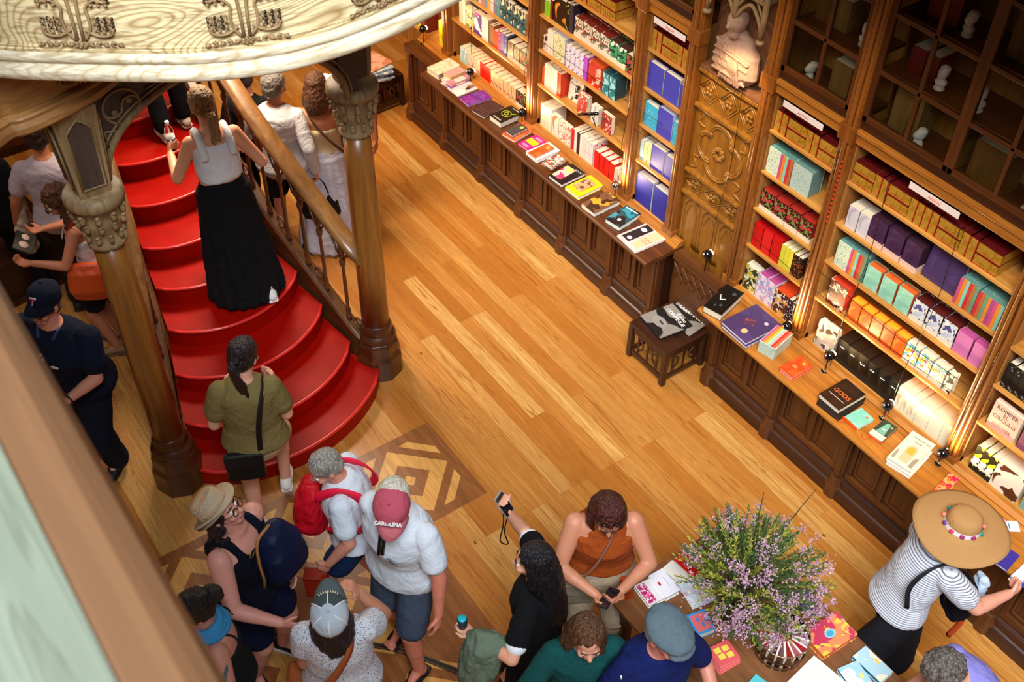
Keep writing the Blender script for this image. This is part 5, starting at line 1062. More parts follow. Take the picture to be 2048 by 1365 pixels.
    if hair:
        kind,c1,c2=hair[:3]; hm=hairm(c1,c2); g=MB(); rg=random.Random(len(label)*7+int(H*100))
        def e2(c,r): g.sph(hw(c),V(r),20,0,R3)
        
        if hatted: e2((0,-.012,.118),(.078,.096,.078)); e2((0,-.04,.07),(.078,.068,.070))
        else: e2((0,-.018,.135),(.086,.102,.090)); e2((0,-.045,.09),(.078,.070,.085))
        vx=.007; sm=2; dsp=.004 if kind=='long' else .006; dsc=34
        def lock(pts,r,j=.0): g.tube([hw(V(p_)+V((rg.uniform(-j,j),rg.uniform(-j,j),rg.uniform(-j,j)))) for p_ in curve_pts(pts,10)],[rr*s for rr in [r*(1-.45*abs(2*i/10-.8)) for i in range(40)]][:len(curve_pts(pts,10))],8)
        if kind=='short': 
            for q in (-1,1): e2((q*.055,-.01,.10),(.026,.05,.045))
        elif kind=='bald': g=MB(); g.sph(hw((0,-.03,.10)),V((.082,.085,.07)),20,0,R3)
        else:
            for q in (-1,1): e2((q*.062,-.015,.10),(.024,.055,.06))
        if kind=='bob' or kind=='long' or kind=='wavy':
            Ln={'bob':.16,'long':.50,'wavy':.30}[kind]; n_=26
            up_=HR.inverted()@V((0,0,-1)); up_.normalize()
            for i in range(n_):
                a=rad(-205+ i*230/(n_-1)); x=.078*cos(a); y=-.02+.088*sin(a)
                p0=V((x,y,.12 if not hatted else .085)); p1=V((x*1.12,y*1.08-.004,.04)); dn=up_*Ln*rg.uniform(.88,1.04); p2=p1+dn*.5+V((x*.15,-.045 if kind=='long' else -.010,0)); p3=p1+dn+V((x*(-.25 if kind=='bob' else -.2),-.07 if kind=='long' else -.012,0)); 
                if kind=='wavy': p2+=V((rg.uniform(-.03,.03),rg.uniform(-.03,.02),0)); p3+=V((rg.uniform(-.05,.05),rg.uniform(-.04,.03),0))
                lock([p0,p1,p2,p3],.021,.003)
        if kind=='pony' or kind=='lowpony':
            up_=HR.inverted()@V((0,0,-1)); up_.normalize(); b0=V((0,-.115,.10)) if kind=='pony' else V((0,-.10,.05)); Ln=.30 if kind=='pony' else .40
            g.sph(hw(b0),V((.026,.03,.026)),12,0,R3)
            dx=hair[3] if len(hair)>3 else 0
            for i in range(7): lock([b0+V((.004*(i-3),0,0)),b0+V((.005*(i-3)+dx*.3,-.045,-.02)),b0+V((.009*(i-3)+dx*.7,-.045,0))+up_*Ln*.5,b0+V((.007*(i-3)+dx,-.03,0))+up_*Ln*rg.uniform(.85,1.)],.017,.004)
        if kind=='bun':
            e2((0,-.13,.12),(.05,.05,.05)); e2((.02,-.12,.15),(.03,.03,.03))
        if kind=='curly' or kind=='curlylong':
            vx=.008; sm=1; dsp=.012; dsc=45
            up_=HR.inverted()@V((0,0,-1)); up_.normalize(); Ln=.30 if kind=='curlylong' else .05
            for i in range(150):
                a=rg.uniform(0,2*pi); b_=rg.uniform(-.2,1.); x=.09*cos(a)*math.sqrt(max(0,1-b_*b_*.8)); y=-.02+.10*sin(a)*math.sqrt(max(0,1-b_*b_*.8)); z=.12+.095*b_
                if (y>.055 and z<.15) or (hatted and z>.115): continue
                g.sph(hw((x,y,z)),.017*s,8)
            if kind=='curlylong':
                for i in range(210):
                    a=rad(rg.uniform(-215,35)); t=rg.random(); x=.085*cos(a)*(1+.5*t); y=-.02+.085*sin(a)*(1+.25*t)
                    g.sph(hw(V((x,y,.06))+up_*Ln*t),.018*s,8)
        hm_=remesh(g,'hair',hm,vx,sm,dsp,dsc,parent=b)
        if kind in('pony',): MB().sph(hw(b0+V((0,-.02,0))),.02*s,10).build('hair_tie',plain('#1c1820',.6),hm_)
    # garments
    def arms_part(g,f0,f1,off,flare=0,keys=('R','L')):
        for k in keys:
            S0,E,Wr,_,_=P.J[k]; L1=(E-S0).length; L2=(Wr-E).length
            def pt(f): return S0+(E-S0)*min(f,1) if f<=1 else E+(Wr-E)*(f-1)
            def rr(f): return ((.053-.011*f)*armfat*(1+(fat-1)*.4) if f<=1 else (.042-.013*(f-1))*armfat)*s
            n=6; fs=[f0+(f1-f0)*i/n for i in range(n+1)]
            for a,b2 in zip(fs,fs[1:]): g.cap(pt(a),pt(b2),rr(a)+off+flare*(a-f0)/(f1-f0),rr(b2)+off+flare*(b2-f0)/(f1-f0),14)
    def legs_part(g,f1,off,flare=0):
        for k in ('r','l'):
            h0,K,an,_=P.J[k]; ff=1+(fat-1)*.8
            def pt(f): return h0+(K-h0)*min(f,1) if f<=1 else K+(an-K)*(f-1)
            def rr(f): return ((.088-.030*f)*ff if f<=1 else (.058-.012*(f-1))*ff)*s
            n=8; fs=[f1*i/n for i in range(n+1)]
            for a,b2 in zip(fs,fs[1:]): g.cap(pt(a),pt(b2),rr(a)+off+flare*a/f1,rr(b2)+off+flare*b2/f1,16)
    P.parts={}
    if bot:
        kind,mat=bot[:2]; g=MB()
        if kind=='pants': g.loft(rings([.80,.86,.93,1.0,1.04],.010),24); legs_part(g,1.93,.012,bot[2] if len(bot)>2 else .012); nm='trousers'
        elif kind=='shorts': g.loft(rings([.80,.86,.93,1.0,1.04],.012),24); legs_part(g,bot[2] if len(bot)>2 else .62,.014,.016); nm='shorts'
        else:
            hem=bot[2]; fl=bot[3]; nm='skirt'; R=rings([1.0,1.05],.010)[::-1]; 
            f_=(V(P.J['r'][2])+V(P.J['l'][2]))/2; cen=V((0,0,0))
            for i in range(9):
                t=i/8; z=.98*s*(1-t)+hem*t; R.append((V((f_.x*t*.8,f_.y*t*.6,z+ (hipz-.92*s)*(1-t))),V(((.178*fat+.012+fl*t)*s,0,0)),V((0,(.128*fat+.012+fl*.85*t)*s,0))))
            g.loft(R[::-1],40)
        df=None
        if kind=='skirt': df=lambda c:.010*min(1,max(0,(1.0-c.z)*2))*sin(math.atan2(c.y,c.x)*15+3*noise.noise(c*3))
        P.parts['bot']=remesh(g,nm,mat,.010,2,.006,6.,df,parent=b)
    if top:
        kind,mat=top[:2]; hem=top[2] if len(top)>2 else .90; loose=top[3] if len(top)>3 else .014; g=MB()
        zs=[z for z in (.84,.88,.93,1.0,1.08,1.16,1.25,1.33,1.385,1.42) if z>=hem]
        ex=lambda z:max(0,(1.2-z))*loose*1.2
        if kind in('tee','long','short'):
            g.loft(rings(zs,loose,1.0,ex),28); c,x,y,u=fr(1.42); g.sph(c,V((.098,.080,.024))*s,20,0,Matrix((x,y,u)).transposed())
            arms_part(g,0,{'tee':.62,'long':1.90,'short':.40}[kind],.012,.012 if kind!='long' else .006); nm='shirt'
        elif kind=='tank':
            g.loft(rings([z for z in zs if z<1.34],.011,.99,ex),28); nm='tank_top'
            for q in (-1,1):
                pth=[]
                for z,dy in ((1.28,1),(1.36,.9),(1.415,.35),(1.42,0),(1.405,-.5),(1.35,-.95),(1.28,-1)):
                    a_,b_,yo=lerpt(PROF,min(z,1.40)); c,x,y,u=fr(z); pth.append(c+x*q*.098*s+y*(yo+dy*(b_+.012))*s+u*(.012*s if abs(dy)<.6 else 0))
                g.tube(curve_pts(pth,18),.026*s,10)
        elif kind=='shell':
            R=rings([z for z in zs if z<1.34],.012,1.,ex); R+=[(c_,x_*.88,y_*1.04) for c_,x_,y_ in rings([1.36,1.385,1.41],.012)]; g.loft(R,28); nm='sleeveless_top'
        elif kind=='strapless': g.loft(rings([z for z in zs if z<1.30],.010,1.,ex),28); nm='bodice'
        elif kind=='cami':
            g.loft(rings([z for z in zs if z<1.30],.010,1.,ex),28); nm='camisole'
            for q in (-1,1):
                pth=[]
                for z,dy in ((1.28,1),(1.38,.8),(1.425,0),(1.38,-.9),(1.28,-1)):
                    a_,b_,yo=lerpt(PROF,min(z,1.40)); c,x,y,u=fr(z); pth.append(c+x*q*.09*s+y*(yo+dy*(b_+.010))*s+u*.008*s)
                g.tube(curve_pts(pth,18),.008*s,8)
        P.parts['top']=remesh(g,nm,mat,.009,2,.007,7.,parent=b)
    if shoes:
        for k in ('r','l'):
            h0,K,an,fv=P.J[k]; sd=V((fv.y,-fv.x,0)); base=an+V((0,0,-.085*s)); kind=shoes[0]; q=MB(); L=.255*s
            out=[(-.075,.034),(-.04,.042),(.02,.038),(.08,.046),(.13,.044),(.165,.026),(.178,.0)]
            poly=[base+fv*a*s+sd*b_*s for a,b_ in out]+[base+fv*a*s-sd*b_*s for a,b_ in out[-2::-1]]
            n=len(poly); soleh=.022*s
            q.add([p_+V((0,0,.001)) for p_ in poly]+[p_+V((0,0,soleh)) for p_ in poly],[tuple(range(n-1,-1,-1)),tuple(range(n,2*n))]+[(i,(i+1)%n,(i+1)%n+n,i+n) for i in range(n)])
            so=q.build('shoe' if kind!='flip' else 'sandal',plain(shoes[2],.5),b,b=.003)
            if kind!='flip':
                g=MB(); R=[]
                for a,wd,ht in ((-.07,.030,.05),(-.04,.040,.075),(0,.040,.085),(.05,.040,.062),(.09,.042,.045),(.13,.040,.036),(.16,.026,.026)): R.append((base+fv*a*s+V((0,0,(.018+ht*.5)*s)),sd*wd*s,V((0,0,ht*.5*s))))
                g.loft(R,18); u_=g.build('upper',plain(shoes[1],.6),so)
                if kind=='lace':
                    l=MB()
                    for i in range(4): l.tube([base+fv*(.02+.022*i)*s+sd*.022*s+V((0,0,(.088-.010*i)*s)),base+fv*(.02+.022*i)*s-sd*.022*s+V((0,0,(.088-.010*i)*s))],.004*s,6)
                    l.build('laces',plain('#e8e6e2',.6),so)
            else:
                g=MB(); t0=base+fv*.10*s+V((0,0,.035*s)); 
                for q_ in (-1,1): g.tube(curve_pts([t0,base+fv*.05*s+sd*q_*.03*s+V((0,0,.062*s)),base-fv*.01*s+sd*q_*.042*s+V((0,0,.025*s))],8),.010*s,8)
                g.build('strap',plain('#121212',.5),so)
    if glasses:
        g=MB()
        for q in (-1,1):
            g.tube([hw((q*.033+.023*cos(a),.112,.085+.019*sin(a))) for a in [j*pi/8 for j in range(17)]],.0026*s,6); g.tube([hw((q*.056,.110,.090)),hw((q*.080,.06,.092)),hw((q*.082,-.01,.085))],.0024*s,6)
        g.tube([hw((-.010,.112,.090)),hw((.010,.112,.090))],.0024*s,6); go=g.build('glasses',plain(glasses,.3,.5),b)
        l=MB()
        for q in (-1,1): l.lathe([(.0005,0),(.021*s,0),(.021*s,.001)],(0,0,0),16,T=Matrix.Translation(hw((q*.033,.111,.085)))@HR.to_4x4()@Matrix.Rotation(pi/2,4,'X'))
        l.build('lens',GLASS,go)
    return P
def attach(mb,name,mat,P,b=0): return mb.build(name,mat,P.o,b=b)
def held(P,name,label,cat,group=None): return thing(name,label,cat,P.loc,P.rz,group)
def cap_hat(P,c1,c2=None,brim=None,yaw=0,pit=0,off=(0,0,0),name='cap',sc=1.,panel_lines=None):
    s=P.s*sc; R=P.HR.to_4x4()@Matrix.Rotation(rad(yaw),4,'Z')@Matrix.Rotation(rad(-pit),4,'X'); T=Matrix.Translation(P.ho+P.HR@(V((0,-.008,.125))+V(off))*P.s)@R@Matrix.Scale(s,4)
    m=MB(); R_=[]
    for k,(r,z) in enumerate(((.094,-.012),(.097,.01),(.097,.035),(.088,.065),(.066,.088),(.035,.102),(.008,.106))): R_.append([T@V((r*.94*cos(2*pi*j/28),r*1.10*sin(2*pi*j/28),z)) for j in range(28)])
    m.rings(R_,0,True,False); m.rings([[T@V((.090*cos(2*pi*j/28)*.94,.090*1.1*sin(2*pi*j/28),-.012)) for j in range(28)],[T@V((.085*.94*cos(2*pi*j/28),.085*1.1*sin(2*pi*j/28),.07)) for j in range(28)]],0,True,True)
    cap=m.build(name,c1,P.o)
    MB().sph(T@V((0,0,.107)),.008*s,10).build('button',c2 or c1,cap)
    m=MB(); top=[];bot=[]
    n=14
    for i in range(n+1):
        a=pi*i/n; x=.086*cos(a); 
        y0=.1*sin(a)*1.02*.98; y1=y0+.072*sin(a)**.6
        zz=.0-.028*(x/.086)**2
        top.append((V((x*.93,.102*math.sqrt(max(0,1-(x/.092)**2))-.004,.0+.004)),V((x*.98,.102*math.sqrt(max(0,1-(x/.092)**2))+.075*math.sqrt(max(0.02,1-(x/.088)**2)),zz-.012))))
    vs=[];fs=[]
    for a_,b_ in top: vs+=[T@a_,T@((a_+b_)/2+V((0,0,.006))),T@b_,T@(b_+V((0,0,-.005))),T@(a_+V((0,0,-.006)))]
    for i in range(n):
        for j in range(5): fs.append((i*5+j,i*5+(j+1)%5,(i+1)*5+(j+1)%5,(i+1)*5+j))
    m.add(vs,fs,0,True); m.build('brim',brim or c1,cap)
    if panel_lines:
        m=MB()
        for j in range(6):
            a=pi/6+j*pi/3
            if panel_lines[0]=='back' and sin(a)>.6: continue
            m.tube([T@V((r*.94*cos(a),r*1.10*sin(a),z+.001)) for r,z in ((.097,.0),(.0975,.035),(.0885,.065),(.0665,.088),(.0355,.102))],.0035*s,6)
        m.build('seam',panel_lines[1],cap)
    P.capT=T; return cap
def strap(P,pts,mat,parent,w=.016,name='strap'):
    m=MB(); q=curve_pts(pts,28); n=len(q); R=[]
    for i,p in enumerate(q):
        t=(q[min(i+1,n-1)]-q[max(i-1,0)]).normalized(); c=V((0,0,p.z)); o=(p-V((0,0,p.z))); o.z=0; o=o.normalized() if o.length>1e-4 else V((0,1,0)); sd=t.cross(o).normalized()
        if i and R: 
            if sd.dot(R[-1][0]-R[-1][1])<0: sd=-sd
        o=sd.cross(t).normalized(); R.append([p+sd*w+o*.003,p-sd*w+o*.003,p-sd*w-o*.003,p+sd*w-o*.003])
    m.rings(R,0,True); return m.build(name,mat,parent)
def phone(P,J,label,case='#1c1c1f',scr=None,off=.09,up=.0,roll=0,lift=.022):
    S0,E,W,d,n=J; c=W+d*off+n*lift+V((0,0,up)); d2=d; n2=(n-d2*n.dot(d2)).normalized(); x=d2.cross(n2)
    M3=Matrix((x,d2,n2)).transposed(); T=Matrix.Translation(c)@M3.to_4x4()@Matrix.Rotation(rad(roll),4,'Z')
    t=held(P,'smartphone',label,'phone'); m=MB(); m.box(-.036,.036,-.075,.075,-.004,.004,0,T); m.build('case',plain(case,.3),t,b=.0025); m=MB(); m.box(-.033,.033,-.070,.070,.0041,.0048,0,T); m.build('screen',scr or plain('#15181c',.08,.7),t); return t,T
NAVY=fabric('#141c33'); WHITE=fabric('#e4e6ea'); BLACK=fabric('#0d0d10',scale=160.)
# 1 woman in white tank top on the stairs
p=person('woman in white tank top and long black skirt climbing the red stairs, long blond ponytail',hp=(402,203),z0=.69,face=118,H=1.70,lean=6,hpit=18,hy=6,skinc='#d9a07c',
 RA=dict(t=(.14,.16,-.30),pole=(.45,-1,-.6),n=(-1,0,0),curl=.7),LA=dict(t=(-.10,.26,-.22),pole=(-.5,-.8,-.9),n=(1,0,0),curl=.9),top=('tank',WHITE,1.02,.012),bot=('skirt',BLACK,.05,.10),shoes=('lace','#d8d4cf','#efeeea'),hair=('lowpony','#7a5a38','#b89264'),RF=(.16,-.16),LF=(-.08,.14),LFz=.16)
t=held(p,'water_bottle','clear water bottle with black and white label in the white tank woman\'s hand','bottle'); W_=p.J['L'][2]+p.J['L'][3]*.07
m=MB(); m.lathe([(.028,-.09),(.032,-.08),(.032,.06),(.026,.09),(.013,.11),(.013,.13)],W_+V((.03,.02,.05)),16); m.build('bottle_body',GLASS,t); m=MB(); m.lathe([(.0325,-.02),(.0325,.03)],W_+V((.03,.02,.05)),16); m.build('label_band',plain('#e8e8ea',.4),t); m=MB(); m.lathe([(.033,.0),(.033,.01)],W_+V((.03,.02,.05)),16); m.build('label_stripe',plain('#16161c',.4),t); m=MB(); m.lathe([(.015,.125),(.015,.145)],W_+V((.03,.02,.05)),12); m.build('bottle_cap',plain('#e4e4ec'),t)
# 2 trousers of the climber above
person('person in black trousers and pale sneakers high on the stairs, mostly hidden',fp=(352,262),z0=1.36,face=125,H=1.70,RA=None,LA=None,top=('tee',BLACK,.9,.016),bot=('pants',BLACK),shoes=('lace','#b9a89a','#d0c6bc'),hair=('short','#2a1a12','#3a2518'),RF=(.10,.05),LF=(-.10,-.05),vox=.012)
# 3 man in loose white shirt
p=person('grey haired man in loose white long sleeved shirt and dark shorts beyond the balustrade',sw=1.,hp=(548,168),face=88,H=1.74,hy=-25,hpit=12,top=('long',fabric('#d3cfd2','#c2bfc4'),.86,.035),bot=('shorts',fabric('#14141a'),.75),shoes=('plain','#3a2c22','#2a201a'),hair=('short','#5a544c','#8a8278'),RA=dict(t=(.10,-.04,-.50),n=(-1,0,0),curl=.9),LA=dict(t=(-.12,.25,-.35),curl=.6),skinc='#c98d6c')
t=held(p,'handbag','black leather handbag hanging from the hand of the man in white shirt','bag'); W_=p.J['R'][2]+p.J['R'][3]*.08
m=MB(); m.loft([(W_+V((0,0,-.42)),V((.15,0,0)),V((0,.055,0))),(W_+V((0,0,-.34)),V((.17,0,0)),V((0,.07,0))),(W_+V((0,0,-.22)),V((.15,0,0)),V((0,.05,0))),(W_+V((0,0,-.14)),V((.11,0,0)),V((0,.02,0)))],24,e=3); remesh(m,'bag_body',fabric('#17151a',None,40,.8,.45),.009,1,.008,10,parent=t)
for q in (-.02,.02): MB().tube(curve_pts([W_+V((-.08,q,-.15)),W_+V((-.05,q,-.04)),W_+V((0,q*.3,0)),W_+V((.05,q,-.04)),W_+V((.08,q,-.15))],16),.007,8).build('handle',plain('#0e0d0f',.3),t)
# 4 woman in strapless dress
p=person('woman in strapless cream top and long white skirt, brown bob, beside the right column',hp=(632,168),face=92,H=1.68,hy=-12,hpit=8,skinc='#cf9672',top=('strapless',fabric('#e0d2a8'),1.0,.010),bot=('skirt',fabric('#dcdff0','#cdd2ea',60.),.04,.12),hair=('bob','#3c2213','#6a4226'),RA=dict(t=(.13,.06,-.50)),LA=dict(t=(-.10,.08,-.5)),shoes=('plain','#caa27c','#8a6a4c'))
t=held(p,'shoulder_bag','thin brown crossbody strap and small bag of the strapless dress woman','bag'); a_=p.fr(1.42)[0]
strap(p,[a_+V((-.10,.02,.02)),a_+V((-.06,-.09,-.03)),a_+V((.05,-.135,-.18)),a_+V((.14,-.10,-.32)),a_+V((.20,.0,-.46))],plain('#5a4030',.5),t,.010); MB().box(a_.x+.19,a_.x+.24,a_.y-.08,a_.y+.10,a_.z-.60,a_.z-.46).build('bag_body',plain('#4a3222',.4),t,b=.015)
# 5 partly hidden person behind the column
person('tanned person in white shirt partly hidden behind the right column capital',hp=(676,118),face=-100,H=1.7,top=('tee',WHITE,.9,.016),bot=('pants',fabric('#3a4258')),hair=('short','#2a1a12','#3a2518'),skinc='#b06c48',RA=dict(t=(.12,.2,-.35)),shoes=('plain','#222','#ddd') and ('plain','#222222','#dddddd'),vox=.011)
# 21 dark clothed persons
person('person dressed in black beyond the white shirt man, head under the landing',hp=(487,150),face=95,H=1.62,top=('tee',BLACK,.88,.018),bot=('pants',BLACK),hair=('short','#1a120c','#2a1a12'),shoes=('plain','#151515','#222222'),vox=.012)
person('person in black shirt in the shadow at the left frame edge',hp=(-48,262),face=70,H=1.72,top=('tee',BLACK,.88,.018),bot=('pants',BLACK),hair=('short','#1a120c','#2a1a12'),shoes=('plain','#151515','#222222'),skinc='#a8704e',vox=.012)
# 6 man in grey t-shirt
p=person('man in pale lilac grey t-shirt with short dark hair, seen from behind at left',sw=1.,hp=(74,268),face=100,H=1.76,hpit=16,top=('tee',fabric('#b9acb4','#a89ca6'),.86,.028),bot=('pants',fabric('#2a211c')),hair=('short','#1c140e','#33241a'),skinc='#b87a56',LA=dict(t=(-.18,.03,-.50),n=(1,0,0)),RA=dict(t=(.12,.2,-.4)),shoes=('plain','#221a14','#3a3028'))
t=held(p,'jacket','pale jacket bundle hanging at the left side of the grey t-shirt man','jacket'); W_=p.J['L'][2]
m=MB(); m.loft([(W_+V((.03,.05,-.30)),V((.05,0,0)),V((0,.07,0))),(W_+V((.03,.03,-.1)),V((.07,0,0)),V((0,.10,0))),(W_+V((.06,.02,.08)),V((.05,0,0)),V((0,.08,0))),(W_+V((.08,0,.22)),V((.03,0,0)),V((0,.04,0)))],20); remesh(m,'cloth',fabric('#cdb9a0'),.01,1,.02,12,parent=t)
# 7 curly woman with the orange bag
p=person('curly haired woman with glasses in white camisole reading beside the left column',hp=(112,398),face=188,H=1.60,lean=8,hy=16,hpit=26,skinc='#b97a58',top=('cami',fabric('#d8ccc6','#b8a8a0',30.),1.0,.012),bot=('shorts',BLACK,.72),hair=('curlylong','#33190c','#6e4020'),glasses='#1c1410',shoes=('plain','#8a6a4c','#6a4c34'),
 LA=dict(t=(-.06,.36,-.22),pole=(-.6,-1,-1),n=(0,0,1),curl=.6),RA=dict(t=(.06,.34,-.22),pole=(1,-1,-1),n=(0,0,1),curl=.6))
t=held(p,'handbag','burnt orange leather shoulder bag on the hip of the curly haired woman','bag'); h=p.fr(.98)[0]
m=MB(); m.loft([(h+V((-.22,-.02,-.17)),V((.06,0,0)),V((0,.17,0))),(h+V((-.23,-.02,-.08)),V((.075,0,0)),V((0,.19,0))),(h+V((-.22,-.02,.06)),V((.055,0,0)),V((0,.17,0))),(h+V((-.21,-.02,.12)),V((.02,0,0)),V((0,.14,0)))],24,e=3.2); remesh(m,'bag_body',plain('#c04514',.4),.009,1,.006,9,parent=t)
strap(p,[h+V((-.21,.12,.10)),h+V((-.18,.10,.28)),h+V((-.13,.0,.46)),h+V((-.18,-.10,.28)),h+V((-.21,-.13,.10))],plain('#8a2f10',.4),t,.012)
t=held(p,'book','small dark book with a pale moon cover in the curly haired woman\'s hands','book'); c=(p.J['L'][2]+p.J['R'][2])/2+V((0,.09,.04)); T=Matrix.Translation(c)@Matrix.Rotation(rad(35),4,'X')
MB().box(-.10,.10,-.07,.07,-.008,.008,0,T).build('cover',art('#171a14',['#2a3020'],'blob',9),t,b=.002); m=MB(); m.lathe([(.0005,.0085),(.035,.0085),(.035,.0095)],(-.03,0,0),20,T=T); m.lathe([(.0005,.0085),(.03,.0085),(.03,.0095)],(.055,0,0),20,T=T); m.build('cover_art',plain('#d8b8a8',.5),t)
# 8 man with navy cap
p=person('heavy man in navy cap, glasses and navy polo, phone in hand by the left column',hp=(88,606),face=256,H=1.70,fat=1.5,sw=1.1,hatted=True,lean=4,hy=-2,hpit=-6,skinc='#d79a80',armfat=1.15,top=('tee',fabric('#10162a'),.86,.02),bot=('pants',fabric('#131a2c')),hair=('short','#4a4038','#6a6058'),glasses='#1a1512',shoes=('lace','#15161a','#1c1d22'),
 LA=dict(t=(.10,.30,-.34),pole=(-1,-.5,-.5),n=(0,-.2,1),curl=.7),RA=dict(t=(-.06,.32,-.36),pole=(1,-.5,-.5),n=(0,-.2,1),curl=.7))
NC=fabric('#0e1428'); cp=cap_hat(p,NC,NC,NC,name='cap',sc=1.08,off=(0,-.012,.012))
text_mesh('T',.06,'letter',plain('#e8e6e8',.6),cp,tuple((p.capT@V((0,.108,.044)))),(p.HR.to_4x4()@Matrix.Rotation(rad(70),4,'X')@Matrix.Rotation(pi,4,'Z')@Matrix.Rotation(pi,4,'Z')).to_euler(),.003,bold=.004); 
_l=text_mesh('T',.05,'letter',plain('#c01c34',.6),cp,tuple((p.capT@V((0,.1105,.046)))),(0,0,0),.003,bold=.002)
Rt=(p.HR@Matrix.Rotation(pi,3,'Z')@Matrix.Rotation(rad(62),3,'X'))
for o in [o for o in cp.children if o.name.startswith('letter')]: o.rotation_euler=Rt.to_euler()
m=MB(); b_=p.fr(1.30)
m.lathe([(.0005,0),(.03,0),(.03,.002)],(0,0,0),12,T=Matrix.Translation(b_[0]+b_[1]*-.10+b_[2]*.235)@Matrix.Rotation(pi/2-.1,4,'X')@Matrix.Scale(.5,4,(0,1,0))); m.build('chest_badge',plain('#d8dce4',.6),p.parts['top'])
for q in (-1,1): MB().tube([p.fr(1.43)[0]+V((q*.075,.03,.025)),p.fr(1.40)[0]+V((q*.05,.105,.0))],.013,8).build('collar',plain('#2a3c66',.7),p.parts['top'])
m=MB(); 
for z in (1.36,1.31): f=p.fr(z); m.sph(f[0]+f[2]*.20,.009,8)
m.build('shirt_button',plain('#d8d8dc'),p.parts['top'])
phone(p,p.J['L'],'smartphone with bright edge in the hands of the navy capped man','#dfe3ea',off=.10,lift=.03)
W_=p.J['L'][2]; MB().tube([W_-p.J['L'][3]*.03+V((.034*cos(a),0,.034*sin(a))) for a in [j*pi/8 for j in range(17)]],.010,6).build('watch_strap',plain('#101014',.4),p.o)
# 9 woman in khaki top
p=person('dark ponytail woman in khaki t-shirt and beige shorts stepping onto the red stairs',hp=(487,706),z0=0,face=100,H=1.72,fat=1.05,hy=-28,hpit=20,skinc='#dba88e',top=('tee',fabric('#7f6f42','#6f6038'),.93,.024),bot=('shorts',fabric('#d8bd98'),.55),hair=('pony','#120a0c','#2c1a1e',.05),armfat=1.05,
 LA=dict(t=(-.02,.24,-.26),pole=(-.35,-1,-.6)),RA=dict(t=(.0,.26,-.26),pole=(.35,-1,-.6)),RF=(.10,.22),RFz=.17,LF=(-.10,-.10),shoes=('plain','#e2dbd2','#efeae4'))
t=held(p,'crossbody_bag','black crossbody bag hanging at the back of the khaki t-shirt woman','bag'); h=p.fr(.95)[0]; m=MB(); m.box(h.x-.20,h.x+.04,-.19,-.13,h.z-.24,h.z-.0); m.build('bag_body',plain('#0d0c0e',.5),t,b=.02); m=MB(); m.box(h.x-.20,h.x+.04,-.195,-.187,h.z-.10,h.z+.005); m.build('flap',plain('#141316',.45),t,b=.003)
c=p.fr(1.42)[0]; strap(p,[c+V((.10,.10,-.12)),c+V((.115,.02,.028)),c+V((.105,-.09,-.02)),c+V((.07,-.155,-.15)),c+V((.045,-.165,-.30)),h+V((.03,-.16,-.02))],plain('#0c0b0d',.6),t,.017)
# 10 grey haired person with red bag
p=person('short grey haired person in white t-shirt and denim shorts with a red backpack in front',hp=(648,932),face=178,H=1.60,fat=1.12,lean=10,hy=30,hpit=28,skinc='#d89c86',top=('tee',fabric('#dfe6f0','#cfd8e6'),.93,.03),bot=('shorts',fabric('#16305e'),.6),hair=('short','#77736c','#b9b4aa'),armfat=1.15,
 LA=dict(t=(-.10,.10,-.48),pole=(-.3,-1,0),n=(1,0,0),curl=.9),RA=dict(t=(.05,.22,-.40),pole=(1,-1,0)),RF=(.10,-.18),LF=(-.10,.20),shoes=('plain','#e6ddd2','#efe9e0'))
t=held(p,'backpack','bright red nylon backpack worn on the chest of the grey haired person','bag'); c=p.fr(1.25)[0]
m=MB(); m.loft([(c+V((-.02,.20,-.20)),V((.13,0,0)),V((0,.07,0))),(c+V((-.02,.23,-.10)),V((.16,0,0)),V((0,.10,0))),(c+V((-.02,.22,.05)),V((.14,0,0)),V((0,.08,0))),(c+V((-.02,.19,.13)),V((.08,0,0)),V((0,.04,0)))],24,e=2.8); remesh(m,'bag_body',fabric('#d20d24','#a80a1c',20.,.8,.5),.010,1,.014,9,parent=t)
for q in (-1,1): strap(p,[c+V((q*.10,.17,.10)),c+V((q*.115,.10,.165)),c+V((q*.115,.0,.195)),c+V((q*.12,-.11,.13)),c+V((q*.145,-.145,-.0)),c+V((q*.17,-.06,-.12)),c+V((q*.13,.12,-.16))],plain('#e8143c',.5),t,.026)
t=held(p,'gift_box','dark red box held low by the grey haired person','box'); W_=p.J['L'][2]+p.J['L'][3]*.12; m=MB(); m.box(W_.x-.03,W_.x+.05,W_.y-.04,W_.y+.10,W_.z-.22,W_.z-.02); m.build('box_body',plain('#a3220f',.45),t,b=.004); m=MB(); m.box(W_.x-.032,W_.x+.052,W_.y-.042,W_.y+.102,W_.z-.045,W_.z-.018); m.build('lid',plain('#8a1a0c',.45),t,b=.003)
# 11 woman with beige hat looking up
p=person('woman in woven beige hat and round glasses looking up, navy sleeveless top and shorts',hp=(437,1018),face=-22,hatted=True,H=1.72,fat=1.22,lean=2,hy=14,hpit=-30,skinc='#e0a594',armfat=1.2,top=('tank',fabric('#0b1122'),.90,.02),bot=('shorts',fabric('#0e1838'),.72),hair=('curlylong','#170d12','#33222a'),glasses='#241a16',
 RA=dict(t=(.06,.36,-.30),pole=(1,-.6,-.6),n=(-1,0,0),curl=.3),LA=dict(t=(.02,.15,-.38),pole=(-.4,-1,-.2)),shoes=('plain','#15161a','#ece8e4'),RF=(.13,-.02),LF=(-.13,.03),footdir=(-25,5))
HATB=NT('woven_straw'); _w=HATB.n('TexWave',Scale=60.,Distortion=3.); HATB.l(HATB.vec(),_w.inputs['Vector']); HATB.bump(_w.outputs[0],.6,.004); HATB=HATB.fin(HATB.mix(_w.outputs[0],srgb('#dcc8a8'),srgb('#bda486')),.8,.2)
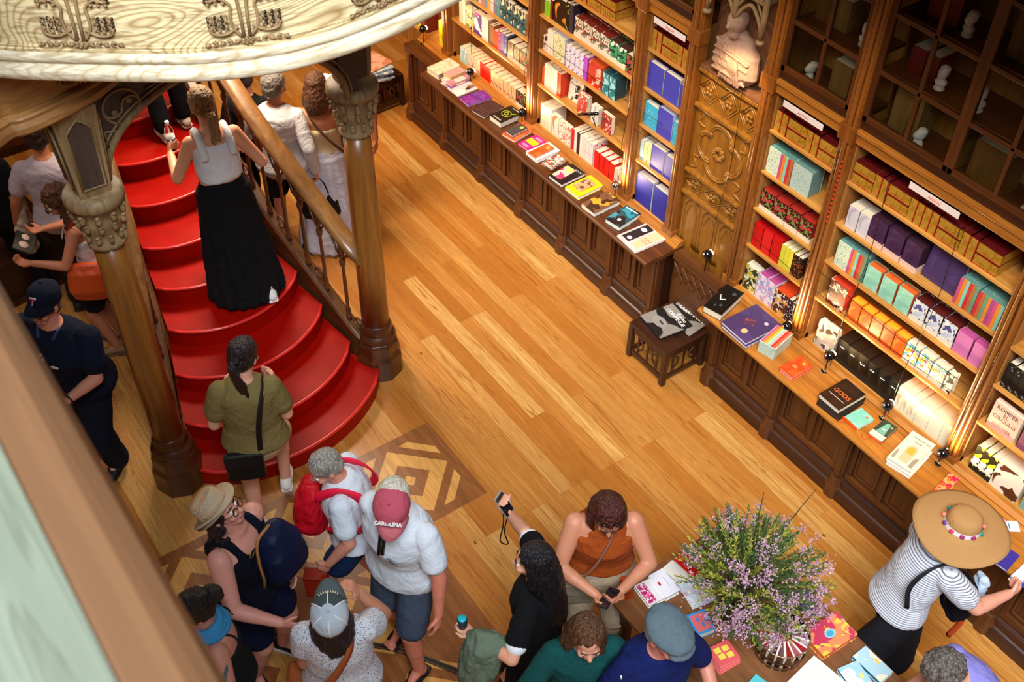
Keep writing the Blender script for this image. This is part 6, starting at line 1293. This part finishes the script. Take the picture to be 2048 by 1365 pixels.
T=Matrix.Translation(p.ho+p.HR@V((0,-.02,.13)))@p.HR.to_4x4()@Matrix.Rotation(rad(16),4,'X')
m=MB(); R_=[]
for r,z in ((.155,-.012),(.15,-.004),(.10,.004),(.097,.03),(.092,.07),(.085,.09),(.05,.082),(.01,.075)): R_.append([T@V((r*.92*cos(a),r*1.08*sin(a),z+(.03*abs(cos(a))**2 if r>.13 else 0))) for a in [2*pi*j/30 for j in range(30)]])
R_.append([v for v in R_[-1]]); m.rings(R_[:-1],0,True,False); m.rings([[T@V((r*.92*cos(a),r*1.08*sin(a),z)) for a in [2*pi*j/30 for j in range(30)]] for r,z in ((.150,-.009),(.095,-.003),(.088,.06))],0,True,True); ht=m.build('hat',HATB,p.o)
m=MB(); m.tube([T@V((.098*.93*cos(a),.099*1.08*sin(a),.014)) for a in [2*pi*j/30 for j in range(31)]],.008,6); m.build('hat_band',plain('#b89c7a',.7),ht)
t=held(p,'backpack','navy backpack with tan zip edge carried by the woman in beige hat','bag'); c=p.fr(1.22)[0]+V((.0,-.07,.0))
m=MB(); m.loft([(c+V((-.10,.24,-.20)),V((.12,0,0)),V((0,.08,0))),(c+V((-.10,.28,-.10)),V((.15,0,0)),V((0,.11,0))),(c+V((-.10,.27,.06)),V((.14,0,0)),V((0,.10,0))),(c+V((-.10,.24,.17)),V((.09,0,0)),V((0,.06,0)))],24,e=2.6); remesh(m,'bag_body',fabric('#0d1b40','#0a1430',30.,.5,.55),.010,1,.006,8,parent=t)
MB().tube(curve_pts([c+V((.045,.22,-.2)),c+V((.065,.25,-.08)),c+V((.06,.24,.08)),c+V((.01,.22,.2)),c+V((-.10,.23,.215))],18),.009,8).build('zip_edge',plain('#a8743e',.5),t); MB().tube([c+V((.055+.022*cos(a),.20,.13+.022*sin(a))) for a in [j*pi/6 for j in range(13)]],.004,6).build('ring',plain('#c8a860',.3,.5,.9),t)
# 12 man with red cap
p=person('white haired man in red CAROLINA cap, white t-shirt and grey blue shorts, in flip flops',hp=(786,1002),face=-122,H=1.80,fat=1.12,sw=.96,lean=8,side=-4,hy=26,hpit=14,skinc='#d98a70',armfat=1.08,top=('tee',fabric('#e2e7ee','#d4dbe6'),.88,.028),bot=('shorts',fabric('#4a5468','#3c465a'),.85),hair=('short','#cfc8b4','#e8e2d0'),
 RA=dict(t=(.03,-.06,-.50),pole=(.3,-1,0),curl=.4),LA=dict(t=(-.13,.10,-.51),pole=(-1,-.6,0),n=(1,0,0),curl=.35),RF=(.12,-.10),LF=(-.14,.12),shoes=('flip','#121212','#14120f'))
RC=fabric('#b4485a','#c25a68'); cp=cap_hat(p,RC,RC,fabric('#cc707a','#bc6068'),name='cap',sc=1.02,pit=20,off=(0,.034,-.010))
tx=text_mesh('CAROLINA',.045,'letters',plain('#ece6e6',.6),cp,tuple(p.capT@V((0,.094,.066))),(0,0,0),.0025,width=.150,bold=.0025); tx.rotation_euler=(p.HR@Matrix.Rotation(pi,3,'Z')@Matrix.Rotation(rad(50),3,'X')).to_euler()
f=p.fr(1.38); t=held(p,'sunglasses','dark sunglasses hanging at the collar of the CAROLINA cap man','sunglasses'); m=MB()
for q in (0,1): m.tube([f[0]+f[2]*(.125+.012*q)+V((-.005+.02*q,0,.02)),f[0]+f[2]*(.16+.01*q)+V((-.005+.02*q,0,-.12))],.011,8)
m.build('folded_frame',plain('#0f0f12',.2,.6),t)
f=p.fr(1.27); m=MB(); T=Matrix.Translation(f[0]+f[1]*-.085+f[2]*.190)@Matrix((f[1],f[3],f[2])).transposed().to_4x4()
m.tube([T@V((.035*cos(a),.03*sin(a),0)) for a in [j*pi/8 for j in range(17)]],.003,6); m.lathe([(.0005,.0),(.02,.0),(.02,.002)],(0,0,0),12,T=T); m.build('chest_print',plain('#7a8488',.7),p.parts['top'])
MB().tube([p.J['L'][2]+p.J['L'][3]*.105+V((0,.011*cos(a),.011*sin(a))) for a in [j*pi/5 for j in range(11)]],.003,6).build('ring',plain('#c8c8cc',.2,.5,1.),p.o)
# 13 woman in white and grey cap from behind
BLO=art('#dfe0e8',['#3f4a7a','#6a6f8c'],'dots',95,rough=.85)
p=person('woman in grey and white cap and speckled blouse with tan strap, seen from behind',hp=(660,1228),face=97,hatted=True,H=1.66,fat=1.1,hy=0,hpit=-24,skinc='#cf9478',armfat=1.12,top=('short',BLO,.88,.026),bot=('pants',fabric('#e0dcd6')),hair=('bob','#120c12','#2c2029'),
 RA=dict(t=(-.02,.20,.04),pole=(.5,-.2,-1),n=(-1,0,.3),curl=.7),LA=dict(t=(.04,.24,-.20),pole=(-.2,-.3,-1),n=(1,0,0),curl=.6),shoes=('plain','#222222','#e8e8e8'))
cp=cap_hat(p,fabric('#c3cdd8','#b4bfcc'),None,fabric('#59666a'),name='cap',panel_lines=('all',plain('#e8ecf0',.7)),sc=1.08)
m=MB(); n_=9; R_=[]
for r,z in ((.0975,-.008),(.0980,.012),(.0980,.036),(.0890,.066),(.067,.0895),(.036,.1035)): R_.append([p.capT@V((r*.945*cos(a),r*1.105*sin(a),z+.0006)) for a in [pi/6+ (2*pi/3)*j/12 for j in range(13)]])
m.rings(R_,0,True,False,False); m.build('front_panel',fabric('#4a575a','#3f4b4e'),cp)
m=MB()
for i in range(9): a=rad(60+7.5*i); r0=.074+.012*(i%2); m.tube([p.capT@V((.094*cos(a),.094*1.13*sin(a),.052)),p.capT@V((.084*cos(a)+.004,.084*1.13*sin(a),.074))],.0035,5)
m.build('embroidered_letters',plain('#e6e2c0',.6),cp)
t=held(p,'shoulder_bag','tan leather strap and bag across the back of the speckled blouse woman','bag'); c=p.fr(1.42)[0]; TAN=plain('#a8552a',.45)
strap(p,[c+V((.10,.10,-.06)),c+V((.10,.0,.035)),c+V((.08,-.12,-.03)),c+V((.0,-.165,-.18)),c+V((-.10,-.17,-.34)),c+V((-.20,-.10,-.50))],TAN,t,.021); m=MB(); m.box(c.x-.30,c.x-.20,-.14,.12,c.z-.76,c.z-.50); m.build('bag_body',TAN,t,b=.02)
# 14 tattooed woman lower left
p=person('dark haired woman with bun, blue neck scarf and leafy shoulder tattoo at lower left',hp=(384,1218),face=202,H=1.66,fat=1.05,lean=4,hy=8,hpit=14,skinc='#dba08c',armfat=1.15,top=('cami',fabric('#1c2228'),.90,.014),bot=('pants',fabric('#1a1c22')),hair=('bun','#0c0809','#1e1416'),RA=dict(t=(.08,.25,-.35)),LA=dict(t=(-.12,.16,-.42),pole=(-1,-.8,0)),shoes=('plain','#222222','#dddddd'))
c=p.fr(1.45)[0]; m=MB()
for i in range(3): m.tube([c+V(((.078+.012*i)*cos(a),(.072+.014*i)*sin(a)+.005,.02-.022*i+.010*sin(a*2+i))) for a in [j*pi/12 for j in range(25)]],.022,8)
t=held(p,'neck_scarf','sky blue folded scarf around the neck of the tattooed woman','scarf'); remesh(m,'cloth',fabric('#4aa3dc','#3a8fcc'),.008,1,.004,14,parent=t)
S0,E,W_,d,n=p.J['L']; ax=(E-S0).normalized(); outd=V((-1,.3,.35)); outd=(outd-ax*outd.dot(ax)).normalized(); sd=ax.cross(outd)
m=MB()
for i in range(9):
    a0=-.9+.22*i; L_=.05+.02*(i%3); b0=S0+ax*(.05+.015*i)
    pts=[]
    for k in range(6): th=a0*.9+ (k/5)*.25; r=.0615-.010*((b0-S0).length+L_*k/5)/.28; q_=b0+ax*L_*k/5; pts.append(q_+(outd*cos(th)+sd*sin(th))*r)
    m.tube(pts,[.002,.006,.008,.007,.005,.002],6,flat=.35)
m.build('leaf_tattoo',plain('#4f7278',.6),p.o)
# 15 woman in black dress with raised phone
p=person('woman with long black hair in black dress photographing, green jacket over her arm',hp=(1068,1118),face=160,H=1.66,hy=10,hpit=4,skinc='#dca587',top=('tee',BLACK,.90,.016),bot=('skirt',BLACK,.35,.06),hair=('long','#08060a','#1c161c'),
 RA=dict(t=(.12,.28,.20),pole=(.6,0,-1),n=(-.2,-1,0),curl=.8,hd=(0,.4,.7)),LA=dict(t=(-.14,.26,-.20),pole=(-1,-1,-.6),n=(0,0,1),curl=.9),shoes=('plain','#c8b8a8','#ece6e0'))
phone(p,p.J['R'],'silver smartphone held up by the woman in black dress','#8a8f96',off=.07,lift=.018)
m=MB(); 
for k in ('R','L'): S0,E,W_,d,n=p.J[k]; MB().cap(S0+(E-S0)*.62,S0+(E-S0)*.72,.060,.059).build('white_cuff',plain('#eceef2',.7),p.parts['top'])
S0,E,W_,d,n=p.J['R']; MB().tube(curve_pts([W_+d*.05,W_+V((.0,.02,-.12)),W_+V((-.02,.03,-.26)),W_+V((.03,.0,-.34)),W_+V((.02,.02,-.22)),W_+V((.02,.0,-.05))],30),.004,6).build('wrist_lanyard',plain('#17151a',.5),p.o)
t=held(p,'jacket','sage green jacket draped over the forearm of the woman in black dress','jacket'); S0,E,W_,d,n=p.J['L']; c=(E*.35+W_*.65)
m=MB(); m.loft([(c+V((-.06,.06,-.42)),V((.07,0,0)),V((0,.07,0))),(c+V((-.05,.05,-.28)),V((.08,0,0)),V((0,.09,0))),(c+V((-.03,.03,-.12)),V((.085,0,0)),V((0,.12,0))),(c+V((0,.0,.02)),V((.09,0,0)),V((0,.12,0))),(c+V((.0,.0,.06)),V((.05,0,0)),V((0,.08,0)))],26)
remesh(m,'cloth',fabric('#6f7d6a','#5c6a5a'),.010,1,.0,1,dfun=lambda c_:.022*noise.fractal(V((c_.x*14,c_.y*14,c_.z*5)),1,2,3),parent=t)
t=held(p,'drink_can','turquoise topped drink can in the hand of the woman in black dress','can'); q=W_+d*.08+n.normalized()*.03; m=MB(); m.lathe([(.026,-.05),(.028,-.045),(.028,.05),(.024,.056)],q,16); m.build('can_body',plain('#2b3440',.3),t); m=MB(); m.lathe([(.001,.057),(.025,.057),(.022,.062)],q,16); m.build('can_top',plain('#1fb4c4',.3),t)
# 16 woman in orange top
p=person('woman in burnt orange sleeveless top with sunglasses on her head, looking at her phone',hp=(1218,1030),face=-88,H=1.68,fat=1.2,lean=6,hy=0,hpit=36,skinc='#c98a6a',armfat=1.15,top=('shell',fabric('#a84a14','#8f3c10'),.98,.016),bot=('pants',fabric('#b8a084')),hair=('bob','#2c0f0c','#5a2418'),
 LA=dict(t=(.08,.30,-.24),pole=(-1,-.4,-.6),n=(.3,-.2,1),curl=.65),RA=dict(t=(-.10,.31,-.25),pole=(1,-.4,-.4),n=(-.3,-.2,1),curl=.65),shoes=('plain','#c8a888','#e8e0d8'))
phone(p,p.J['L'],'dark smartphone in both hands of the woman in orange top','#1a1a1f',off=.10,lift=.03,roll=10)
m=MB()
for q in (-1,1): m.tube([p.hw((q*.036+.026*cos(a),.055+.0*a,.195+.018*sin(a))) for a in [j*pi/8 for j in range(17)]],.003,6); m.tube([p.hw((q*.06,.05,.2)),p.hw((q*.088,.0,.15))],.003,6)
t=held(p,'sunglasses','dark sunglasses pushed up on the head of the orange top woman','sunglasses'); m.build('frame',plain('#1a0f0c',.25),t)
m=MB()
for q in (-1,1): m.sph(p.hw((q*.036,.058,.196)),V((.026,.006,.018)),12,0,p.HR)
m.build('lens',plain('#181014',.08,.7),t)
m=MB(); 
f=p.fr(1.42)[0]; t=held(p,'crossbody_bag','taupe quilted crossbody bag on the hip of the orange top woman','bag'); h=p.fr(.92)[0]
m.box(h.x+.04,h.x+.30,.10,.17,h.z-.16,h.z+.04); m.build('bag_body',art('#8c8068',['#6f6450'],'dots',60,rough=.5),t,b=.015); m=MB(); m.box(h.x+.035,h.x+.305,.172,.18,h.z-.06,h.z+.045); m.build('flap',art('#9a8e76',['#7a6f5a'],'dots',60,rough=.5),t,b=.006)
strap(p,[f+V((-.06,.03,.02)),f+V((-.02,.12,-.06)),f+V((.05,.16,-.22)),f+V((.12,.15,-.36)),h+V((.18,.13,.04))],plain('#8a5a48',.5),t,.007)
t=held(p,'scarf','rust orange scarf hanging from the bag strap of the orange top woman','scarf'); m=MB(); m.loft([(h+V((-.17,.12,-.30)),V((.05,0,0)),V((0,.02,0))),(h+V((-.16,.14,-.12)),V((.045,0,0)),V((0,.025,0))),(h+V((-.13,.15,.06)),V((.02,0,0)),V((0,.02,0)))],16); remesh(m,'cloth',fabric('#c44a10'),.008,1,.012,14,parent=t)
# 17 brown haired woman in green top
p=person('brown haired woman in teal green top at the bottom, phone beside her face',hp=(1176,1272),face=-84,H=1.66,fat=1.05,lean=4,hpit=16,skinc='#dca48a',top=('long',fabric('#0f4a48','#0c3c3c'),.90,.022),bot=('pants',fabric('#22252c')),hair=('wavy','#3a1f12','#6e4628'),
 LA=dict(t=(-.02,.18,-.06),pole=(-1,.2,-1),n=(1,0,.2),curl=.6,hd=(0,.1,1)),RA=dict(t=(-.02,.22,-.35),pole=(1,0,-.5)),shoes=('plain','#222222','#dddddd'))
phone(p,p.J['L'],'pale smartphone held upright by the woman in teal green top','#dfe8e4',off=.08,lift=.02)
# 18 man in flat cap
p=person('man in blue grey flat cap and navy t-shirt leaning to the display table',hp=(1334,1268),face=-66,hatted=True,H=1.76,fat=1.1,sw=.96,lean=8,hy=10,hpit=4,skinc='#d58f78',top=('tee',fabric('#101e58','#0c1848'),.88,.026),bot=('pants',fabric('#2a2f3a')),hair=('short','#8a8a88','#b4b2ae'),RA=dict(t=(.1,.24,-.35)),LA=dict(t=(-.08,.26,-.33)),shoes=('plain','#222222','#dddddd'))
T=Matrix.Translation(p.ho+p.HR@V((0,-.0,.150)))@p.HR.to_4x4()@Matrix.Rotation(rad(-6),4,'X')
m=MB(); m.sph(T@V((0,.005,.02)),V((.112,.142,.055)),24,0,T.to_3x3()); m.sph(T@V((0,-.03,.035)),V((.10,.10,.045)),24,0,T.to_3x3()); m.sph(T@V((0,.11,-.012)),V((.08,.055,.014)),20,0,T.to_3x3())
hatm=remesh(m,'flat_cap',fabric('#5f6e76','#4e5c64',60.),.008,3,.004,12,parent=p.o)
# 19 woman in straw hat
STR=NT('stripe_cloth'); _s=STR.n('SeparateXYZ'); STR.l(STR.vec(),_s.inputs[0]); _m=STR.n('Math',operation='MULTIPLY'); _m.inputs[1].default_value=66; STR.l(_s.outputs[2],_m.inputs[0]); _f=STR.n('Math',operation='FRACT'); STR.l(_m.outputs[0],_f.inputs[0])
STR=STR.fin(STR.ramp(_f.outputs[0],[(.60,srgb('#dcdce4')),(.68,srgb('#77747c'))]),.85,.2)
p=person('woman in wide straw hat and striped tee striding by the right counter',hp=(1926,1052),face=12,hatted=True,H=1.70,fat=1.0,lean=22,hy=0,hpit=14,skinc='#d9a088',armfat=1.15,top=('tee',STR,.93,.024),bot=('pants',fabric('#1a1a20'),.085),hair=('bob','#5a4030','#7a5c44'),
 RA=dict(t=(.04,.42,-.24),pole=(1,-.2,-1),n=(-1,0,0),curl=.8),LA=dict(t=(-.05,.44,-.16),pole=(-1,-.2,-1),n=(0,0,1),curl=.6),RF=(.10,-.52),LF=(-.08,.20),shoes=('plain','#a07a4c','#8a6a40'))
T=Matrix.Translation(p.ho+p.HR@V((0,-.01,.125)))@p.HR.to_4x4()@Matrix.Rotation(rad(12),4,'X')
STW=NT('straw'); _w=STW.n('TexWave',Scale=70.,Distortion=2.); _w.wave_type='RINGS'; _w.rings_direction='Z'; STW.l(STW.vec(),_w.inputs['Vector']); STW.bump(_w.outputs[0],.4,.003); STW=STW.fin(STW.mix(_w.outputs[0],srgb('#b98a58'),srgb('#9c7040')),.8,.2)
m=MB(); m.rings([[T@V((r*cos(a),r*sin(a),z+(.012*sin(3*a+1)+.01*sin(2*a) if r>.2 else 0))) for a in [2*pi*j/44 for j in range(44)]] for r,z in ((.092,-.010),(.235,-.026),(.262,-.034),(.262,-.029),(.235,-.018),(.15,-.004),(.100,.002),(.094,.03),(.088,.062),(.07,.082),(.04,.088),(.005,.089))],0,True,True); ht=m.build('straw_hat',STW,p.o)
m=MB(); m.rings([[T@V((r*cos(a),r*sin(a),z)) for a in [2*pi*j/44 for j in range(44)]] for r,z in ((.103,.002),(.1005,.030))],0,True,False); m.build('hat_band',plain('#d9d4dc',.7),ht)
for i in range(11):
    a=2*pi*i/11; m=MB(); m.sph(T@V((.104*cos(a),.104*sin(a),.016)),V((.014,.014,.010)),10); m.build('embroidered_flower',plain(['#8a1f5a','#1f7a6a','#e87a6a','#5a2a8a','#c82a4a'][i%5],.7),ht)
t=held(p,'shoulder_bag','black shoulder bag with blue scarf hanging in front of the straw hat woman','bag'); c=p.fr(1.42)[0]; g_=c+V((.02,.20,-.42))
pf=lambda x,y,z:(lambda q:q[0]+q[1]*x+q[2]*y)(p.fr(z))
strap(p,[pf(.12,.17,1.08),pf(.12,.16,1.22),pf(.12,.12,1.36),pf(.12,.0,1.45),pf(.12,-.12,1.38),pf(.13,-.155,1.24),pf(.16,-.10,1.10)],plain('#101018',.6),t,.013)
m=MB(); m.loft([(g_+V((.05,0,-.14)),V((.09,0,0)),V((0,.05,0))),(g_+V((.05,.02,0)),V((.12,0,0)),V((0,.08,0))),(g_+V((.06,0,.14)),V((.08,0,0)),V((0,.05,0)))],20,e=3); remesh(m,'bag_body',fabric('#0d0d16'),.01,1,.012,9,parent=t)
m=MB(); m.loft([(g_+V((.04,.10,-.12)),V((.03,0,0)),V((0,.04,0))),(g_+V((.03,.14,.02)),V((.05,0,0)),V((0,.05,0))),(g_+V((.02,.13,.10)),V((.04,0,0)),V((0,.03,0)))],16); remesh(m,'blue_scarf',fabric('#7aa6d0','#dfe2e8',8.),.008,1,.02,16,parent=t)
m=MB(); m.tube(curve_pts([g_+V((.1,.05,-.1)),g_+V((.1,.06,-.25)),g_+V((.08,.05,-.40))],10),.018,8); m.build('orange_tag',plain('#c8481c',.6),t)
tt,TT=phone(p,p.J['L'],'smartphone with a bright white screen held over the counter by the straw hat woman','#e8ecf2',plain('#dfeef4',.2),off=.13,lift=.03)
m=MB(); 
for i in range(4): m.box(-.02,.02,-.04+.018*i,-.032+.018*i,.0049,.0052,0,TT)
m.build('screen_lines',plain('#5a7a90',.4),tt)
# 20 person at bottom right
p=person('curly grey haired person in lavender top bending at the bottom right corner',hp=(1884,1342),face=-172,H=1.66,lean=40,hpit=46,skinc='#cf9878',top=('tee',fabric('#8f86cc','#7f76bc'),.88,.03),bot=('pants',fabric('#2a2a34')),hair=('curly','#4a4038','#7c7068'),RA=dict(t=(.08,.1,-.45)),LA=dict(t=(-.08,.1,-.45)),shoes=('plain','#222222','#dddddd'))
c=p.fr(1.40)[0]; m=MB(); m.loft([(c+V((.02,-.02,-.12)),V((.24,0,0)),V((0,.16,0))),(c+V((.02,-.02,-.03)),V((.20,0,0)),V((0,.13,0))),(c+V((.01,-.02,.04)),V((.12,0,0)),V((0,.09,0)))],28); remesh(m,'shawl',fabric('#8f86cc','#7f76bc'),.010,1,.010,9,parent=p.o)
